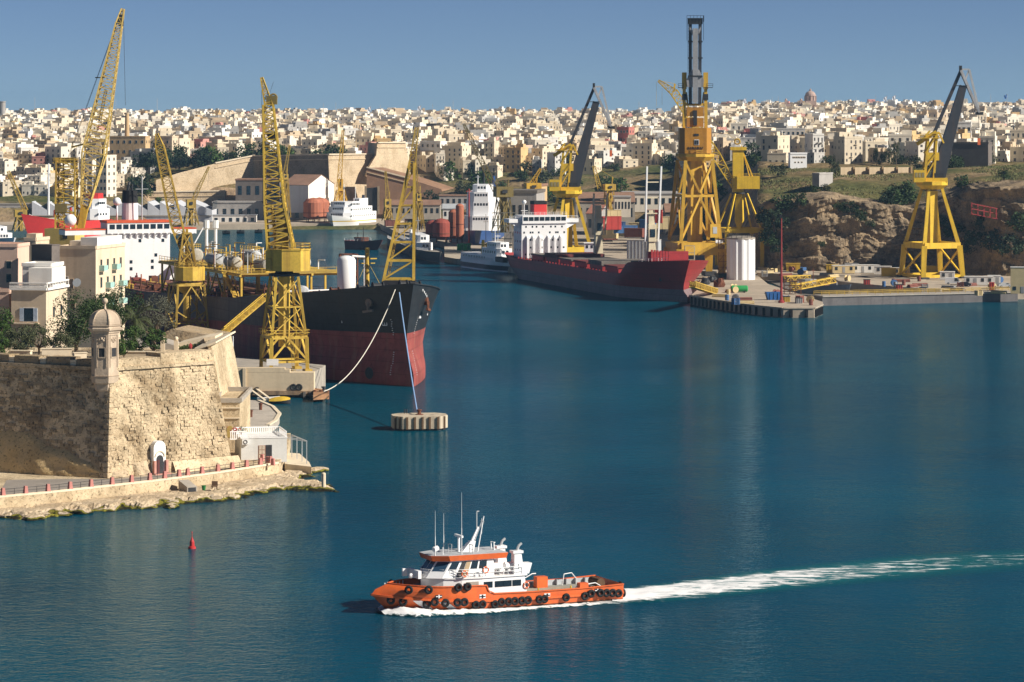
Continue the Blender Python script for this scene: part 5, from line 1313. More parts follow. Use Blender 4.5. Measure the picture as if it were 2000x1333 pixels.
# ================================================================== ORANGE PILOT / CREW BOAT under way
BB = GP(744, 1198, 0); BS = GP(1190, 1166, 0)
BUv = (BB - BS).normalized(); LB = (BB - BS).length; BW = 7.6
pb = thing('crew_boat', 'orange and white crew boat with tyre fenders under way', 'boat', BS, math.atan2(BUv.y, BUv.x))
def p_top(t): return interp([(0, 2.05), (0.15, 1.9), (0.40, 1.9), (0.56, 2.0), (0.60, 3.0), (0.80, 3.15), (1, 3.4)], t)
def p_mid(t): return interp([(0, 1.05), (0.5, 1.1), (0.75, 1.45), (1, 2.2)], t)
def p_xb(z): return LB + interp([(-1, -2.5), (0, -1.2), (1.2, 0.3), (2.2, 1.2), (2.8, 0.7), (3.5, -1.1)], z)
def p_xs(z): return 0.0
def p_half(t, z):
    fl = max(0, min(1, z / 3)); k = max(0, (t - lerp(0.58, 0.74, fl)) / (1 - lerp(0.58, 0.74, fl)))
    return BW / 2 * (1 - k ** lerp(1.7, 2.4, fl)) * lerp(0.93, 1.0, min(1, max(0, z) / 1.2))
hull_part([-1, -0.4, 0, 0.3], p_xs, p_xb, p_half, 60).build('boot_stripe', mat('boot_dark', (0.10, 0.05, 0.03)), pb, smooth=True)
hull_part([0.3, 0.7, p_mid], p_xs, p_xb, p_half, 60).build('lower_hull', ORNG, pb, smooth=True)
hull_part([p_mid, lambda t: lerp(p_mid(t), p_top(t), .5), p_top], p_xs, p_xb, p_half, 60).build('upper_hull', ORNG, pb, smooth=True)
DKG = mat('boat_deck', (0.30, 0.29, 0.25), 0.85, 0.2, 0.8)
deck_mesh(lambda t: interp([(0, 1.25), (0.55, 1.3), (0.57, 2.3), (1, 2.8)], t), p_xs, p_xb, p_half, 60, inset=0.04).build('deck', DKG, pb)
rub = MB()
for sg in (1, -1):
    pts = [Vector((lerp(0, p_xb(p_mid(t)), t), sg * (p_half(t, p_mid(t)) + 0.06), p_mid(t))) for t in [i / 40 for i in range(41)]]
    for p, q in zip(pts, pts[1:]): rub.bar(p, q, 0.16, 0.24)
rub.build('rubbing_strake', ORNG, pb)
inb = MB()
for sg in (1, -1):
    pts = [(t, Vector((lerp(0, p_xb(p_top(t)), t), sg * p_half(t, p_top(t)), p_top(t)))) for t in [i / 40 for i in range(41)]]
    for (t, p), (t2, q) in zip(pts, pts[1:]): inb.bar(p, q, 0.22, 0.12)
inb.build('gunwale_cap', ORNG, pb)
# inner bulwark faces with white stays on the aft deck
for sg in (1, -1):
    for k in range(9):
        x = 1.5 + k * 1.25; y = sg * (BW / 2 - 0.32); MB().prism([(x, y - .22), (x + .1, y - .22), (x + .1, y + .22), (x, y + .22)], 1.25, 1.95).build('bulwark_stay', CORR, pb)
    MB().b2(0.6, 13, sg * (BW / 2 - 0.14), sg * (BW / 2 - 0.10), 1.25, 1.9).build('bulwark_lining', CORR, pb)
def hp(t, z, sg, off=0.0):
    x = lerp(p_xs(z), p_xb(z), t); y = p_half(t, z) * sg; t2 = t - 0.004
    tg = Vector((x - lerp(p_xs(z), p_xb(z), t2), y - p_half(t2, z) * sg, 0)).normalized(); n_ = Vector((-tg.y, tg.x, 0)) * sg
    return Vector((x, y, z)) + n_ * off, tg, n_
tyr = MB().torus((0, 0, 0), (0, 1, 0), 0.34, 0.17, 16, 8).mesh('tyre'); tyr.materials.append(BLACK); tyr.polygons.foreach_set('use_smooth', [True] * len(tyr.polygons))
def tyre(t, z, sg=1):
    p, tg, n_ = hp(t, z, sg, 0.2); o = bpy.data.objects.new('tyre_fender', tyr); COL.objects.link(o); o.parent = pb; o.location = p; o.rotation_euler = (0, 0, math.atan2(n_.y, n_.x) + PI / 2)
xpx = lambda px: (1212 - px) / (1212 - 728)
for px in (942, 979, 1003, 1017, 1032, 1048, 1063, 1075, 1085, 1111, 1124, 1165, 1171, 1189, 1200): 
    pass
for px, z in ((752, 1.6), (775, 2.9), (808, 2.9), (807, 1.15), (770, 1.45), (823, 1.4), (841, 1.25), (864, 1.25), (877, 1.25), (862, 3.0), (881, 3.0), (895, 0.85), (909, 0.85), (934, 0.75), (950, 0.95), (965, 0.95), (978, 0.95), (993, 0.95), (1006, 0.95), (1030, 0.95), (1041, 0.95),
              (1087, 0.95), (1127, 0.95), (1141, 1.2), (1161, 1.2), (1174, 1.15), (1187, 1.1), (1200, 1.0)):
    tyre(max(0.012, xpx(px)), z); 
    if px % 2: tyre(max(0.012, xpx(px)), z, -1)
for y, z in ((-1.5, 1.5), (0.5, 1.3), (2.6, 1.7), (3.3, 0.9)):
    o = bpy.data.objects.new('tyre_fender', tyr); COL.objects.link(o); o.parent = pb; o.location = (-0.2, y, z); o.rotation_euler = (0, 0, PI / 2)
# white slanted stripes near the bow
for t0 in (0.825, 0.735):
    P = []
    for k in range(7):
        z = lerp(0.28, p_mid(t0) - 0.12, k / 6); P.append([hp(t0 + 0.022 * k / 6, z, 1, 0.03)[0], hp(t0 + 0.032 + 0.022 * k / 6, z, 1, 0.03)[0]])
    MB().grid(P).build('white_stripe', WHITEC, pb)
for t0, z in ((0.605, 1.75), (0.335, 1.35), (0.115, 1.5), (0.777, 2.05)):
    p, tg, n_ = hp(t0, z, 1, 0.03); 
    b0 = MB().slab([p - tg * .38 - Vector((0, 0, .22)), p + tg * .38 - Vector((0, 0, .22)), p + tg * .38 + Vector((0, 0, .22)), p - tg * .38 + Vector((0, 0, .22))], -n_ * .05).build('draught_plate', WHITEC if t0 > .3 and t0 < .7 else BLACK, pb)
    MB().bar(p + n_ * .01 - tg * .34, p + n_ * .01 + tg * .34, .1).bar(p + n_ * .01 - Vector((0, 0, .2)), p + n_ * .01 + Vector((0, 0, .2)), .12).build('plate_mark', BLACK if t0 > .3 and t0 < .7 else WHITEC, b0)
# main deckhouse: long white block with rounded front
xa, xf = 12.6, LB - 5.0; zd = 1.25
def house_outline(x0, x1, hw, nose, n=8):
    return [(x0, -hw), (x1 - nose, -hw)] + [(x1 - nose + nose * math.sin(PI * k / n), -hw * math.cos(PI * k / n)) for k in range(1, n)] + [(x1 - nose, hw), (x0, hw)]
MB().prism(house_outline(xa, xf, 3.15, 6.4), zd, 3.75).build('deckhouse', WHITEC, pb)
MB().prism(house_outline(xa - .3, xf + .1, 3.3, 6.5), 3.75, 3.9).build('boat_deck', WHITE, pb)
# windows of the deckhouse on the port side
for px in (928, 951, 968, 988):
    x = xpx(px) * LB; MB().b2(x - .55, x + .55, 3.1, 3.19, 2.6, 3.3).build('cabin_window', GLASS, pb)
x = xpx(895) * LB; MB().b2(x - .8, x + .8, 3.1, 3.17, 2.8, 3.4).build('vent_panel', CONC, pb)
# wheelhouse with raked front windows
wx0, wx1, wh = 16.2, 24.4, 2.5
W0, W1 = 3.9, 5.85
base = [(wx0, -wh), (wx1 - 1.6, -wh), (wx1, -1.5), (wx1, 1.5), (wx1 - 1.6, wh), (wx0, wh)]
top = [(wx0, -wh * .94), (wx1 - 2.9, -wh * .94), (wx1 - 1.45, -1.35), (wx1 - 1.45, 1.35), (wx1 - 2.9, wh * .94), (wx0, wh * .94)]
MB().prism(base, W0, W1, top=top).build('wheelhouse', WHITEC, pb)
rtop = [(wx0 - 1.5, -wh - .15), (wx1 - 2.6, -wh - .15), (wx1 - .75, -1.75), (wx1 - .75, 1.75), (wx1 - 2.6, wh + .15), (wx0 - 1.5, wh + .15)]
rtop2 = [(x + (-.2 if x < 20 else .25), y * 1.03) for x, y in rtop]
MB().prism(rtop, W1, W1 + .62, top=rtop2).build('roof_band', ORNG, pb)
MB().prism([(x * .995 + .1, y * .95) for x, y in rtop2], W1 + .55, W1 + .66).build('roof_deck', CORR, pb)
def facewin(a0, a1, b0, b1, u0, u1, v0, v1, name='wheelhouse_window', m=GLASS):
    A0, A1, B0, B1 = (Vector((*p, z)) for p, z in ((a0, W0), (a1, W0), (b0, W1), (b1, W1)))
    f = lambda u, v: (A0.lerp(A1, u)).lerp(B0.lerp(B1, u), v)
    n_ = (A1 - A0).cross(B0 - A0).normalized(); 
    if n_.dot(Vector((A0.x + A1.x - 42, A0.y + A1.y, 0))) < 0: n_ = -n_
    return MB().slab([f(u0, v0) + n_ * .035, f(u1, v0) + n_ * .035, f(u1, v1) + n_ * .035, f(u0, v1) + n_ * .035], -n_ * .06).build(name, m, pb)
SHINE = mat('boat_glass', (0.03, 0.07, 0.12), 0.08, 0.1, 1.0, spec=0.9)
for k in range(2): facewin(base[2], base[3], top[2], top[3], .06 + k * .48, .46 + k * .48, .40, .93, m=SHINE)
for i in (1, 3): facewin(base[i], base[i + 1], top[i], top[i + 1], .1, .9, .40, .93, m=SHINE)
for i, rng_ in ((4, ((0.03, .2), (.50, .64), (.68, .84))), (0, ((.1, .3), (.4, .6), (.7, .95)))):
    for u0, u1 in rng_: facewin(base[i], base[(i + 1) % 6], top[i], top[(i + 1) % 6], u0, u1, .45, .92)
facewin(base[4], base[5], top[4], top[5], .26, .36, .02, .92, 'doorway', DARK); facewin(base[4], base[5], top[4], top[5], .37, .47, .02, .92, 'wheelhouse_door', mat('tan_door', (0.45, 0.33, 0.2)))
# rails
def prail(name, pts, h=1.0, gap=1.0, rows=2): return MB().rail(pts, h, 0.03, rows=rows, gap=gap).build(name, WHITEC, pb)
ol = house_outline(xa, xf, 3.15, 6.4); ring = [(x, y, 3.9) for x, y in ol]
prail('boat_deck_railing', [ring[-1], ring[-2]], 0.95, 1.1); prail('boat_deck_railing', [ring[0], ring[1]], 0.95, 1.1)
prail('bow_railing', ring[1:-1], 0.95, 0.7, 3)
MB().b2(25.0, 25.4, -1.6, 1.6, 3.9, 4.8).build('windbreak', WHITEC, pb)
MB().b2(25.6, 26.2, -1.4, -1.1, 3.9, 4.8).sphere((26.0, .8, 4.2), .3, 8, 6).build('fairlead_box', WHITEC, pb)
# bow bulwark inner side and stem cap
for k in range(7):
    t = .86 + k * .018; p, tg, n_ = hp(t, 3.0, -1, -0.15); MB().bar(p - Vector((0, 0, .5)), p + Vector((0, 0, .3)), .12).build('bow_stay', WHITE, pb)
# roof gear: mast, radar, whip aerials, lights, searchlight
Zr = W1 + .64
mst = MB().prism([(18.0, -.7), (19.4, -.5), (19.4, .5), (18.0, .7)], Zr, Zr + 1.2, top=[(17.6, -.4), (18.2, -.3), (18.2, .3), (17.6, .4)])
mst.bar((17.9, 0, Zr + 1.2), (17.1, 0, Zr + 2.8), .28, w2=.2).bar((17.6, -.9, Zr), (16.4, 0, Zr + 4.0), .1).bar((17.6, .9, Zr), (16.4, 0, Zr + 4.0), .1).build('mast', WHITEC, pb)
MB().bar((17.3, 0, Zr + 2.0), (17.3, 0, Zr + 4.6), .1).bar((17.3, 0, Zr + 4.6), (17.0, 0, Zr + 4.6), .12).bar((16.6, -.5, Zr + 3.4), (16.6, .5, Zr + 3.4), .07).bar((16.8, .3, Zr + 2), (16.8, .3, Zr + 3.8), .06).build('mast_pole', SILV, pb)
MB().tube((19.6, 0, Zr), (19.6, 0, Zr + 1.7), .16).b2(19.45, 19.75, -1.0, 1.0, Zr + 1.75, Zr + 2.0).build('radar_scanner', WHITEC, pb)
for x, y, h_ in ((23.4, 1.9, 5.2), (20.2, 2.2, 7.2), (20.9, -1.4, 4.4)):
    MB().tube((x, y, Zr), (x, y, Zr + h_ * .42), .07, 6, r2=.05).tube((x, y, Zr + h_ * .42), (x, y, Zr + h_), .035, 5, r2=.015).build('whip_aerial', WHITE, pb)
MB().tube((22.9, 1.0, Zr), (22.9, 1.0, Zr + .5), .06).tube((22.7, 1.0, Zr + .75), (23.25, 1.1, Zr + .6), .32, 12).build('searchlight', WHITEC, pb)
MB().tube((22.3, 1.6, Zr), (22.3, 1.6, Zr + .9), .06).build('roof_post', WHITEC, pb)
for x, y in ((20.8, .2), (18.8, 1.8)):
    MB().path([(x, y - .5, Zr), (x, y - .5, Zr + 1.0), (x - .05, y + .4, Zr + 1.0), (x, y + .4, Zr)], .05).bar((x, y - .5, Zr + .5), (x, y + .4, Zr + .5), .05).build('roof_hoop', SILV, pb)
# aft of wheelhouse: raft canisters, ladder frame, funnels, lifebuoys
for x in (15.9, 13.9):
    r = MB().hcyl((x - .75, 2.0, 4.85), (x + .75, 2.0, 4.85), .42, 12).build('life_raft_canister', WHITEC, pb); MB().b2(x - .5, x - .4, 1.6, 2.4, 3.9, 4.5).b2(x + .4, x + .5, 1.6, 2.4, 3.9, 4.5).build('raft_cradle', SILV, r)
ldm = MB()
for y in (-.4, .4): ldm.tube((15.0, y - .2, 3.9), (15.2, y - .2, 7.4), .07)
for k in range(4): ldm.tube((15.05, -.6, 4.9 + k * .82), (15.05, .2, 4.9 + k * .82), .06)
ldm.build('ladder_frame', WHITEC, pb)
for y in (2.3, -2.3):
    f_ = MB().prism([(12.2, y - .8), (13.8, y - .8), (13.8, y + .8), (12.2, y + .8)], 1.25, 6.3, top=[(12.8, y - .42), (13.7, y - .42), (13.7, y + .42), (12.8, y + .42)]).b2(12.6, 13.9, y - .55, y + .55, 6.3, 6.6).build('funnel', WHITEC, pb)
    MB().path([(13.2, y, 6.5), (13.0, y, 7.1), (12.6, y, 7.4)], .16).build('exhaust_pipe', SILV, f_)
MB().prism([(11.9, 1.7), (13.2, 1.7), (13.2, 2.9), (11.9, 2.9)], 3.9, 5.1, top=[(11.5, 1.7), (13.2, 1.7), (13.2, 2.9), (11.5, 2.9)]).build('vent_housing', WHITEC, pb)
LBUOY = mat('buoy_orange', (0.75, 0.16, 0.05), 0.5)
for x, y, z in ((20.3, 3.25, 4.4), (17.6, 3.25, 4.7), (12.4, 3.2, 2.6)):
    MB().torus((x, y, z), (0, 1, 0), .34, .09, 16, 8).build('lifebuoy', LBUOY, pb)
    w_ = MB()
    for k in range(4): a_ = PI / 4 + k * PI / 2; w_.tube((x + .34 * math.cos(a_) - .05, y, z + .34 * math.sin(a_)), (x + .34 * math.cos(a_) + .05, y, z + .34 * math.sin(a_)), .1, 8)
    w_.build('lifebuoy_band', WHITEC, pb)
# after deck gear
MB().b2(7.2, 8.6, -2.9, -1.9, 1.3, 2.6).build('winch_housing', ORNG, pb); MB().tube((1.7, -1.2, 1.9), (1.7, 1.2, 1.9), .55, 12).build('rope_drum', BROWN, pb)
MB().path([(11.5, -2.9, 1.3), (11.2, -2.9, 2.3), (9.6, -2.9, 2.5), (8.8, -2.9, 2.9), (8.3, -2.9, 2.9)], .06).build('cargo_rail', WHITEC, pb); MB().path([(4.8, -2.9, 1.3), (4.6, -2.9, 2.6), (3.6, -2.9, 2.7), (3.0, -2.9, 2.0)], .06).build('cargo_rail', WHITEC, pb); MB().path([(6.2, 3.1, 1.4), (5.8, 3.1, 2.1), (3.4, 3.1, 2.3), (2.7, 3.1, 1.9)], .06).build('cargo_rail', WHITEC, pb)
MB().b2(4.6, 5.7, 2.9, 3.75, 1.3, 2.45).build('towing_post', ORNG, pb)
MB().path([(7.5, 3.0, 1.3), (11.8, 3.0, 1.35)], .12).build('hose_rack', WHITE, pb)
for x in (10.9, 6.7): MB().tube((x, 3.3, 1.3), (x, 3.3, 2.2), .1).build('yellow_stanchion', YEL3, pb)
MB().b2(5, 11, -1.6, 1.6, 1.27, 1.36).build('cargo_mat', mat('deck_timber', (0.36, 0.31, 0.23), 0.9, 0.2, 1), pb)

# ---- bow wave, side wash and wake (foam sheets lying on the water)
def foam_mat(key, dens, scale, stretch, white=0.85, under=(0.006, 0.15, 0.17), fade=0.5):
    m = bpy.data.materials.new(key); m.use_nodes = True; n = m.node_tree; n.nodes.clear(); N = n.nodes.new; L = n.links.new
    out = N('ShaderNodeOutputMaterial'); b = N('ShaderNodeBsdfPrincipled'); tr = N('ShaderNodeBsdfTransparent'); mx = N('ShaderNodeMixShader')
    b.inputs['Roughness'].default_value = 0.6; b.inputs['Specular IOR Level'].default_value = 0.2
    L(tr.outputs[0], mx.inputs[1]); L(b.outputs[0], mx.inputs[2]); L(mx.outputs[0], out.inputs[0])
    uv = N('ShaderNodeUVMap'); sp = N('ShaderNodeSeparateXYZ'); L(uv.outputs[0], sp.inputs[0])
    tc = N('ShaderNodeTexCoord'); mp = N('ShaderNodeMapping'); mp.inputs['Scale'].default_value = stretch; L(tc.outputs['Object'], mp.inputs[0])
    t = N('ShaderNodeTexNoise'); t.inputs['Scale'].default_value = scale; t.inputs['Detail'].default_value = 7; t.inputs['Roughness'].default_value = 0.68; t.inputs['Distortion'].default_value = 0.7; L(mp.outputs[0], t.inputs['Vector'])
    def M(op, a, b_):
        x = N('ShaderNodeMath'); x.operation = op
        for i, v in ((0, a), (1, b_)):
            if isinstance(v, (int, float)): x.inputs[i].default_value = v
            else: L(v, x.inputs[i])
        return x.outputs[0]
    def rng(s, a, b_, c=0, d=1):
        r = N('ShaderNodeMapRange'); r.inputs[1].default_value = a; r.inputs[2].default_value = b_; r.inputs[3].default_value = c; r.inputs[4].default_value = d; L(s, r.inputs[0]); return r.outputs[0]
    # u runs 0 (thick foam) to 1 (faded); v runs 0..1 across with soft edges
    edge = M('MULTIPLY', rng(sp.outputs[1], 0, 0.3), rng(sp.outputs[1], 1, 0.7))
    body = M('ADD', t.outputs[0], M('SUBTRACT', M('MULTIPLY', edge, dens), M('MULTIPLY', M('POWER', sp.outputs[0], 0.55), fade)))
    foam = rng(body, 0.52, 0.66)
    aer = M('MULTIPLY', M('MULTIPLY', edge, rng(sp.outputs[0], 1.3, 0.3)), 0.85)
    c = N('ShaderNodeMix'); c.data_type = 'RGBA'; c.inputs[6].default_value = (*under, 1); c.inputs[7].default_value = (white, white, white, 1); L(foam, c.inputs[0]); L(c.outputs[2], b.inputs['Base Color'])
    al = M('MAXIMUM', M('MULTIPLY', foam, rng(sp.outputs[0], 1.0, 0.85)), aer); L(al, mx.inputs[0])
    return m
def sheet(name, rows_, m, label, uvr=None):
    """rows_: list of rows of points, u along rows, v across"""
    mb = MB().grid(rows_); nr, nc = len(rows_), len(rows_[0]); o = mb.build(name, m, smooth=True)
    uvl = o.data.uv_layers.new(name='UVMap')
    for lp in o.data.loops:
        i, j = divmod(lp.vertex_index, nc); uvl.data[lp.index].uv = (i / (nr - 1), j / (nc - 1))
    return tag(o, label, 'foam', kind='stuff')
P = []
for i in range(121):
    u = i / 120; a = GP(lerp(1196, 2150, u), interp([(0, 1152), (.3, 1112), (.6, 1082), (1, 1060)], u), 0); b = GP(lerp(1196, 2150, u), interp([(0, 1182), (.12, 1178), (.45, 1148), (.7, 1127), (1, 1108)], u), 0)
    r = []
    for j in range(15):
        v = j / 14; p = a.lerp(b, v); k = math.sin(PI * v)
        p.z = 0.03 + k * (0.5 * math.exp(-u * 7) + 0.10) * (0.6 + 0.6 * noise.noise(p * 0.5)); r.append(p)
    P.append(r)
sheet('wake_foam', P, foam_mat('wake_foam', 0.34, 0.75, (0.4, 1.2, 1), fade=0.40), 'white churned wake trailing right behind the crew boat')
BM = Matrix.Translation(BS) @ Matrix.Rotation(pb.rotation_euler.z, 4, 'Z')
for sg, lab in ((1, 'white bow wave and wash along the near side of the crew boat'), (-1, 'white wash along the far side of the crew boat')):
    P = []
    for i in range(81):
        u = i / 80; t = lerp(1.0, 0.0, u); wd = interp([(0, 2.0), (.10, 3.6), (.3, 2.4), (.6, 1.8), (1, 2.2)], u); hh = interp([(0, .5), (.07, 1.1), (.2, .6), (.5, .25), (1, .2)], u)
        r = []
        for j in range(9):
            v = j / 8; x = t * (LB - .2) + .4 * (1 - u); y = sg * (max(0, p_half(t, 0.2)) - 0.15 + wd * v); z = 0.02 + hh * max(0, math.sin(PI * (0.25 + .75 * v))) * (0.75 + 0.6 * noise.noise(Vector((x * 1.1, y * 1.1, 3))))
            r.append(BM @ Vector((x, y, z)))
        P.append(r)
    sheet('bow_wave', P, foam_mat('wash_foam_%d' % sg, 0.34, 1.3, (.7, 1, 1), fade=0.15), lab)

# ---- red channel buoy
by = thing('channel_buoy', 'small red channel buoy off the promenade', 'buoy', GP(375, 1072, 0), 0)
BR_ = mat('buoy_red', (0.45, 0.03, 0.03), 0.5)
MB().lathe((0, 0, 0), [(0.5, -.3), (0.52, 0), (0.5, 0.25), (0.3, 0.35)], 14).build('float', BR_, by)
MB().lathe((0, 0, .35), [(0.34, 0), (0.3, 0.6), (0.16, 0.9), (0.06, 1.2)], 8).build('tower', BR_, by)
MB().tube((0, 0, 1.4), (0, 0, 2.1), .04).sphere((0, 0, 2.15), .1, 8, 6).build('lantern', BR_, by)
# ================================================================== CRANES
def crane_at(name, label, bx, by_, Y, cat='crane'):
    t = thing(name, label, cat, WP(bx, by_, Y)); s_ = Y / F
    def L(px, py, dy=0.0): return Vector(((px - bx) * s_, dy, (by_ - py) * s_))
    return t, L, s_
def rotv(x, y, a): return (x * math.cos(a) - y * math.sin(a), x * math.sin(a) + y * math.cos(a))
def legs4(t, m, hw0, hw1, z0, z1, w_, rot, name='leg', w2=None, cx=0.0, cy=0.0):
    out = []
    for i, j in ((-1, -1), (1, -1), (1, 1), (-1, 1)):
        a = rotv(i * hw0, j * hw0, rot); b = rotv(i * hw1, j * hw1, rot)
        p, q = Vector((a[0] + cx, a[1] + cy, z0)), Vector((b[0] + cx, b[1] + cy, z1)); MB().bar(p, q, w_, w2=w2 or w_).build(name, m, t); out.append((p, q))
    return out
def ring(t, lg, k, m, w_, h_, name):
    """horizontal beams joining the legs at fraction k"""
    c = [p.lerp(q, k) for p, q in lg]
    for a, b in zip(c, c[1:] + c[:1]): MB().bar(a, b, w_, h_).build(name, m, t)
def xbrace(t, lg, k0, k1, m, w_, name='brace', style='x'):
    for (p, q), (p2, q2) in zip(lg, lg[1:] + lg[:1]):
        mb = MB()
        if style == 'x': mb.bar(p.lerp(q, k0), p2.lerp(q2, k1), w_).bar(p2.lerp(q2, k0), p.lerp(q, k1), w_)
        else:
            mid = (p.lerp(q, k1) + p2.lerp(q2, k1)) / 2; mb.bar(p.lerp(q, k0), mid, w_).bar(p2.lerp(q2, k0), mid, w_)
        mb.build(name, m, t)
def poly_house(t, m, r, z0, z1, n=8, rot=0.0, name='machinery_house', sx=1.0):
    pts = [(sx * r * math.cos(rot + 2 * PI * i / n), r * math.sin(rot + 2 * PI * i / n)) for i in range(n)]
    return MB().prism(pts, z0, z1).build(name, m, t)

# ---- 2: the tall crane at the stone quay
t, L, s_ = crane_at('quay_crane', 'tall yellow quay crane with near-vertical boom beside the tanker bow', 555, 727, 650)
lg = legs4(t, YEL, 3.85, 3.7, 0, 7.3, 0.7, R(20)); ring(t, lg, 1.0, YEL, 0.4, 0.65, 'portal_beam'); ring(t, lg, 0.32, YEL, 0.3, 0.4, 'tie_beam')
xbrace(t, lg, 0.36, 0.95, YEL, 0.4, style='v')
for p, q in lg: MB().box((p.x, p.y, 0.35), (1.5, 2.2, 0.9), R(20)).build('bogie', YEL2, t)
lg2 = legs4(t, YEL, 3.6, 2.3, 7.3, 19.6, 0.48, R(20), 'tower_leg'); xbrace(t, lg2, 0.05, 0.5, YEL, 0.2); xbrace(t, lg2, 0.5, 0.97, YEL, 0.2); ring(t, lg2, 0.5, YEL, .25, .25, 'tie_beam')
MB().prism(hx(1.2, 8), 5.2, 19.8).build('central_column', YEL, t)
MB().rail([(*rotv(i * 4.2, j * 4.2, R(20)), 7.7) for i, j in ((-1, -1), (1, -1), (1, 1), (-1, 1), (-1, -1))], 1.1, .05, gap=1.3).build('walkway_railing', YEL, t)
ldr = MB()
for k in range(26): ldr.bar((2.0 - k * .02, -4.3, 0.4 + k * .3), (2.6 - k * .02, -4.3, .4 + k * .3), .07)
ldr.bar((2.0, -4.3, 0), (1.5, -4.3, 8), .08).bar((2.6, -4.3, 0), (2.1, -4.3, 8), .08).build('ladder', YEL, t)
MB().lathe((0, 0, 19.7), [(3.2, 0), (3.2, 0.5), (1.9, 0.6), (1.7, 1.1)], 20).build('slewing_ring', DARK, t)
hs_ = [(-3.6, -2.4), (-0.2, -3.9), (3.6, -3.6), (5.2, -1.4), (5.2, 2.4), (-1, 3.6), (-3.6, 2.6)]
MB().prism(hs_, 20.8, 25.0).build('machinery_house', YEL, t); MB().prism([(x * 1.03, y * 1.03) for x, y in hs_], 25.0, 25.25).build('house_roof', YEL, t)
MB().box((-2.9, -2.86, 22.4), (1.2, .1, 2.2), R(-24)).build('house_door', YEL2, t); MB().rail([(*p, 25.25) for p in hs_ + hs_[:1]], 1.1, .05, gap=1.5).build('roof_railing', YEL, t)
MB().lattice(L(549, 486), L(537, 400), 5.2, 4.0, 7, 0.42, br=.24).build('boom_root', YEL, t); MB().lattice(L(537, 400), L(524, 205), 4.0, 2.0, 15, 0.36, br=.2).build('boom', YEL, t)
MB().lattice(L(526, 210), L(511, 152), 1.7, 0.45, 8, 0.22, br=.14).build('fly_jib', YEL, t); MB().box(L(531, 196), (2.2, 1.6, 1.8)).torus(L(534, 191), (0, 1, 0), .7, .2).build('boom_head', OLIVE, t)
MB().prism([(-1.6, -1), (0.9, -1), (0.9, 1), (-1.6, 1)], 25.2, 33).build('operator_column', OLIVE, t); MB().tube(L(540, 486), L(531, 400), .35).build('stay_pipe', YEL2, t)
MB().box(L(532, 268), (1.8, 1.6, 1.4)).build('sheave_block', DARK, t)
MB().bar(L(561, 484, -1), L(528, 230), .1).bar(L(561, 484, 1), L(528, 230), .1).bar(L(511, 153), L(513, 400), .07).bar(L(526, 186), L(534, 160), .05).build('hoist_ropes', DARK, t)
MB().bar(L(572, 486, -1.6), L(556, 400, -.6), .35).bar(L(572, 486, 1.6), L(556, 400, .6), .35).bar(L(556, 400), L(540, 398), .3).build('back_stay', YEL, t)
MB().box(L(536, 704, -5.2), (2.4, .1, 1.3)).build('white_notice_board', WHITEC, t)
# gangway slanting up to the ship
gw = thing('boarding_gangway', 'yellow stepped gangway slanting up to the tanker deck', 'gangway', WP(425, 662, 655))
a, b = WP(423, 664, 655), WP(517, 584, 680); d_ = (b - a); mb = MB().bar(a, b, 1.5, .25); mb.build('deck', YEL2, gw, world=True)
for sg in (-.75, .75):
    o_ = Vector((0.3 * sg, sg, 0)); mb = MB()
    for k in range(15): p = a.lerp(b, k / 14) + o_; mb.bar(p, p + Vector((0, 0, 1.1)), .12); 
    mb.bar(a + o_ + Vector((0, 0, 1.1)), b + o_ + Vector((0, 0, 1.1)), .14).build('handrail', YEL, gw, world=True)
for k in range(14): p = a.lerp(b, (k + .5) / 14); MB().box((p.x, p.y - .85, p.z + .3), (1.0, .1, .8)).build('side_panel', YEL if k % 2 else YEL2, gw, world=True)

# ---- 3: the crane behind the trees, with cylindrical house
t, L, s_ = crane_at('quay_crane', 'weathered yellow quay crane with round house and lattice boom leaning left', 365, 648, 742)
lg = legs4(t, YEL2, 4.0, 3.2, 0, 11.0, 0.45, R(24)); xbrace(t, lg, .02, .45, YEL2, .28); xbrace(t, lg, .5, .97, YEL2, .28, style='v'); ring(t, lg, .2, YEL2, .3, .3, 'tie_beam'); ring(t, lg, 1.0, YEL2, .4, .5, 'portal_beam')
MB().tube((0, 0, 2.6), (0, 0, 11), 0.9, 12).build('central_column', YEL, t); MB().lathe((0, 0, 11), [(1.2, -2.0), (3.4, 0), (3.4, .5)], 16).build('slewing_cone', YEL2, t)
MB().lathe((0.6, 0, 12.0), [(3.6, 0), (3.6, 3.1), (3.4, 3.2)], 10).build('machinery_house', YEL, t)
lg = legs4(t, YEL2, 2.0, 0.9, 15.2, 23, .35, R(10), 'tower_leg'); xbrace(t, lg, .05, .5, YEL2, .2); xbrace(t, lg, .5, 1, YEL2, .2); ring(t, lg, 1, YEL2, .3, .3, 'tie_beam')
MB().rail([(-2.6, -2.6, 15.2), (3.6, -2.6, 15.2), (3.6, 2.6, 15.2)], 1, .05).build('house_railing', YEL2, t)
MB().bar((0, 0, 15), (0, 0, 24), .6).build('mast_post', YEL2, t)
MB().lattice(L(371, 522), L(345, 440), 1.2, 2.6, 7, .26, br=.15).build('boom_root', YEL2, t); MB().lattice(L(345, 440), L(312, 285), 2.6, 1.9, 14, .24, br=.14).build('boom', YEL2, t); MB().lattice(L(312, 287), L(306, 262), 1.9, .6, 3, .2, br=.12).build('boom_tip', YEL2, t)
MB().bar(L(362, 462), L(309, 275), .1).bar(L(380, 520), L(362, 462), .2).build('luffing_ropes', DARK, t); MB().box(L(358, 470), (2.2, 1.8, 1.6)).build('winch_platform', DARK, t)

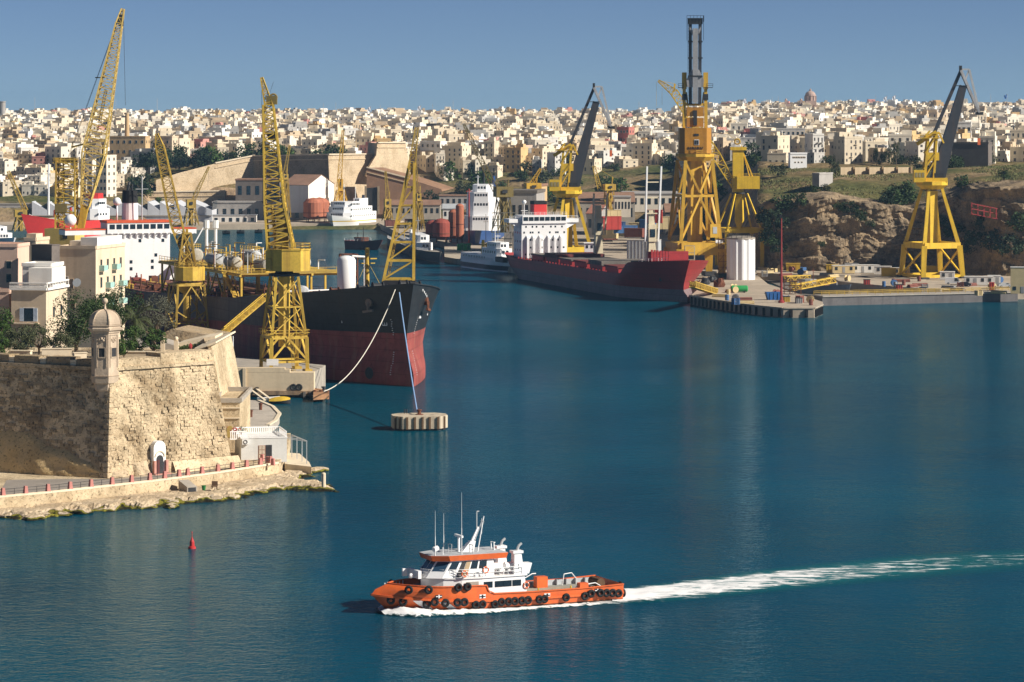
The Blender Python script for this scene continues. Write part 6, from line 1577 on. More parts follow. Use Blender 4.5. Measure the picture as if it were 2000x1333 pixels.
# ---- 1: the big lattice boom at the left
t, L, s_ = crane_at('lattice_boom_crane', 'huge yellow crawler-style crane with long pale lattice boom at far left', 130, 560, 900)
PY = mat('pale_crane_yellow', (0.66, 0.47, 0.13), 0.6, 0.12, 0.4, streak=0.4, streak_col=(0.35, 0.22, 0.06))
lg = legs4(t, YEL2, 4.6, 4.0, 0, 11.5, .6, R(18)); xbrace(t, lg, 0.05, .95, YEL2, .35)
MB().box(L(126, 462), (9.0, 8, 4.6), R(-12)).build('machinery_house', PY, t); MB().box(L(131, 459, -4.3), (1.4, .1, 1.8), R(-12)).build('house_window', DARK, t)
MB().lattice(L(130, 446), L(130, 312), 5.6, 5.2, 9, .42, br=.26).build('tower', YEL, t); MB().lattice(L(120, 446), L(119, 312), 1.6, 1.4, 12, .2, br=.14).build('ladder_cage', YEL2, t)
MB().box(L(128, 318), (6.6, 5.4, .3)).build('top_platform', YEL2, t); MB().rail([L(106, 317, -2.6), L(151, 317, -2.6), L(151, 317, 2.6)], 1.2, .06).rail([L(106, 317, -2.6), L(106, 317, 2.6)], 1.2, .06).build('platform_railing', YEL, t)
for x in (112, 122, 132, 143): MB().box(L(x, 313), (1.2, 2, 1.4)).build('sheave_block', YEL2, t)
MB().box(L(122, 406, -3), (3.4, .6, 2.4)).build('operator_cab', OLIVE, t)
MB().bar(L(157, 456), L(166, 402), 1.5, w2=2.2).build('boom_foot', AMB, t)
MB().lattice(L(166, 404), L(184, 300), 2.2, 6.2, 6, .4, br=.22).build('boom_root', PY, t); MB().lattice(L(184, 300), L(233, 45), 6.2, 1.8, 24, .38, br=.2).build('boom', PY, t); MB().lattice(L(233, 46), L(240, 18), 1.8, .8, 3, .34, br=.2).build('boom_head', PY, t)
MB().lattice(L(196, 236, -.9), L(208, 176, -.9), .7, .7, 6, .16, br=.1).build('boom_ladder', YEL, t)
MB().bar(L(132, 312, -1), L(233, 32, -.4), .09).bar(L(132, 312, 1), L(233, 32, .4), .09).bar(L(150, 312), L(220, 80), .08).bar(L(241, 22), L(245, 206), .09).build('hoist_ropes', DARK, t)
MB().bar(L(186, 152), L(205, 152), .3).build('spreader_arm', OLIVE, t); MB().bar(L(163, 282), L(140, 288), .5).bar(L(140, 288), L(142, 278), .3).build('side_jib', YEL, t)
MB().box(L(236, 40), (1.2, 1.6, 3.2)).build('sheave_nest', DARK, t); MB().bar(L(150, 440), L(162, 400), .5).bar(L(135, 395), L(166, 415), .45).build('luffing_strut', AMB, t)

# ---- 8: the giant amber crane
t, L, s_ = crane_at('giant_crane', 'giant amber dockside crane with upright grey twin boom, tallest in the harbour', 1357, 541, 1049)
rot = R(14)
lg = legs4(t, AMB, 7.2, 7.0, 0, 9.5, 2.0, rot, w2=3.0); ring(t, [(p, q) for p, q in lg], 1.0, AMB, 2.0, 4.0, 'portal_beam')
for p, q in lg: MB().box((p.x, p.y, .7), (4.0, 4.4, 1.4), rot).build('bogie', DARK, t)
MB().box((*rotv(6.0, -7.9, rot), 11.9), (2.6, .3, 1.1), rot).build('maker_plate', WHITE, t)
lg2 = legs4(t, AMB, 6.8, 4.6, 12, 38.5, 1.1, rot, 'tower_leg')
ring(t, lg2, .56, AMB, .6, .8, 'tie_beam'); xbrace(t, lg2, .02, .54, AMB, .7, style='v'); xbrace(t, lg2, .98, .6, AMB, .7, style='v')
MB().box((0, 0, 25), (4.0, 4.0, 27), rot).build('central_column', AMB, t); MB().box((*rotv(4.6, -6.2, rot), 15.4), (3.2, 2.6, 4.4), rot).build('service_room', AMB, t); MB().box((*rotv(4.6, -7.55, rot), 15.6), (1.4, .1, 2.2), rot).build('service_window', CORR, t)
MB().lathe((0, 0, 38.3), [(5.0, 0), (6.4, 1.4), (6.4, 2.4)], 12).build('slewing_platform', AMB, t); MB().rail([(6.2 * math.cos(k * PI / 6), 6.2 * math.sin(k * PI / 6), 40.7) for k in range(13)], 1.1, .06, gap=3).build('platform_railing', AMB, t)
HB = mat('crane_house_amber', (0.46, 0.21, 0.02), 0.6, 0.14, 0.3, streak=0.5, streak_col=(0.2, 0.08, 0.02))
hp_ = [(-5.2, -4.2), (-3.6, -5.6), (3.6, -5.6), (5.2, -4.2), (5.2, 5), (-5.2, 5)]
MB().prism(hp_, 40.8, 49.2).build('machinery_house', HB, t)
w_ = MB().b2(-.5, 1.1, -5.7, -5.55, 43.6, 45.4).build('house_window', WHITE, t); MB().b2(-.35, .25, -5.76, -5.68, 43.75, 45.2).b2(.35, .95, -5.76, -5.68, 43.75, 45.2).build('pane', DARK, w_)
MB().b2(-.6, 1.0, -5.72, -5.6, 46.6, 47.3).build('house_louvre', DARK, t)
for k in range(9): MB().bar((-2.4 + k * .55, -5.66, 42.2), (-2.4 + k * .55 + .18 * (k % 3), -5.66, 43.0), .2).build('house_letter', DARK, t)
for x in (-3.6, 3.6): 
    MB().bar((x, -1.5, 49), (x * .98, -1, 66), 1.1, w2=1.0).bar((x * .98, -1, 62), (x * .98, -1, 67.5), 1.5).build('frame_post', AMB, t)
    MB().b2(x * .98 - .8, x * .98 + .8, -1.9, -1.75, 58.4, 60.4).build('striped_band', DARK, t); MB().bar((x, 4, 49), (x, -.6, 64), .6).build('frame_stay', AMB, t)
for z, h_ in ((62.8, 1.8), (56.5, .8)): MB().b2(-3.6, 3.6, -1.7, -.5, z, z + h_).build('cross_beam', AMB, t)
for z in (49.5, 53): MB().b2(-2.8, 2.8, -2.2, 1.5, z, z + 3.0).build('winch_room', HB, t)
MB().b2(-.6, .6, -2.6, -2.2, 50, 55).build('hook_block', DARK, t)
MB().bar((-2.4, -1, 56.6), (-2.9, -1.2, 61), .5).bar((2.4, -1, 56.6), (2.9, -1.2, 61), .5).build('frame_brace', AMB, t)
TGR = mat('boom_light_grey', (0.33, 0.33, 0.34), 0.5, 0.2, 0.3, streak=0.6, streak_col=(0.13, 0.11, 0.1))
for x in (-1.55, 1.55): MB().bar((x, -1.4, 57), (x * 1.05, -2.2, 84), 1.0, 1.6).build('boom_beam', GREYB, t)
MB().bar((0, -2.2, 57.5), (0, -2.9, 82), 1.7, 1.2).build('boom_link', TGR, t)
MB().slab([(-2.6, -2.6, 62.6), (2.6, -2.6, 62.6), (2.9, -2.6, 65), (1.3, -2.6, 68.4), (-1.3, -2.6, 68.4), (-2.9, -2.6, 65)], (0, .7, 0)).build('boom_knee', TGR, t)
for z in (66, 72, 77.4): MB().b2(-2.4, 2.4, -3.1, -.8, z, z + .5).build('boom_bracket', DARK, t)
MB().b2(-2.4, 2.4, -3.4, -.4, 83.4, 85.4).build('boom_cap', DARK, t); MB().rail([(-2.8, -3.6, 84.2), (2.8, -3.6, 84.2), (2.8, 0, 84.2)], 2, .06, gap=1).rail([(-2.8, -3.6, 78), (-2.8, -3.6, 84)], 1, .06).rail([(2.7, -3.6, 78), (2.7, -3.6, 84)], 1, .06).build('boom_railing', DARK, t)
for sg in (-1, 1): MB().slab([(sg * .5, -3.0, 79), (sg * 1.9, -3.0, 81.5), (sg * 1.9, -3, 82.6), (sg * .5, -3, 80.8)], (0, .4, 0)).build('boom_gusset', TGR, t)
lc = MB()
for z in range(57, 84): lc.bar((-2.35, -2, z), (-1.95, -2, z), .07)
lc.bar((-2.35, -2, 56), (-2.45, -2.4, 84), .09).build('boom_ladder', DARK, t)
MB().rail([(-5.6, -2.4, 62.6), (-3.8, -2.4, 62.6)], 1.2, .06).rail([(3.8, -2.4, 62.6), (5.8, -2.4, 62.6)], 1.2, .06).b2(-5.6, -3.8, -2.4, 0, 62.4, 62.6).b2(3.8, 5.8, -2.4, 0, 62.4, 62.6).build('side_platform', DARK, t)

# ---- double-link cranes with dark booms
def link_crane(label, bx, by_, Y, sx, base=True, ym=YEL3):
    """authored from the crane at the right; sx shifts the photo columns"""
    t, L0_, s_ = crane_at('double_link_crane', label, bx, by_, Y)
    k = 1049.0 / F
    def L(px, py, dy=0.0): return Vector(((px - 1820) * k, dy, (545 - py) * k))
    if not base:
        sc = (Y / F) / k
        t.scale = (1, 1, 1)
    rot = R(22)
    lg = legs4(t, ym, 7.4, 6.6, 0.8, 11.2, 1.5, rot, w2=1.8); ring(t, lg, 1.0, ym, 1.0, 1.9, 'portal_beam'); ring(t, lg, .04, ym, .8, .9, 'sill_beam')
    for (p, q), (p2, q2) in ((lg[0], lg[3]), (lg[1], lg[2])): MB().bar(p.lerp(q, .05), p2.lerp(q2, .9), .5).bar(p2.lerp(q2, .05), p.lerp(q, .9), .5).build('leg_brace', ym, t)
    for p, q in lg: MB().box((p.x, p.y, .2), (2.8, 3.4, 1.6), rot).build('bogie', DARK, t)
    l2 = legs4(t, ym, 6.4, 2.4, 11.5, 30, 1.25, rot, 'tower_leg', w2=.9); MB().box((0, 0, 21), (2.8, 2.8, 19), rot).build('central_column', ym, t)
    MB().lathe((0, 0, 29.4), [(3.2, 0), (5.4, 1.6), (5.4, 2.8)], 10, a0=.2).build('slewing_platform', ym, t); MB().lathe((0, 0, 29.2), [(3.4, 0), (3.4, .4)], 14).build('slewing_ring', DARK, t)
    c = MB().b2(-6.4, -2.6, -4.2, -.4, 32.0, 36.0).build('operator_cab', ym, t)
    for x in (-6.0, -4.9, -3.8): MB().b2(x, x + .8, -4.28, -4.1, 33.6, 35.2).build('cab_window', mat('cab_glass', (0.3, 0.25, 0.12), .3), c)
    MB().b2(-2.4, 4.8, -3.2, 3.4, 32.1, 33.4).build('machinery_deck', ym, t); MB().b2(0.6, 3.6, -2.6, 2.6, 32.4, 35.0).build('winch_housing', DARK, t)
    for dy in (-2.2, 2.2):
        MB().bar(L(1803, 365, dy), L(1812, 268, dy * .8), .9, w2=.7).build('frame_post', ym, t); MB().bar(L(1822, 350, dy), L(1829, 258, dy * .8), .7).build('frame_post', ym, t)
        MB().bar(L(1803, 330, dy), L(1826, 300, dy), .5).bar(L(1806, 300, dy), L(1829, 262, dy), .5).bar(L(1806, 345, dy), L(1822, 318, dy), .4).build('frame_brace', ym, t)
    MB().box(L(1822, 306), (3.6, 4.4, 2.6)).build('counterweight_box', ym, t); MB().rail([L(1795, 268, -2.4), L(1838, 268, -2.4)], 1.1, .06).b2(-4.2, 3, -2.6, 2.6, 46.4, 46.7).build('top_platform', ym, t)
    MB().bar(L(1828, 258), L(1791, 282), 2.2, 1.2).build('counterweight_arm', ym, t); MB().bar(L(1798, 276, -1.6), L(1815, 256, -1.6), .6).bar(L(1832, 258, -1.6), L(1842, 280, -1.6), .5).build('arm_strut', ym, t)
    dd = MB(); a_, b_ = L(1829, 356), L(1881, 168); dd.bar(a_, b_, 4.7, 3.8, w2=2.3, h2=2.0); dd.build('boom', GREYB, t)
    MB().bar(L(1824, 262), L(1876, 140), 1.0).build('back_link', GREYB, t); MB().bar(L(1824, 262, 1.4), L(1876, 140, .7), .9).build('back_link', GREYB, t)
    jl = MB()
    for dy in (-.9, .9): jl.bar(L(1876, 138, dy), L(1912, 220, dy * .4), .85)
    for k_ in range(16): q = L(lerp(1876, 1912, k_ / 15), lerp(138, 220, k_ / 15)); jl.bar(q - Vector((0, .9, 0)), q + Vector((0, .9, 0)), .25)
    jl.build('jib', TGR, t)
    MB().bar(L(1893, 136), L(1911, 212), .65).bar(L(1876, 136), L(1893, 136), .55).bar(L(1893, 136), L(1884, 160), .5).build('jib_tie', SILV, t)
    MB().box(L(1913, 222), (2.4, 1.4, 1.0)).build('jib_head', DARK, t); MB().box(L(1876, 134), (.8, 1.6, 1.8)).build('boom_pin_head', DARK, t)
    MB().bar(L(1911, 224), L(1912, 275), .09).build('hook_rope', DARK, t); MB().box(L(1912, 277), (.9, .7, 2.2)).build('hook', LBUOY, t)
    MB().box(L(1878, 168), (3.4, 2.4, .25)).build('boom_platform', DARK, t)
    return t
link_crane('bright yellow dockside crane with folded dark boom under the right hillside', 1820, 545, 1049, 0)
c7 = link_crane('yellow crane with folded dark boom standing behind the white deckhouse', 1108, 548, 1150, 0, base=False)
k7 = (1150 / F) / (1049 / F) * 0.925; c7.scale = (k7, k7, k7)

# ---- 9: the yellow crane with lattice boom behind the giant
t, L, s_ = crane_at('lattice_jib_crane', 'bright yellow tower crane with lattice boom passing behind the giant crane', 1444, 520, 1110)
lg = legs4(t, YEL3, 6.4, 6.4, 0, 12.6, 1.3, R(12)); ring(t, lg, 1.0, YEL3, 1.0, 1.6, 'portal_beam')
l2 = legs4(t, YEL3, 6.2, 2.2, 13, 25.4, .55, R(12), 'tower_leg'); MB().lathe((0, 0, 12), [(.5, 0), (2.0, 4), (1.6, 13.4)], 4, a0=R(30)).build('central_column', YEL3, t)
MB().lathe((0, 0, 25.2), [(2.6, 0), (2.6, .6)], 14).build('slewing_ring', DARK, t); MB().b2(-2.4, 1.4, -1.8, 1.8, 25.8, 40.5).build('mast', YEL3, t); MB().b2(-1.0, 7.0, -2.4, 2.4, 27.0, 31.4).build('machinery_house', YEL3, t)
MB().b2(-3.2, 2.4, -2.2, 2.2, 40.5, 41.6).build('mast_head', YEL3, t); MB().torus(L(1440, 277, 0), (0, 1, 0), .9, .3).build('sheave', YEL2, t)
MB().lattice(L(1436, 368), L(1398, 303), 1.6, 3.0, 6, .3, br=.2).build('boom_root', YEL3, t); MB().lattice(L(1398, 303), L(1316, 180), 3.0, 2.6, 13, .32, br=.2).build('boom', YEL3, t)
MB().lattice(L(1318, 182), L(1286, 158), 2.6, .7, 5, .26, br=.16).build('fly_jib', YEL3, t); MB().bar(L(1316, 180), L(1318, 164), .6).bar(L(1318, 164), L(1287, 158), .12).bar(L(1318, 164), L(1440, 278), .1).bar(L(1282, 160), L(1282, 208), .07).bar(L(1293, 170), L(1293, 205), .07).build('boom_stays', YEL3, t)
MB().bar(L(1452, 300), L(1470, 345), .4).bar(L(1448, 285), L(1464, 345), .3).build('back_stay', YEL3, t); MB().rail([(-1, -2.4, 31.4), (7, -2.4, 31.4)], 1, .05).build('house_railing', YEL3, t)

# ---- smaller cranes round the far basin
def small_crane(label, bx, by_, Y, houseY, hw_px, boom, m, house=(14, 12), legs_px=12, top=None, extra=None):
    t, L, s_ = crane_at('small_crane', label, bx, by_, Y)
    zt = (by_ - houseY) * s_; hw = legs_px * s_
    lg = legs4(t, m, hw, hw * .55, 0, zt, max(.35, .8 * s_), R(20)); ring(t, lg, 1, m, .5, .5, 'portal_beam')
    xbrace(t, lg, .05, .95, m, .3); MB().prism(hx(hw * .35, 8), 0, zt).build('central_column', m, t)
    w_, h_ = house[0] * s_, house[1] * s_; MB().box((0, 0, zt + h_ / 2), (w_, w_ * .8, h_), R(15)).build('machinery_house', m, t)
    MB().box((w_ * .1, -w_ * .45, zt + h_ * .55), (w_ * .3, .2, h_ * .35), R(15)).build('house_window', DARK, t)
    (ax, ay), (bx2, by2), w0, w1 = boom; d = math.hypot(ax - bx2, ay - by2); MB().lattice(L(ax, ay), L(bx2, by2), w0 * s_, w1 * s_, max(6, int(d / 9)), max(.28, .75 * s_), br=max(.18, .45 * s_)).build('boom', m, t)
    hd = L(bx + house[0] * .3, houseY - house[1] - 14); MB().bar((w_ * .25, -1, zt + h_), hd, .4).bar((w_ * .25, 1, zt + h_), hd, .4).bar(hd, L(bx2, by2), .12).build('stay_frame', m, t)
    MB().bar(L(bx2, by2), L(bx2 - 2, by2 + 40), .08).build('hoist_rope', DARK, t)
    return t
small_crane('small yellow crane by the sawtooth shed with boom raised to the right', 373, 441, 1528, 406, 10, ((378, 390), (408, 326), 7, 3), YEL2, (18, 16), 13)
small_crane('small rusty-yellow crane left of the red bow with boom leaning left', 40, 452, 1480, 424, 10, ((50, 412), (16, 335), 9, 5), YEL2, (24, 14), 14)
small_crane('slim orange-yellow crane standing behind the white ferry', 665, 400, 1600, 372, 10, ((662, 366), (670, 255), 9, 4), AMB, (9, 22), 12)
small_crane('short crane jib behind the tall crane boom in front of the fort', 558, 425, 1560, 350, 8, ((556, 340), (566, 284), 6, 3), YEL2, (10, 10), 8)
small_crane('narrow yellow crane before the dark fort gate', 757, 432, 1470, 405, 8, ((758, 400), (753, 335), 7, 3), YEL2, (13, 16), 9)
small_crane('thin yellow crane behind the derrick at the far quay', 818, 450, 1400, 392, 8, ((815, 385), (812, 318), 5, 3), YEL2, (9, 14), 9)
small_crane('olive crane in shade with long dark boom over the blue ship', 983, 455, 1230, 385, 10, ((968, 372), (906, 243), 12, 4), OLIVE, (34, 20), 18)  # the dark olive colour carries the shade this crane stands in
small_crane('yellow crane half hidden behind the beige deck crane', 1190, 440, 1330, 372, 10, ((1172, 372), (1160, 325), 8, 5), YEL, (22, 12), 12)
small_crane('amber crane with stubby boom left of the white deckhouse', 1040, 440, 1260, 372, 10, ((1030, 372), (1056, 330), 8, 4), AMB, (30, 14), 14)
# ================================================================== SHIPYARD, DRY DOCK, CLIFF, SMALLER SHIPS
struct(MB().prism([(p.x, p.y) for p in (GP(1600, 592, .3), GP(1985, 586, .3), GP(1700, 545, .3), GP(1600, 538, .3), GP(1490, 545, .3))], -2, 0.3).build('dock_floor', CONCD))  # dark slab above the water; the deep dock's darkness is put into its colour
cs = thing('dock_caisson', 'long grey dry-dock caisson gate with yellow handrail', 'dock gate', GP(1795, 596, 0))
a, b = GP(1606, 598, 0), GP(1988, 589, 0); d = (b - a).normalized(); nn = Vector((-d.y, d.x, 0))
MB().prism([(p.x, p.y) for p in (a, b, b + nn * 6, a + nn * 6)], -2, 2.6).build('gate_body', mat('caisson_grey', (0.13, 0.12, 0.12), 0.8, 0.2, 0.2, streak=0.5), cs, world=True)
MB().prism([(p.x, p.y) for p in (a - nn * .3, b - nn * .3, b + nn * 6.3, a + nn * 6.3)], 2.6, 3.0).build('walkway', CONC, cs, world=True)
for o_ in (.3, 5.8): MB().rail([a + nn * o_ + Vector((0, 0, 3)), b + nn * o_ + Vector((0, 0, 3))], 1.1, .06, gap=2.5).build('handrail', YEL2, cs, world=True)
# quay edge: dark fender strips along the tip
edge = [GP(x, y, QZ) for x, y in ((1348, 578), (1400, 587), (1470, 597), (1530, 603), (1590, 603), (1606, 596))]
mb = MB()
for p, q in zip(edge, edge[1:]): mb.bar(p + Vector((0, .2, .1)), q + Vector((0, .2, .1)), .8, .3)
struct(mb.build('quay_coping', QUAYE))
k = 0
for p, q in zip(edge, edge[1:]):
    for i in range(int((q - p).length / 3.2)):
        c = p.lerp(q, (i + .5) / max(1, int((q - p).length / 3.2))); o = MB().box((0, -.2, -1.4), (.9, .5, 2.2)).box((0, -.5, -1.4), (.5, .3, 1.6)).build('quay_fender', BLACK); o.location = c
        tag(o, 'black rubber fender on the shipyard quay face, %s from the red bow' % ordn(k), 'fender', 'fenders on the shipyard quay'); k += 1
# red lamp mast
t = thing('signal_mast', 'slim dark red signal mast on the shipyard quay tip', 'mast', GP(1526, 592, QZ))
MB().tube((0, 0, 0), (0, 0, 24.5), .38, 10, r2=.2).build('pole', mat('mast_red', (0.26, 0.03, 0.03), .6), t); MB().lathe((0, 0, 0), [(.9, 0), (.9, .5), (.5, .8), (.45, 1.6)], 10).build('base', 'mast_red', t); MB().box((0, 0, 24.8), (.7, .7, .8)).build('lamp', DARK, t)
def box_thing(name, label, cat, px, py, z, dims, m, rz=0.0, trim=None, group=None, ribs=0):
    """small yard object with a lid, ribs or trim so that it is more than a block"""
    t = thing(name, label, cat, GP(px, py, z), rz, group); w_, d_, h_ = dims
    MB().b2(-w_ / 2, w_ / 2, -d_ / 2, d_ / 2, 0, h_).build('body', m, t)
    MB().b2(-w_ / 2 - .08, w_ / 2 + .08, -d_ / 2 - .08, d_ / 2 + .08, h_, h_ + .15).build('lid', trim or m, t)
    if ribs:
        for i in range(ribs): x = lerp(-w_ / 2, w_ / 2, (i + .5) / ribs); MB().b2(x - .06, x + .06, -d_ / 2 - .09, -d_ / 2, .05, h_ - .05).build('rib', trim or m, t)
    return t
t = thing('skip', 'blue open skip on the quay tip beside the red mast', 'skip', GP(1510, 586, QZ), R(10)); SB = mat('skip_blue', (0.02, 0.10, 0.30), .6)
MB().prism([(-1.7, -1), (1.7, -1), (1.7, 1), (-1.7, 1)], 0, 2.3, top=[(-2.3, -1.1), (2.1, -1.1), (2.1, 1.1), (-2.3, 1.1)]).build('body', SB, t)
for x in (-1.2, 0, 1.2): MB().b2(x - .08, x + .08, -1.2, -1.0, .2, 2.1).build('rib', SB, t)
GRN = mat('tank_green', (0.03, 0.30, 0.08), .5)
t = thing('green_tank', 'bright green horizontal tank lying on the shipyard quay', 'tank', GP(1444, 572, QZ), R(4)); MB().hcyl((-2.3, 0, 1.2), (2.3, 0, 1.2), 1.0).build('shell', GRN, t)
for x in (-1.5, 1.5): MB().b2(x - .2, x + .2, -.9, .9, 0, .6).build('saddle', DARK, t)
# white ribbed tank with scaffold
tp_ = GP(1447, 546, QZ); t = thing('white_silo', 'tall white fluted silo tank beside the giant crane', 'silo', tp_)
pts = []
for i in range(48): a_ = 2 * PI * i / 48; r = 4.35 + (.3 if i % 4 < 2 else 0); pts.append((r * math.cos(a_), r * math.sin(a_)))
MB().prism(pts, 0, 13.2).build('shell', WHITEC, t); MB().lathe((0, 0, 13.2), [(4.7, 0), (4.7, .5), (3.5, .9)], 24).build('roof', CONC, t); MB().rail([(4.6 * math.cos(i * PI / 8), 4.6 * math.sin(i * PI / 8), 13.6) for i in range(17)], 1.0, .06, gap=2).build('roof_railing', DARK, t)
def scaffold(name, label, px, py, z, Wd, D, Ht, lv, bays, m=DARK):
    t = thing(name, label, 'scaffold', GP(px, py, z)); mb = MB()
    for i in range(bays + 1):
        for y in (-D / 2, D / 2): MB().bar((-Wd / 2 + Wd * i / bays, y, 0), (-Wd / 2 + Wd * i / bays, y, Ht), .14).build('standard', m, t)
    for k in range(lv + 1):
        z_ = Ht * k / lv
        for y in (-D / 2, D / 2): mb.bar((-Wd / 2, y, z_), (Wd / 2, y, z_), .1)
        for i in range(bays):
            if (i + k) % 2 and k < lv: mb.bar((-Wd / 2 + Wd * i / bays, -D / 2, z_), (-Wd / 2 + Wd * (i + 1) / bays, -D / 2, z_ + Ht / lv), .09)
    mb.build('ledgers', m, t)
    for k in range(1, lv + 1): MB().b2(-Wd / 2, Wd / 2, -D / 2, D / 2, Ht * k / lv - .06, Ht * k / lv).build('deck_boards', BROWN, t)
    return t
scaffold('scaffold_tower', 'dark scaffold tower against the white silo', 1412, 544, QZ, 3, 3, 13, 7, 2, RUST)
scaffold('scaffold_tower', 'dark scaffold around the shaded block behind the bulk carrier', 1268, 520, QZ, 7, 4, 9, 5, 4)
scaffold('scaffold_tower', 'grey-green scaffold tower under the olive crane', 985, 505, QZ, 9, 5, 17, 7, 4, mat('scaffold_grey', (0.2, 0.24, 0.22)))
scaffold('scaffold_tower', 'low scaffold frame by the red mast in the dock', 1548, 575, QZ, 5, 3, 4, 3, 3, RUST)
# pale vent block by the carrier and beige ladder tower by its bow
scaffold('ladder_tower', 'cream ladder tower next to the carrier bow', 1347, 562, QZ, 3, 3, 13, 6, 1, mat('cream_steel', (0.6, 0.52, 0.36)))
box_thing('vent_block', 'pale louvred steel block between the deck cranes', 'steel block', 1258, 525, QZ, (11, 8, 10), CORR, R(-10), CONC, ribs=9)
# gangways, dark anchors heap, yellow gantry beams
for i, (p, q, lab) in enumerate(((GP(1352, 556, QZ + 5.5), GP(1397, 570, QZ + .3), 'olive gangway dropping from the carrier bow to the quay'),
                                 (GP(1533, 545, QZ + 2), GP(1580, 543, QZ + 2), 'yellow girder lying beside the dock, nearer the silo'), (GP(1545, 563, QZ + 1.2), GP(1628, 547, QZ + 2.6), 'long yellow lattice girder lying across the dock head'))):
    t = thing('steel_girder' if i else 'gangway', lab, 'girder' if i else 'gangway', p); MB().lattice(p, q, 1.6, 1.6, max(6, int((q - p).length / 2)), .28, br=.18).build('truss', YEL if i else YEL2, t, world=True)
    MB().bar(p + Vector((0, 0, -.7)), q + Vector((0, 0, -.7)), 1.4, .12).build('deck', YEL2, t, world=True)
rr = random.Random(4)
for i, (x, y, s) in enumerate(((1378, 556, 2.2), (1405, 561, 2.6), (1392, 552, 2.0), (1362, 560, 1.8))):
    mb = MB(); mb.sphere((0, 0, .4), 1, 10, 6); mb.v = [tuple(Vector(v) * (1 + .4 * noise.noise(Vector(v) * 2 + Vector((i * 5, 0, 0)))) * s * .7) for v in mb.v]; mb.bar((-s * .6, 0, 0), (s * .5, .2, s * 1.1), .35).bar((s * .4, 0, 0), (-s * .4, .3, s * .8), .3)
    o = mb.build('scrap_heap', DARK if i % 2 == 0 else RUST); o.location = GP(x, y, QZ); tag(o, ('black tarred' if i % 2 == 0 else 'rusty brown') + ' scrap heap on the quay under the giant crane, %s from the carrier' % ordn((0, 2, 1, 3)[i] if i < 4 else i), 'scrap heap', 'scrap heaps on the quay')
# cabins and containers along the foot of the cliff
CC = {n: mat('box_' + n, c, .7, .12, .5, streak=.3) for n, c in dict(white=(0.7, 0.68, 0.64), yellow=(0.55, 0.36, 0.04), teal=(0.06, 0.24, 0.22), cream=(0.6, 0.47, 0.25), blue=(0.05, 0.13, 0.3), red=(0.4, 0.04, 0.03), grey=(0.3, 0.3, 0.3), brown=(0.2, 0.07, 0.05), green=(0.05, 0.2, 0.08)).items()}
row = [(1505, 522, 6, 'teal'), (1532, 524, 5, 'green'), (1549, 531, 5, 'yellow'), (1572, 527, 5, 'white'), (1600, 528, 9, 'teal'), (1625, 534, 4, 'yellow'), (1648, 535, 8, 'cream'), (1664, 531, 5, 'grey'), (1692, 534, 10, 'white'), (1724, 537, 6, 'white'), (1736, 541, 5, 'yellow'), (1760, 540, 6, 'cream'), (1850, 548, 5, 'white'), (1815, 536, 6, 'yellow')]
def cabin(name, label, px, py, L_, m, rz=0.0, h=2.7, win=True, group=None, z=QZ):
    t = thing(name, label, 'cabin' if win else 'container', GP(px, py, z), rz, group); MB().b2(-L_ / 2, L_ / 2, 0, 2.6, .15, h).build('body', m, t); MB().b2(-L_ / 2 - .1, L_ / 2 + .1, -.1, 2.7, h, h + .15).build('roof', CC['white'] if win else m, t)
    n = max(2, int(L_ / 2))
    for i in range(n):
        x = lerp(-L_ / 2, L_ / 2, (i + .5) / n)
        if win: w_ = MB().b2(x - .45, x + .45, -.06, 0, .3 if i % 3 == 1 else 1.2, 2.3).build('door' if i % 3 == 1 else 'window', GLASS if i % 3 != 1 else CC['grey'], t)
        else: MB().b2(x - .1, x + .1, -.07, 0, .2, h - .1).build('rib', m, t)
    for x in (-L_ / 2 + .3, L_ / 2 - .3): MB().b2(x - .15, x + .15, .1, 2.4, 0, .15).build('skid', DARK, t)
    return t
for i, (x, y, L_, c) in enumerate(row):
    cabin('site_cabin' if c in ('white', 'cream', 'teal') else 'storage_container', '%s site %s at the foot of the cliff, %s from the left' % (c, 'cabin' if c in ('white', 'cream', 'teal') else 'container', ordn(sorted(r[0] for r in row).index(x))), x, y, L_ * .95, CC[c], R(rr.uniform(-12, 4)), win=c in ('white', 'cream', 'teal'), group='cabins and containers below the cliff')
cabin('site_cabin', 'white flat cabin with grey windows right of the bright yellow crane', 1912, 558, 9, CC['white'], R(-6)); cabin('site_cabin', 'small white cabin at the far right quay', 1942, 556, 4, CC['white'], R(-6))
cabin('pump_room', 'tall pale pump room cut by the right picture edge', 1997, 575, 7, CC['cream'], R(-8), 8)
box_thing('cabinet', 'red switch cabinet on the dock-side quay', 'cabinet', 1937, 568, QZ, (1.5, 1.2, 2.4), CC['red'], ribs=2)
for i, (x, y, c, nm) in enumerate(((1756, 566, 'red', 'dock head'), (1803, 572, 'blue', 'bogies'), (1693, 556, 'red', 'dock edge'), (1550, 560, 'yellow', 'dock tip'), (1536, 590, 'yellow', 'red mast base'), (1560, 593, 'grey', 'quay end'))): box_thing('equipment_box', 'small %s equipment box near the %s' % (c, nm), 'box', x, y, QZ, (1.8, 1.4, 1.5), CC[c], .2, DARK, ribs=3)
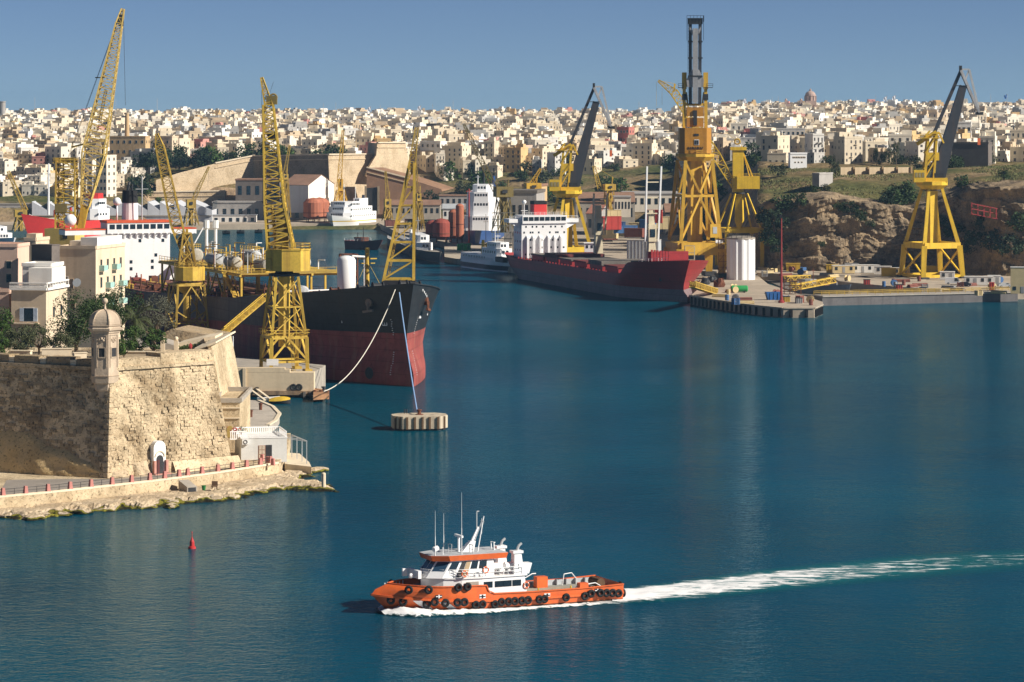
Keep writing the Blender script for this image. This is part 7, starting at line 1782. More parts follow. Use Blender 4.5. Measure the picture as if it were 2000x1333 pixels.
# vehicles on the dock-side quay
def vehicle(name, label, cat, px, py, m, L_, h, rz):
    t = thing(name, label, cat, GP(px, py, QZ), rz); van = h > 1.8
    prof = [(0, .35), (L_, .35), (L_, .9), (L_ * .86, 1.05), (L_ * .74, h), (.05 if van else L_ * .22, h), (0, 1.0)]
    MB().slab([(x - L_ / 2, -.9, z) for x, z in prof], (0, 1.8, 0)).build('body', m, t)
    MB().slab([(x - L_ / 2, -.92, z) for x, z in ((L_ * .83, 1.06), (L_ * .74, h - .1), (L_ * .58, h - .1), (L_ * .58, 1.06))], (0, 1.84, 0)).build('side_window', GLASS, t)
    MB().slab([(L_ * .865 - L_ / 2, -.8, 1.06), (L_ * .755 - L_ / 2, -.8, h - .08), (L_ * .755 - L_ / 2, .8, h - .08), (L_ * .865 - L_ / 2, .8, 1.06)], (.03, 0, .02)).build('windscreen', GLASS, t)
    for x in (.2, .8):
        for y in (-.88, .88):
            w_ = MB().tube((L_ * (x - .5), y - .1, .34), (L_ * (x - .5), y + .1, .34), .34, 12).build('wheel', BLACK, t); MB().tube((L_ * (x - .5), y - .12, .34), (L_ * (x - .5), y + .12, .34), .18, 8).build('rim', SILV, w_)
    for y in (-.6, .6): MB().box((L_ / 2, y, .75), (.06, .3, .18)).build('headlight', WHITEC, t)
vehicle('parked_van', 'white panel van parked under the bright yellow crane', 'van', 1862, 556, WHITEC, 5.2, 2.2, R(-10)); vehicle('parked_car', 'dark blue car parked right of the white van', 'car', 1884, 560, mat('car_dark', (0.02, 0.025, 0.04), .3), 4.2, 1.45, R(-12)); vehicle('parked_car', 'grey car at the right end of the dock-side quay', 'car', 1962, 562, CORR, 4.2, 1.45, R(5))
# ---- cliff face
CLIFF = stone_material('cliff_rock', (0.42, 0.31, 0.19), (0.17, 0.13, 0.088), (0.30, 0.235, 0.165), 1.0, dark_at=0.48)
def cl_top(a): return interp([(1440, 12), (1480, 23), (1520, 27), (1570, 28.5), (1620, 29.5), (1660, 28.5), (1720, 27), (1790, 25.5), (1830, 27), (1880, 31), (1905, 33), (2000, 34), (2250, 36)], a)
def cl_y(a): return interp([(1440, 1120), (1478, 1108), (1520, 1093), (1600, 1086), (1800, 1083), (1880, 1078), (1960, 1056), (2250, 1040)], a)
P = []; NV = 64
for j in range(NV + 1):
    v = j / NV; r = []
    for i in range(330):
        a = lerp(1440, 2240, i / 329); Y = cl_y(a); x = (a - 1000) * Y / F; zt = cl_top(a); z = 1.5 + (zt - 1.5) * v
        q = Vector((x * .05, z * .09, 1)); n1 = noise.fractal(q, 1, 2, 5); led = noise.noise(Vector((x * .02, z * .28, 5)))
        n2 = noise.noise(Vector((x * .11, z * .03, 8))); lay = math.floor(z * .45 + 1.2 * n2 + .8 * n1); y = Y + 5 + 3.5 * v - 1.9 * n1 - 2.0 * abs(n2) - .55 * ((lay * 7) % 3 - 1) - .8 * noise.fractal(Vector((x * .3, z * .3, 4)), 1, 2, 4) - .5 * led
        if v > .95: y += (v - .95) / .05 * 16
        r.append((x, y, z + (.8 * noise.noise(Vector((x * .2, y * .2, 2))) if v > .6 else 0)))
    P.append(r)
struct(MB().grid(P).build('cliff', CLIFF))
# scrub hanging on the cliff and the bank above it
CRN = []
for k in range(5):
    mb, cl = crown_mesh(300 + k, 1.0, .85, 22, 620, .12, low=.15); me = mb.mesh('crown'); me.materials.append(LG[(0, 2, 4, 0, 1)[k]]); CRN.append(me)
tb = MB(); tb.tube((0, 0, -.8), (0.03, 0, -.2), .1, 7, r2=.07); tb.tube((0.03, 0, -.2), (.25, .1, .35), .06, 6, r2=.02); tb.tube((.03, 0, -.2), (-.22, -.1, .4), .06, 6, r2=.02); tb.tube((.03, 0, -.2), (.0, .15, .5), .05, 6, r2=.02)
TRK = tb.mesh('trunk'); TRK.materials.append(BARK)
def far_tree(name, label, p, r, h, kind, cat='tree', group=None):
    t = thing(name, label, cat, (p[0], p[1], p[2]), random.uniform(0, 6), group)
    c = bpy.data.objects.new('crown', CRN[kind]); COL.objects.link(c); c.parent = t; c.scale = (r, r, h * .5); c.location = (0, 0, h * .55)
    k = bpy.data.objects.new('trunk', TRK); COL.objects.link(k); k.parent = t; k.scale = (r, r, h * .6); k.location = (0, 0, h * .5)
    return t
rr = random.Random(9)
bush = [(1500, 470, 1098, 4.5), (1512, 440, 1096, 5), (1530, 405, 1098, 5), (1496, 430, 1100, 4), (1560, 395, 1096, 3.5), (1520, 490, 1092, 3), (1605, 480, 1082, 1.6), (1660, 412, 1086, 3), (1680, 425, 1084, 3), (1640, 408, 1088, 2.5), (1700, 440, 1082, 2), (1745, 392, 1100, 5.5), (1765, 385, 1104, 6), (1730, 398, 1098, 4), (1900, 470, 1070, 4), (1935, 480, 1064, 5), (1975, 490, 1056, 5),
        (1920, 440, 1074, 4), (1890, 490, 1070, 3), (1860, 455, 1080, 4), (1990, 440, 1060, 5), (1840, 440, 1086, 4), (1590, 375, 1112, 2.5), (1610, 372, 1116, 2), (1880, 360, 1090, 3.5), (1960, 345, 1080, 2.5)]
for i, (x, y, Y, r) in enumerate(sorted(bush)):
    p = WP(x, y, Y); p.z -= r * .5
    far_tree('cliff_bush', 'dark green scrub bush on the right-hand cliff, %s from the left' % ordn(i), p, r, r * 1.5, rr.choice((0, 2, 0)), 'bush', 'scrub bushes on the cliff')
# wall, dark building, white board building on the bank
for i in range(5):
    x0 = 1642 + i * 28; a, b = WP(x0, 344, 1190), WP(x0 + 26, 327, 1192); t = thing('wall_panel', 'beige boundary wall bay above the cliff, %s from the left' % ordn(i), 'wall', WP(x0 + 13, 344, 1190), 0, 'boundary wall bays')
    MB().slab([a, (b.x, 1192, a.z), b, (a.x, 1190, b.z)], (0, .6, 0)).build('panel', CC['cream'] if 0 else STONE, t, world=True); MB().box((b.x, 1191.8, (a.z + b.z) / 2), (.7, 1.0, b.z - a.z + .5)).build('pier', HW['ochre'], t, world=True)
corner_house('blank_warehouse', 'windowless dark warehouse block with one bright side on the right hill', 1862, 1930, 1946, 281, 345, 1215, R(-16), HW['dark'], sw=((.4, .3, .8, 1.6), (.7, .3, .8, 1.6)))  # shade of the front is put into the dark wall colour
t, wf, ds, h = corner_house('white_board_house', 'small bright white building on the bank above the cliff', 1543, 1576, 1578, 301, 330, 1235, R(8), WHITEC, fw=[(.12 + .1 * k, .72, .35, .5) for k in range(8)] + [(.3 + .2 * k, .4, .4, .4) for k in range(3)])
corner_house('flat_hut', 'low grey flat-roofed hut at the cliff top', 1587, 1600, 1634, 341, 357, 1150, R(-25), HW['grey'])
t = thing('rusty_steelwork', 'rusty red steelwork on the dark right cliff', 'steelwork', WP(1925, 432, 1062))
for k in range(5): MB().bar(WP(1898 + k * 12, 420 + k * 2, 1060), WP(1898 + k * 12, 396 + k * 3, 1062), .35).build('post', MATS['mast_red'], t, world=True)
for y in (398, 408, 418): MB().bar(WP(1898, y, 1060), WP(1948, y + 10, 1062), .3).build('beam', MATS['mast_red'], t, world=True)

# ---- sheds and clutter behind the bulk carrier
RT = mat('rusty_roof', (0.26, 0.15, 0.10), .85, .25, .2); RTG = mat('grey_roof', (0.33, 0.31, 0.29), .85, .15, .2)
def shed(label, xl, xr, yt, yb, Y, depth, m, roof='gable', rm=RT, rz=0.0, wins=0, name='shed', z0=None):
    a, b = WP(xl, yb, Y), WP(xr, yt, Y); w_ = b.x - a.x; h = b.z - a.z; t = thing(name, label, 'shed', ((a.x + b.x) / 2, Y, a.z), rz)
    MB().b2(-w_ / 2, w_ / 2, 0, depth, -1, h * (.72 if roof == 'gable' else .94)).build('wall', m, t); e = h * (.72 if roof == 'gable' else .94)
    if roof == 'gable':
        rf = MB().slab([(-w_ / 2 - .3, -.4, e), (w_ / 2 + .3, -.4, e), (w_ / 2 + .3, depth / 2, h), (-w_ / 2 - .3, depth / 2, h)], (0, 0, .2)); rf.build('roof', rm, t); MB().slab([(-w_ / 2 - .3, depth + .4, e), (w_ / 2 + .3, depth + .4, e), (w_ / 2 + .3, depth / 2, h), (-w_ / 2 - .3, depth / 2, h)], (0, 0, .2)).build('roof', rm, t)
        for sx in (-w_ / 2, w_ / 2): MB().slab([(sx, 0, e), (sx, depth, e), (sx, depth / 2, h)], (.05, 0, 0)).build('gable', m, t)
    else: MB().b2(-w_ / 2 - .3, w_ / 2 + .3, -.3, depth + .3, e, h).build('roof', rm, t)
    for i in range(wins): x = lerp(-w_ / 2, w_ / 2, (i + .5) / wins); ww = w_ / wins * .22; MB().b2(x - ww, x + ww, -.08, .1, e * .35, e * .75).build('window', GLASS, t)
    return t
SHEDS = [('long low brown-roofed shed behind the beige deck crane', 1125, 1240, 378, 440, 1330, 30, CONC, 'gable', RT, 0, 7), ('flat pale store with lit end right of the shed row', 1200, 1232, 384, 420, 1300, 14, HW['pale'], 'flat', RTG, 0, 5),
         ('long flat roof stretching behind the giant crane', 1220, 1330, 378, 410, 1400, 40, HW['pale'], 'flat', RTG, 0, 8), ('dark workshop block left of the white deckhouse', 985, 1048, 372, 470, 1235, 25, HW['grey'], 'flat', CONCD, R(-8), 5),
         ('small red-roofed workshop right of the white deckhouse', 1145, 1172, 402, 460, 1260, 14, HW['grey'], 'gable', mat('red_tiles', (0.35, 0.15, 0.1)), R(-20), 2), ('grey workshop with arched front by the far basin', 858, 915, 382, 405, 1500, 16, HW['grey'], 'flat', RT, 0, 5),
         ('olive-brown store block beside the blue ship', 1020, 1050, 360, 440, 1290, 16, HW['ochre'], 'flat', RT, R(-15), 2), ('small white crew hut beside the carrier deckhouse', 1142, 1170, 475, 490, 1100, 6, WHITEC, 'flat', WHITE, 0, 3),
         ('concrete plinth block behind the small white ship', 1000, 1034, 452, 500, 1180, 10, CONC, 'flat', CONC, R(-10), 0), ('brown open shed above the carrier deck', 1300, 1330, 400, 455, 1240, 20, CONCD, 'gable', RT, 0, 3),
         ('low long store with pale roof near the far gate', 760, 860, 392, 425, 1480, 15, CONC, 'gable', RT, 0, 9), ('white-roofed transit store beyond the basin corner', 865, 905, 400, 430, 1420, 14, HW['white'], 'gable', CORR, 0, 4)]
for s in SHEDS: shed(*s)
rr = random.Random(12); k = 0
for x, y, Y in sorted([(rr.uniform(1180, 1320), rr.uniform(435, 470), rr.uniform(1180, 1300)) for _ in range(16)] + [(rr.uniform(750, 900), rr.uniform(440, 452), 1400) for _ in range(6)], key=lambda e: e[0]):
    c = rr.choice(['brown', 'red', 'brown', 'grey', 'cream', 'blue']); zz = WP(x, y, Y).z
    t = cabin('yard_container', '%s steel container among the shipyard sheds, %s from the left' % (c, ordn(k)), 1000, 500, rr.uniform(5, 9), CC[c], R(rr.uniform(-30, 20)), rr.uniform(2.5, 5), win=False, group='containers in the shipyard'); t.location = (WP(x, y, Y).x, Y, max(QZ, zz)); k += 1
SIL = mat('silo_orange', (0.42, 0.14, 0.075), .7, .12, .4, streak=.5)
for i, (x, y, Y, r, h, lab) in enumerate(((887, 460, 1330, 2.4, 11, 'tall orange silo left of the blue ship'), (862, 462, 1320, 3.6, 7, 'squat rust-red tank beside the orange silo'), (845, 458, 1335, 3.0, 6, 'small rust-red tank behind the trawler'), (898, 455, 1320, 1.7, 14, 'slim orange stack next to the silo'), (612, 410, 1570, 5, 8, 'left orange drum tank at the fort wall foot'), (624, 410, 1575, 5, 8, 'right orange drum tank at the fort wall foot'))):
    p = WP(x, y, Y); p.z = QZ; t = thing('storage_silo', lab, 'silo', p); m_ = SIL if 'rust' not in lab else mat('silo_rust', (0.28, 0.06, 0.04), .8, .2, .4, streak=.5)
    MB().lathe((0, 0, 1.5), [(r * .5, 0), (r, 1.2), (r, h), (r * .7, h + r * .35), (.3, h + r * .5)], 18).build('shell', m_, t, smooth=False); MB().lathe((0, 0, h * .55), [(r + .08, 0), (r + .08, .3)], 18).build('hoop', RUST, t)
    for a_ in range(4): MB().bar((r * .8 * math.cos(a_ * PI / 2 + .7), r * .8 * math.sin(a_ * PI / 2 + .7), 0), (r * .8 * math.cos(a_ * PI / 2 + .7), r * .8 * math.sin(a_ * PI / 2 + .7), 2.7), .4).build('leg', RUST, t)
for i in range(4):
    o = MB().lathe((0, 0, 0), [(.9, 0), (.95, .6), (.9, 1.3), (.95, 2.0), (.9, 2.7), (.4, 2.75)], 12).build('drum', GRN); o.location = GP(897 + i * 6, 490 - (i % 2), QZ); tag(o, 'green drum on the far pier, %s from the left' % ordn(i), 'drum', 'green drums on the pier')
o = MB().tube((0, 0, 0), (0, 0, 24), .4, 8, r2=.22).bar((-1.2, 0, 23), (1.2, 0, 23), .3).build('red_pole', CC['red']); o.location = GP(916, 487, QZ); tag(o, 'tall thin red pole on the pier before the blue ship', 'pole')
pq = [GP(x, y, 2) for x, y in ((868, 502), (905, 508), (1008, 524), (1032, 520), (1030, 500), (905, 475), (868, 480))]
struct(MB().prism([(p.x, p.y) for p in pq], -2, 2.0).build('finger_pier', QUAYE))

# ---- smaller ships
def ship(name, label, bow, stern, beam, zt, bands, blocks, zbow=None, wins=(), rake=3.0, masts=(), cat='ship'):
    B_, S_ = GP(*bow), GP(*stern); d = B_ - S_; L_ = d.length; t = thing(name, label, cat, S_, math.atan2(d.y, d.x)); zbow = zbow or zt * 1.3
    top = lambda u: lerp(zt, zbow, max(0, (u - .6) / .4) ** 1.5); xb = lambda z: L_ + rake * (z / zbow); xs = lambda z: -0.6 * z / zt + .6
    half = lambda u, z: beam / 2 * (1 - max(0, (u - lerp(.5, .72, min(1, z / zt))) / (1 - lerp(.5, .72, min(1, z / zt)))) ** 2.0) * (1 - .35 * max(0, 1 - u * 8) ** 2)
    zs = [-1.0] + [b[0] for b in bands]
    for i, (z1, m_) in enumerate(bands):
        f1 = top if z1 is None else z1; f0 = zs[i]; mid = (lambda u, f0=f0, f1=f1: ((f0(u) if callable(f0) else f0) + (f1(u) if callable(f1) else f1)) / 2)
        hull_part([f0, mid, f1], xs, xb, half, 36).build('hull' if i == len(bands) - 1 else 'hull_band', m_, t, smooth=True)
    deck_mesh(lambda u: top(u) - .5, xs, xb, half, 36).build('deck', CONC, t)
    for k, (x0, x1, hw, z0, z1, m_) in enumerate(blocks):
        MB().prism([(x0 * L_, -hw), (x1 * L_ - hw * .4, -hw), (x1 * L_, -hw * .5), (x1 * L_, hw * .5), (x1 * L_ - hw * .4, hw), (x0 * L_, hw)], z0, z1).build('deckhouse', m_, t)
        if z1 - z0 > 2 and m_ is WHITEC:
            nf = max(2, int(hw * .9)); 
            for i in range(nf): y = lerp(-hw * .48, hw * .48, (i + .5) / nf); MB().b2(x1 * L_ - .05, x1 * L_ + .07, y - hw * .3 / nf, y + hw * .3 / nf, z1 - 1.7, z1 - .7).build('window', GLASS, t)
    for (x0, x1, hw, z, n, w_, h_) in wins:
        for sg in (1, -1):
            for i in range(n): x = lerp(x0, x1, (i + .5) / n) * L_; MB().b2(x - w_ / 2, x + w_ / 2, sg * hw - .06, sg * hw + .06, z, z + h_).build('window', GLASS, t)
    for (x, y, z0, z1, r, m_) in masts: MB().tube((x * L_, y, z0), (x * L_, y, z1), r, 8, r2=r * .7).bar((x * L_, y - 1, lerp(z0, z1, .8)), (x * L_, y + 1, lerp(z0, z1, .8)), .15).build('funnel' if r > .6 else 'mast', m_, t)
    MB().rail([(L_ * u, -half(u, top(u)) + .2, top(u) - .1) for u in (.05, .3, .55, .75, .9)], 1.0, .05, gap=2).build('railing', WHITE, t)
    return t, L_
NAVY = mat('hull_navy', (0.012, 0.018, 0.04), .5); BLU = mat('hull_blue', (0.02, 0.07, 0.22), .5); DGR = mat('hull_black', (0.015, 0.017, 0.02), .6)
W = WHITEC
ship('excursion_ship', 'small white passenger ship with navy hull moored behind the red carrier', (1002, 533), (912, 521), 8, 3.6, [(.5, W), (2.2, NAVY), (None, W)], [(.06, .86, 3.4, 3, 5.6, W), (.50, .84, 3.0, 5.6, 8.2, W), (.58, .80, 2.4, 8.2, 10.4, W)], 4.6,
     wins=((.1, .6, 3.42, 4.2, 14, .7, .7), (.52, .8, 3.02, 6.4, 6, .9, .9), (.6, .78, 2.42, 8.9, 4, .8, .9), (.05, .5, 3.85, 2.6, 12, .4, .4)), masts=((.36, 0, 5.6, 10.5, .8, YEL3), (.44, 0, 5.6, 9.5, .7, AMB), (.62, 0, 10.4, 16, .15, W), (.42, 0, 6, 20, .12, BROWN), (.68, 0, 10.4, 13, .1, W)))
ship('trawler', 'dark-hulled tug with white upperworks in the middle basin', (858, 516), (770, 478), 9, 3.4, [(.4, RUST), (None, DGR)], [(.45, .72, 3, 3, 6, W), (.5, .68, 2.4, 6, 8.6, W), (.1, .35, 2, 3, 4.6, CC['grey'])], 4.6, wins=((.5, .7, 3.02, 4.2, 4, .7, .7), (.52, .66, 2.42, 6.8, 3, .8, .9)), masts=((.56, 0, 8.6, 15, .18, SILV), (.4, 0, 4, 9, .7, W), (.25, 0, 3, 9, .2, YEL2)), cat='boat')
ship('barge', 'maroon work barge astern of the dark tug', (738, 489), (682, 486), 8, 3.6, [(None, mat('hull_maroon', (0.10, 0.02, 0.025), .7))], [(.3, .6, 2, 3, 5, RUST)], 4.4, masts=((.5, 0, 4, 9, .2, DARK), (.3, 0, 4, 7, .2, DARK)))
_f = ship('car_ferry', 'white car ferry with blue stripe before the fort walls', (640, 449), (716, 443), 17, 6, [(.8, DGR), (4.4, W), (5.0, YEL3), (None, W)], [(.08, .92, 8, 6, 10, W), (.18, .88, 7.4, 10, 13.4, W), (.5, .84, 7, 13.4, 16.5, W), (.1, .3, 3, 13.4, 18, W)], 8.5, wins=((.1, .88, 8.02, 7.4, 12, .9, .9), (.2, .84, 7.42, 11.2, 10, 1.1, 1.0), (.55, .82, 7.02, 14.2, 6, 1.2, 1.4)), masts=((.7, 0, 16.5, 27, .25, W), (.35, 0, 18, 25, .2, W), (.2, 2, 18, 20, 1.0, NAVY)))
_f[0].scale = (.84, .84, .80)
ship('offshore_ship', 'blue and white offshore ship nosed into the shipyard', (928, 490), (975, 455), 15, 6, [(1, CC['red']), (None, BLU)], [(.5, .8, 7, 6, 13, W), (.55, .78, 6.5, 13, 19, W), (.6, .78, 6, 19, 23, W), (.66, .75, 4, 23, 26, W)], 8.5, wins=((.55, .76, 7.02, 9, 4, 1, 1), (.58, .76, 6.52, 15, 4, 1, 1), (.62, .77, 6.02, 20.4, 4, 1.3, 1.3)), masts=((.66, 0, 26, 36, .35, DARK), (.55, 3, 23, 29, .9, BLU), (.72, -2, 26, 30, .2, W)))
ship('red_ship', 'bright red supply ship with white bridge at far left basin', (58, 470), (202, 462), 16, 8, [(None, REDS)], [(.06, .26, 6, 8, 13, W), (.08, .22, 5, 13, 17.5, W), (.10, .2, 4, 17.5, 20, REDS)], 12, wins=((.09, .24, 6.02, 10, 4, 1, 1), (.1, .2, 5.02, 15, 4, 1.1, 1.1)), masts=((.75, 0, 11, 34, .5, W), (.15, 0, 20, 27, .25, W), (.5, 2, 8, 14, .8, REDS), (.62, -2, 10, 13, .7, REDS)), rake=6)
ship('yacht', 'white motor yacht cut by the left picture edge', (24, 487), (-50, 470), 9, 3.5, [(None, W)], [(.2, .8, 3.6, 3.4, 6, W), (.3, .7, 3.0, 6, 8.4, W)], 5, wins=((.25, .75, 3.62, 4.4, 7, 1.2, .7),), masts=((.45, 0, 8.4, 13, .2, W),), rake=5)
ship('landing_craft', 'grey-blue work barge lying in the dry dock', (1655, 578), (1560, 572), 9, 3.0, [(None, mat('hull_greyblue', (0.14, 0.18, 0.24), .6))], [(.1, .3, 2.5, 2.8, 4.5, CC['grey']), (.5, .58, 2, 2.8, 3.8, RUST)], 3.6, masts=((.3, 0, 4, 8, .15, RUST),), rake=1.5)
for i, (x, y) in enumerate(((442, 458), (470, 457), (505, 456))):
    o = MB().hcyl((-1.6, 0, .8), (1.6, 0, .8), .9).b2(-.2, .2, -.95, .95, .6, 1.9).build('pontoon_fender', BLACK); o.location = GP(x, y, 0); tag(o, 'black floating fender along the far quay, %s from the left' % ordn(i), 'fender', 'floating fenders at the far quay')
# ---- small clutter on the quays: pallets, drums, cable reels, pipe stacks
rr = random.Random(66); k = 0
CL = [(rr.uniform(1650, 1960), rr.uniform(546, 578)) for _ in range(26)] + [(rr.uniform(1400, 1600), rr.uniform(562, 598)) for _ in range(26)] + [(rr.uniform(1480, 1640), rr.uniform(528, 545)) for _ in range(14)]
CL = [(x, y) for x, y in CL if (x < 1606 and y > 560 and y > 571 + (x - 1400) * .12 - 8) or (x > 1640 and y < 556 + (x - 1640) * .105 - 3) or y < 546]
for x, y in sorted(CL):
    kind = rr.choice(('pallet_stack', 'oil_drum', 'cable_reel', 'pipe_stack')); c = rr.choice(('brown', 'grey', 'brown', 'grey', 'cream', 'cream', 'blue')); mb = MB()
    if kind == 'pallet_stack':
        for j in range(rr.randint(3, 7)): mb.b2(-1, 1, -.8, .8, j * .3, j * .3 + .1).b2(-.95, -.75, -.8, .8, j * .3 + .1, j * .3 + .3).b2(.75, .95, -.8, .8, j * .3 + .1, j * .3 + .3)
    elif kind == 'oil_drum': mb.lathe((0, 0, 0), [(.55, 0), (.6, .5), (.55, .6), (.6, 1.1), (.55, 1.7), (.2, 1.72)], 10)
    elif kind == 'cable_reel': mb.tube((0, -.7, 1), (0, -.55, 1), 1.0, 14).tube((0, .55, 1), (0, .7, 1), 1.0, 14).tube((0, -.55, 1), (0, .55, 1), .6, 12)
    else:
        for j in range(5): mb.tube((-2.4, (j % 3) * .5 - .5 + (.25 if j > 2 else 0), .25 + (j // 3) * .45), (2.4, (j % 3) * .5 - .5 + (.25 if j > 2 else 0), .25 + (j // 3) * .45), .24, 8)
    o = mb.build(kind, CC[c]); o.location = GP(x, y, QZ); o.rotation_euler = (0, 0, rr.uniform(-1, 1)); tag(o, '%s %s among the quay clutter, %s item from the left' % (c, kind.replace('_', ' '), ordn(k)), kind.split('_')[1], 'clutter on the quays'); k += 1
# ================================================================== FAR SHORE: sheds, fort, trees
SAW = mat('sawtooth_sheet', (0.52, 0.54, 0.58), .75, .08, .1, streak=.2)
t = thing('sawtooth_shed', 'pale blue-grey sawtooth-roofed boat shed on the far quay', 'shed', WP(240, 443, 1575)); z0 = QZ; Ysh = 1575
teeth = [(62, 398), (92, 400), (118, 398), (190, 398), (230, 396), (258, 396), (288, 398), (312, 396), (340, 398), (372, 396), (414, 394)]
for (xa_, _), (xb_, _) in zip(teeth, teeth[1:]):
    a, b = WP(xa_, 443, Ysh), WP(xb_, 443, Ysh); zt = WP(0, 394, Ysh).z; zl = WP(0, 411, Ysh).z
    MB().slab([(a.x + .1, Ysh, z0), (b.x, Ysh, z0), (b.x, Ysh, zl), (a.x + .1, Ysh, zt)], (0, 30, 0)).build('bay', SAW, t, world=True)
    MB().slab([(b.x, Ysh + 1, zl), (b.x + .4, Ysh + 1, zt), (b.x + .4, Ysh + 29, zt), (b.x, Ysh + 29, zl)], (-.05, 0, 0)).build('roof_light', GLASS, t, world=True)
a, b = WP(58, 430, Ysh - .3), WP(414, 430, Ysh - .3); MB().bar((a.x, Ysh - .4, 5.5), (b.x, Ysh - .4, 5.5), .5, .4).build('crane_rail', CONC, t, world=True)
shed('long shaded grey factory hall with tall windows on the far quay', 415, 604, 394, 442, 1600, 26, HW['grey'], 'flat', RTG, 0, 12); shed('white-ended warehouse with rusty roof before the fort wall', 548, 605, 343, 412, 1585, 30, HW['white'], 'gable', RT, R(-22), 0)
shed('dark open warehouse left of the tall crane boom', 460, 545, 350, 396, 1612, 20, HW['dark'], 'flat', RT, 0, 5); shed('long low dark shed behind the red ship', -60, 62, 398, 425, 1580, 20, HW['grey'], 'flat', RTG, 0, 8)
shed('low white quay office beside the blue gantry legs', 415, 500, 420, 440, 1565, 6, HW['white'], 'flat', CORR, 0, 6)
# retaining wall and the fort
def wallpoly(name, label, pix, Y, th, m, dx=0.0, cat='fort wall', cop=True, k=0.0):
    x0 = pix[0][0]; pts = [WP(x, y, Y + k * (x - x0)) for x, y in pix]; c = sum(pts, Vector()) / len(pts); t = thing(name, label, cat, (c.x, Y, min(p.z for p in pts)))
    MB().slab(pts, (dx, th, 0)).build('wall', m, t, world=True)
    if cop:
        n_ = len(pix); up = sorted(range(n_), key=lambda i: pix[i][1])[:2]; p, q = pts[up[0]], pts[up[1]]
        MB().bar(p + Vector((0, .2, .3)), q + Vector((0, .2, .3)), 1.4, .6).build('coping', STONEP, t, world=True)
        MB().bar(p + Vector((0, -.2, -2.2)), q + Vector((0, -.2, -2.2)), .5, .45).build('cordon', STONE, t, world=True)
    return t
FW = stone_material('fort_stone', (0.62, 0.49, 0.33), (0.46, 0.35, 0.22), (0.52, 0.41, 0.28), .6, dark_at=.55); FWD = stone_material('fort_stone_grey', (0.36, 0.29, 0.2), (0.24, 0.19, 0.13), (0.3, 0.25, 0.19), .8)  # FWD is the fort stone darkened, shade of the left-turned face in its colour
wallpoly('retaining_wall', 'long low sunlit retaining wall behind the sawtooth shed', [(-100, 402), (440, 402), (440, 374), (200, 378), (-100, 384)], 1600, 8, FW, k=.05)
wallpoly('fort_wall', 'wedge-shaped sunlit fort curtain rising to the right', [(305, 385), (497, 390), (497, 305), (420, 320), (350, 338), (305, 352)], 1622, 10, FW, 2, k=.16)
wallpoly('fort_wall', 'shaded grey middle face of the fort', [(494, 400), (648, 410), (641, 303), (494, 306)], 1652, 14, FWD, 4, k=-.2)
wallpoly('fort_wall', 'bright battered fort face behind the ferry', [(646, 420), (714, 420), (722, 350), (738, 302), (641, 303)], 1617, 30, FW, 6, k=.32)
wallpoly('fort_bastion', 'high bright corner bastion of the fort', [(715, 345), (803, 345), (792, 280), (737, 280), (735, 303), (722, 325)], 1630, 30, FW, -6, k=.3)
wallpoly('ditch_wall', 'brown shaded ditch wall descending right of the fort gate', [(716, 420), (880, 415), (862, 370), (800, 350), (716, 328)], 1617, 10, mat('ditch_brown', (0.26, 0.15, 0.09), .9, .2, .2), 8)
t = thing('fort_gate', 'tall dark gateway at the foot of the fort', 'gateway', WP(727, 415, 1614)); MB().slab([WP(x, y, 1614) for x, y in ((715, 418), (738, 418), (738, 366), (715, 368))], (0, 2, 0)).build('opening', DARK, t, world=True); MB().bar(WP(714, 418, 1613.6), WP(714, 364, 1613.6), 1).build('jamb', FWD, t, world=True); MB().bar(WP(739, 418, 1613.6), WP(739, 364, 1613.6), 1).build('jamb', FWD, t, world=True)  # opening is a dark slab, the shadow inside the gateway painted as colour
t = thing('factory_chimney', 'tall square stone factory chimney rising at left of the town', 'chimney', WP(248, 285, 1690)); MB().prism(hx(1.5, 8), -3, 17, top=hx(1.0, 8)).build('stack', HW['ochre'], t); MB().prism(hx(1.2, 8), 17, 17.6).build('cap', STONE, t)
# trees
TRS = []
rr = random.Random(31)
for _ in range(34): TRS.append((rr.uniform(268, 660), rr.uniform(1652, 1700), rr.uniform(4, 7.5), 'on the fort terrace', 27))
for _ in range(40): TRS.append((rr.uniform(815, 1340), rr.uniform(1520, 1690), rr.uniform(3, 6.5), 'on the green bank above the shipyard', None))
for _ in range(9): TRS.append((rr.uniform(262, 320), rr.uniform(1600, 1640), rr.uniform(3, 5.5), 'left of the fort wedge', None))
for _ in range(10): TRS.append((rr.uniform(1330, 1480), rr.uniform(1180, 1420), rr.uniform(3, 6), 'on the bank behind the giant crane', None))
for _ in range(12): TRS.append((rr.uniform(1480, 1990), rr.uniform(1190, 1290), rr.uniform(2.0, 3.6), 'on the right hill', None))
for _ in range(26): TRS.append((rr.uniform(0, 2000), rr.uniform(1900, 2900), rr.uniform(3.5, 6), 'among the town houses', None))
zc = {}
for a, Y, r, zone, zz in sorted(TRS):
    z = terr(a, Y) if zz is None else max(zz, terr(a, Y)); x = (a - 1000) * Y / F; i = zc.get(zone, 0); zc[zone] = i + 1
    far_tree('round_tree', 'dark rounded tree %s, %s from the left' % (zone, ordn(i)), (x, Y, z - .5), r, r * rr.uniform(1.4, 1.9), rr.choice((0, 4, 0, 2, 1)), 'tree', 'trees ' + zone)
for i, (x, Y, h) in enumerate(((1712, 1236, 8), (1722, 1240, 6), (1733, 1245, 7), (1741, 1238, 9), (1750, 1232, 11), (1625, 1195, 8), (1633, 1190, 6))):
    p = WP(x, 327, Y); p.z = terr(x, Y) - .4; far_tree('cypress', 'slim dark cypress on the right hill, %s from the left' % ordn((2, 3, 4, 5, 6, 0, 1)[i]), p, 1.3, h, 4, 'cypress tree', 'cypresses on the right hill')
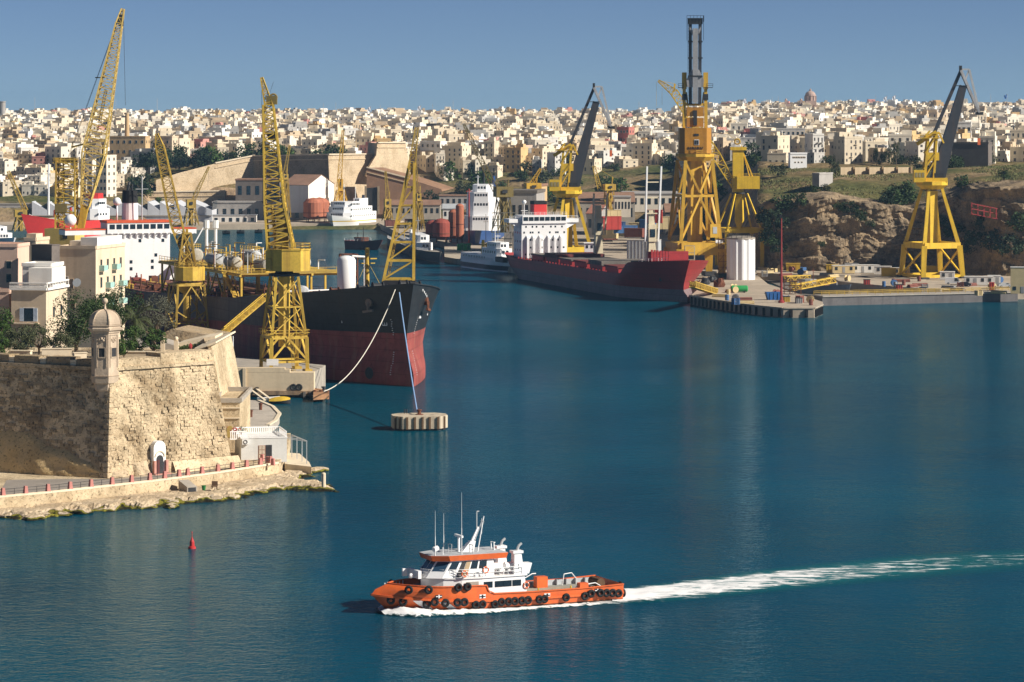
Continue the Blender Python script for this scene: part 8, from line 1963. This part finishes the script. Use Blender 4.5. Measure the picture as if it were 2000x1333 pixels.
# rough grass on the banks: blades in one mass
mb = MB(); rr = random.Random(8)
for _ in range(16000):
    a = rr.uniform(1480, 2000); Y = rr.uniform(1105, 1240); x = (a - 1000) * Y / F; z = terr(a, Y); h = rr.uniform(.15, .5); d = rr.uniform(0, PI); c, s = math.cos(d) * .22, math.sin(d) * .22
    mb.add([(x - c, Y - s, z - .2), (x + c, Y + s, z - .2), (x + rr.uniform(-.4, .4), Y, z + h)], [(0, 1, 2)])
tag(mb.build('bank_grass', mat('grass_green', (0.15, 0.155, 0.055), .9, .35, .05)), 'rough grass over the bank above the right cliff', 'grass', kind='stuff')
# ================================================================== THE HILLSIDE TOWN
rt = random.Random(2024)
TWC = {n: mat('town_' + n, c, .9, .10, .12, streak=.3, streak_col=tuple(x * .6 for x in c), rnd=.10) for n, c in dict(cream=(0.70, 0.60, 0.45), pale=(0.76, 0.69, 0.57), white=(0.80, 0.77, 0.71), sand=(0.56, 0.44, 0.30), grey=(0.42, 0.40, 0.37), ochre=(0.58, 0.40, 0.19), pink=(0.60, 0.30, 0.25)).items()}
WN = mat('town_window', (0.075, 0.07, 0.068), .4, .2, .5); WNG = mat('town_shutter', (0.10, 0.16, 0.14), .6, .3, .3)
def house_parts(seed):
    """unit house: width 1, depth 1, height 1; body with setbacks, roof rooms, parapet; windows as a second mesh"""
    r = random.Random(seed); st = r.choice((2, 2, 3, 3, 4)); b = MB(); w = MB(); W_, D_, H_ = r.uniform(7, 13), r.uniform(9, 14), st * 3.1 + .6
    b.b2(-W_ / 2, W_ / 2, -D_ / 2, D_ / 2, -8, H_)
    e = .25
    for a, c in (((-W_ / 2, -D_ / 2), (W_ / 2, -D_ / 2)), ((W_ / 2, -D_ / 2), (W_ / 2, D_ / 2)), ((W_ / 2, D_ / 2), (-W_ / 2, D_ / 2)), ((-W_ / 2, D_ / 2), (-W_ / 2, -D_ / 2))): b.bar((*a, H_ + .3), (*c, H_ + .3), e, .9)
    for _ in range(r.randint(1, 2)):
        x, y = r.uniform(-W_ / 2 + 1.6, W_ / 2 - 1.6), r.uniform(-D_ / 2 + 2, D_ / 2 - 2); a = r.uniform(1.2, 2.4); b.b2(x - a, x + a, y - a, y + a, H_ - .2, H_ + r.uniform(1.8, 3.0))
    if r.random() < .5: b.b2(-W_ / 2 + .3, r.uniform(-1, W_ / 2 - .3), 0, D_ / 2 - .4, H_, H_ + 2.9)
    for _ in range(2): x, y = r.uniform(-W_ / 2 + 1, W_ / 2 - 1), r.uniform(-D_ / 2 + 1, D_ / 2 - 1); b.lathe((x, y, H_ + .5), [(.5, 0), (.5, 1.0), (.2, 1.2)], 6)
    n = max(2, int(W_ / 3)); m = max(2, int(D_ / 3.6))
    for k in range(st):
        z = k * 3.1 + 1.1
        for i in range(n):
            if r.random() < .12: continue
            x = lerp(-W_ / 2, W_ / 2, (i + .5) / n); hh = r.choice((1.4, 1.4, 2.1)); w.b2(x - .5, x + .5, -D_ / 2 - .05, -D_ / 2 + .1, z + 1.4 - hh, z + 1.4)
            if hh > 2 and k: b.b2(x - 1.1, x + 1.1, -D_ / 2 - .9, -D_ / 2, z - .85, z - .7)
        for i in range(m):
            if r.random() < .35: continue
            y = lerp(-D_ / 2, D_ / 2, (i + .5) / m)
            for sg in (-1, 1): w.b2(sg * W_ / 2 - .05, sg * W_ / 2 + .05, y - .45, y + .45, z, z + 1.4)
    return b, w, W_, D_, H_, st
VAR = [house_parts(500 + k) for k in range(26)]
VM = []
for b, w, *_ in VAR: mb_, mw_ = b.mesh('town_house'), w.mesh('window'); mb_.materials.append(TWC['cream']); mw_.materials.append(WN); VM.append((mb_, mw_))
spots = []
def town_rows():
    Y = 1560.0
    while Y < 3560:
        a = -60.0 + rt.uniform(0, 20)
        while a < 2080:
            step = rt.uniform(6.5, 10.5) * F / Y; a += step
            if a < 285: y0 = 1600
            elif a < 815: y0 = 1705
            elif a < 1340: y0 = 1655
            elif a < 1490: y0 = 1430
            else: y0 = 1262
            yy = Y + rt.uniform(-9, 9)
            if yy < y0 or rt.random() < .06: continue
            spots.append((a, yy))
        Y += rt.uniform(20, 30) * (1 + (Y - 1560) / 5000)
    Y = 1270.0
    while Y < 1560:
        a = 1440.0
        while a < 2060:
            a += rt.uniform(11, 17) * F / Y; yy = Y + rt.uniform(-8, 8)
            if yy < (1430 if a < 1490 else 1262) or (1850 < a < 1960 and yy < 1262): continue
            spots.append((a, yy))
        Y += rt.uniform(22, 30)
town_rows()
ZONES = [(0, 'behind the long lattice boom'), (130, 'left of the factory chimney'), (255, 'above the fort wedge'), (500, 'above the middle of the fort'), (740, 'right of the high fort bastion'), (900, 'above the olive crane'), (1080, 'behind the dark folded boom'), (1210, 'left of the giant crane'), (1400, 'right of the giant crane'), (1600, 'above the right cliff'), (1800, 'behind the bright yellow crane')]
def zone(a):
    z = ZONES[0][1]
    for k, n in ZONES:
        if a >= k: z = n
    return z
def pick_col(a, Y):
    x = rt.random()
    return 'cream' if x < .36 else 'pale' if x < .60 else 'white' if x < .73 else 'sand' if x < .87 else 'grey' if x < .94 else 'ochre' if x < .975 else 'pink'
rest = {}; restw = MB(); n_ind = 0; zn = {}
spots.sort(key=lambda s: s[1])
near = spots[:]
near.sort(key=lambda s: s[1] + (0 if s[0] > 1440 else 180 * 0)); cand = [s for s in near if -20 < s[0] < 2020]
left = [s for s in cand if s[0] < 1440][:200]; right = [s for s in cand if s[0] >= 1440][:100]
IND = set(left + right)
ITEMS = []
for a, Y in spots:
    k = rt.randrange(len(VAR)); b, w, W_, D_, H_, st = VAR[k]; x = (a - 1000) * Y / F; z = terr(a, Y); rz = R(rt.choice((-28, -18, -35, 12, 22, -8)) + rt.uniform(-6, 6)); sc = (rt.uniform(.5, 1.05), rt.uniform(.7, 1.1), rt.uniform(.55, .95)); c = pick_col(a, Y)
    if (a, Y) in IND: ITEMS.append((a, Y, k, x, z, rz, sc, c, st))
    else:
        mb = rest.setdefault(c, MB()); cs_, sn_ = math.cos(rz), math.sin(rz)
        for src, dst in ((b, mb), (w, restw)):
            if src is w and Y > 2700: continue
            dst.add([(x + vx * sc[0] * cs_ - vy * sc[1] * sn_, Y + vx * sc[0] * sn_ + vy * sc[1] * cs_, z + vz * sc[2]) for vx, vy, vz in src.v], src.f)
for a, Y, k, x, z, rz, sc, c, st in sorted(ITEMS):
    o = bpy.data.objects.new('town_house', VM[k][0]); COL.objects.link(o); o.location = (x, Y, z); o.rotation_euler = (0, 0, rz); o.scale = sc
    o.material_slots[0].link = 'OBJECT'; o.material_slots[0].material = TWC[c]
    zo = zone(a); key = (c, st, zo); i = zn.get(key, 0); zn[key] = i + 1
    tag(o, '%s %s-storey flat-roofed town house %s, %s such from left' % (c, ('', 'one', 'two', 'three', 'four')[st], zo, ordn(i)), 'house', 'houses of the hillside town')
    w_ = bpy.data.objects.new('window', VM[k][1]); COL.objects.link(w_); w_.parent = o; w_['kind'] = 'stuff'
me_o = None
# all remaining houses as one mass
big = MB(); idx = []; names = list(rest)
for i, c in enumerate(names): n0 = len(big.f); big.add(rest[c].v, rest[c].f); idx += [i] * (len(big.f) - n0)
n0 = len(big.f); big.add(restw.v, restw.f); idx += [len(names)] * (len(big.f) - n0)
o = big.build('town_houses', TWC[names[0]])
for c in names[1:]: o.data.materials.append(TWC[c])
o.data.materials.append(WN); o.data.polygons.foreach_set('material_index', idx)
tag(o, 'dense mass of pale flat-roofed houses climbing to the skyline', 'town', kind='stuff')
# landmark blocks
for (lab, xl, xc, xr, yt, yb, Y, r, m_, nf) in (('dark red block house left of the giant crane', 1205, 1228, 1240, 250, 275, 1900, -25, 'red', 4), ('pink block houses behind the dark folded boom', 1004, 1024, 1040, 286, 318, 1720, -25, 'pink', 4), ('long grey apartment block right of the giant crane', 1480, 1572, 1580, 253, 296, 1560, 10, 'grey', 10),
        ('ochre apartment house on the right hill', 1596, 1612, 1626, 253, 285, 1600, -35, 'ochre', 3), ('big dark blank hall in the middle of the town', 832, 860, 884, 243, 262, 2150, -30, 'dark', 0), ('broad cream building by the tree line above the fort', 388, 440, 462, 270, 300, 1760, -25, 'cream', 7), ('white block with pink side on the right hill', 1870, 1897, 1900, 240, 282, 1450, -10, 'white', 3), ('long white hall behind the right dark warehouse', 1968, 2010, 2020, 262, 282, 1500, -10, 'white', 2),
        ('cream tenement with many balconies above the shaded quay', 186, 208, 224, 305, 385, 1596, -30, 'pale', 3), ('old stone barracks beside the factory chimney', 212, 284, 290, 268, 300, 1680, -12, 'ochre', 6), ('square stone tower house at the tree edge', 300, 336, 345, 268, 300, 1690, -15, 'cream', 2), ('white house cluster above the green bank', 1360 - 540, 860, 872, 278, 318, 1690, -25, 'white', 4)):
    hm = (yb - yt) * Y / F; st = max(1, int(hm / 3.4))
    corner_house('town_building', lab, xl, xc, xr, yt, yb + 6, Y, R(r), HW[m_], fw=[((i + .5) / nf, (k + .35) / st, 1.1, 1.5) for i in range(nf) for k in range(st)] if nf else (), sw=[((i + .5) / 2, (k + .35) / st, 1.0, 1.5) for i in range(2) for k in range(st)] if nf else (), cat='building')
# parish church with dome on the skyline
t = thing('domed_church', 'domed stone church breaking the skyline right of the giant crane', 'church', WP(1566, 214, 2950)); CHS = mat('church_stone', (0.42, 0.30, 0.25), .9, .12, .2); s = 2950 / F
MB().b2(-16, 14, -5, 12, -12, 4.5).build('nave', CHS, t); MB().b2(3, 13, -6, 6, 4, 8).build('crossing', CHS, t)
MB().lathe((8, 0, 7.5), [(5.2, 0), (5.2, 4.5), (5.6, 4.8), (5.6, 5.2)], 12).build('drum', CHS, t)
for k in range(12): a_ = 2 * PI * k / 12; MB().bar((8 + 5.4 * math.cos(a_), 5.4 * math.sin(a_), 7.6), (8 + 5.4 * math.cos(a_), 5.4 * math.sin(a_), 12.2), .5).build('drum_column', CHS, t)
MB().lathe((8, 0, 12.6), [(5.0 * math.cos(k * PI / 14), 4.6 * math.sin(k * PI / 14)) for k in range(7)], 16).build('dome', CHS, t); MB().lathe((8, 0, 16.8), [(1.0, 0), (1.0, 1.6), (.2, 2.4), (.1, 3.2)], 8).build('lantern', CHS, t)
for x in (-15, -1): MB().b2(x - 1.3, x + 1.3, -5.4, -2.8, 0, 8.5).lathe((x, -4.1, 8.5), [(1.3, 0), (.8, 1), (.1, 1.8)], 8).build('bell_tower', CHS, t)
# round water tower at far left, aerials and flags on the skyline
t = thing('water_tower', 'grey round tower on the skyline at the left edge', 'tower', WP(5, 216, 2700)); MB().lathe((0, 0, -3), [(2.6, 0), (2.6, 10)], 14).build('shaft', HW['grey'], t); MB().lathe((0, 0, 7), [(3, 0), (3, .7)], 14).build('cap', HW['grey'], t)
for i, (x, y) in enumerate(((68, 190), (226, 193), (307, 192), (632, 202), (656, 200), (692, 210), (743, 205), (845, 203), (885, 196), (1248, 198), (1263, 204), (1395, 200), (1410, 203), (1508, 190), (1520, 188), (1633, 193), (1672, 190), (1710, 186), (1907, 180), (1935, 184))):
    b_ = WP(x, 222, 2800); h = (222 - y) * 2800 / F; o = MB().tube((0, 0, -6), (0, 0, h), .22, 6, r2=.12).bar((-.9, 0, h * .8), (.9, 0, h * .8), .12).build('roof_aerial', CORR); o.location = b_
    tag(o, 'thin roof aerial on the skyline, %s from the left' % ordn(i), 'aerial', 'aerials on the skyline')
FLW = mat('flag_white', (0.72, 0.74, 0.8), .8, .05)
for i, (x, y) in enumerate(((724, 208), (822, 206), (1025, 208), (1457, 192), (1732, 188), (1749, 186), (1967, 184))):
    t = thing('flag', 'pale flag flying over the rooftops, %s from the left' % ordn(i), 'flag', WP(x, 222, 2750), 0, 'flags on the skyline'); h = (222 - y) * 2750 / F; MB().tube((0, 0, -6), (0, 0, h), .15, 6).build('pole', CORR, t)
    P = [[(-.1 - 2.6 * u / 5, .35 * math.sin(u * 1.7 + v), h - .2 - v * 1.1 - .25 * u) for u in range(6)] for v in range(4)]; MB().grid(P).build('cloth', FLW if i != 6 else mat('flag_blue', (0.08, 0.2, 0.5)), t)
# ================================================================== AIR: thin even haze round the whole place
hz = bpy.data.materials.new('haze'); hz.use_nodes = True; n = hz.node_tree; n.nodes.clear()
out = n.nodes.new('ShaderNodeOutputMaterial'); pv = n.nodes.new('ShaderNodeVolumePrincipled')
pv.inputs['Color'].default_value = (0.38, 0.68, 1.0, 1); pv.inputs['Density'].default_value = 0.000055; pv.inputs['Anisotropy'].default_value = 0.2
n.links.new(pv.outputs[0], out.inputs['Volume'])
o = MB().b2(-9500, 9500, -1600, 9500, -45, 105).build('haze', hz); tag(o, 'thin pale sea haze filling the air over the harbour', 'haze', kind='stuff')
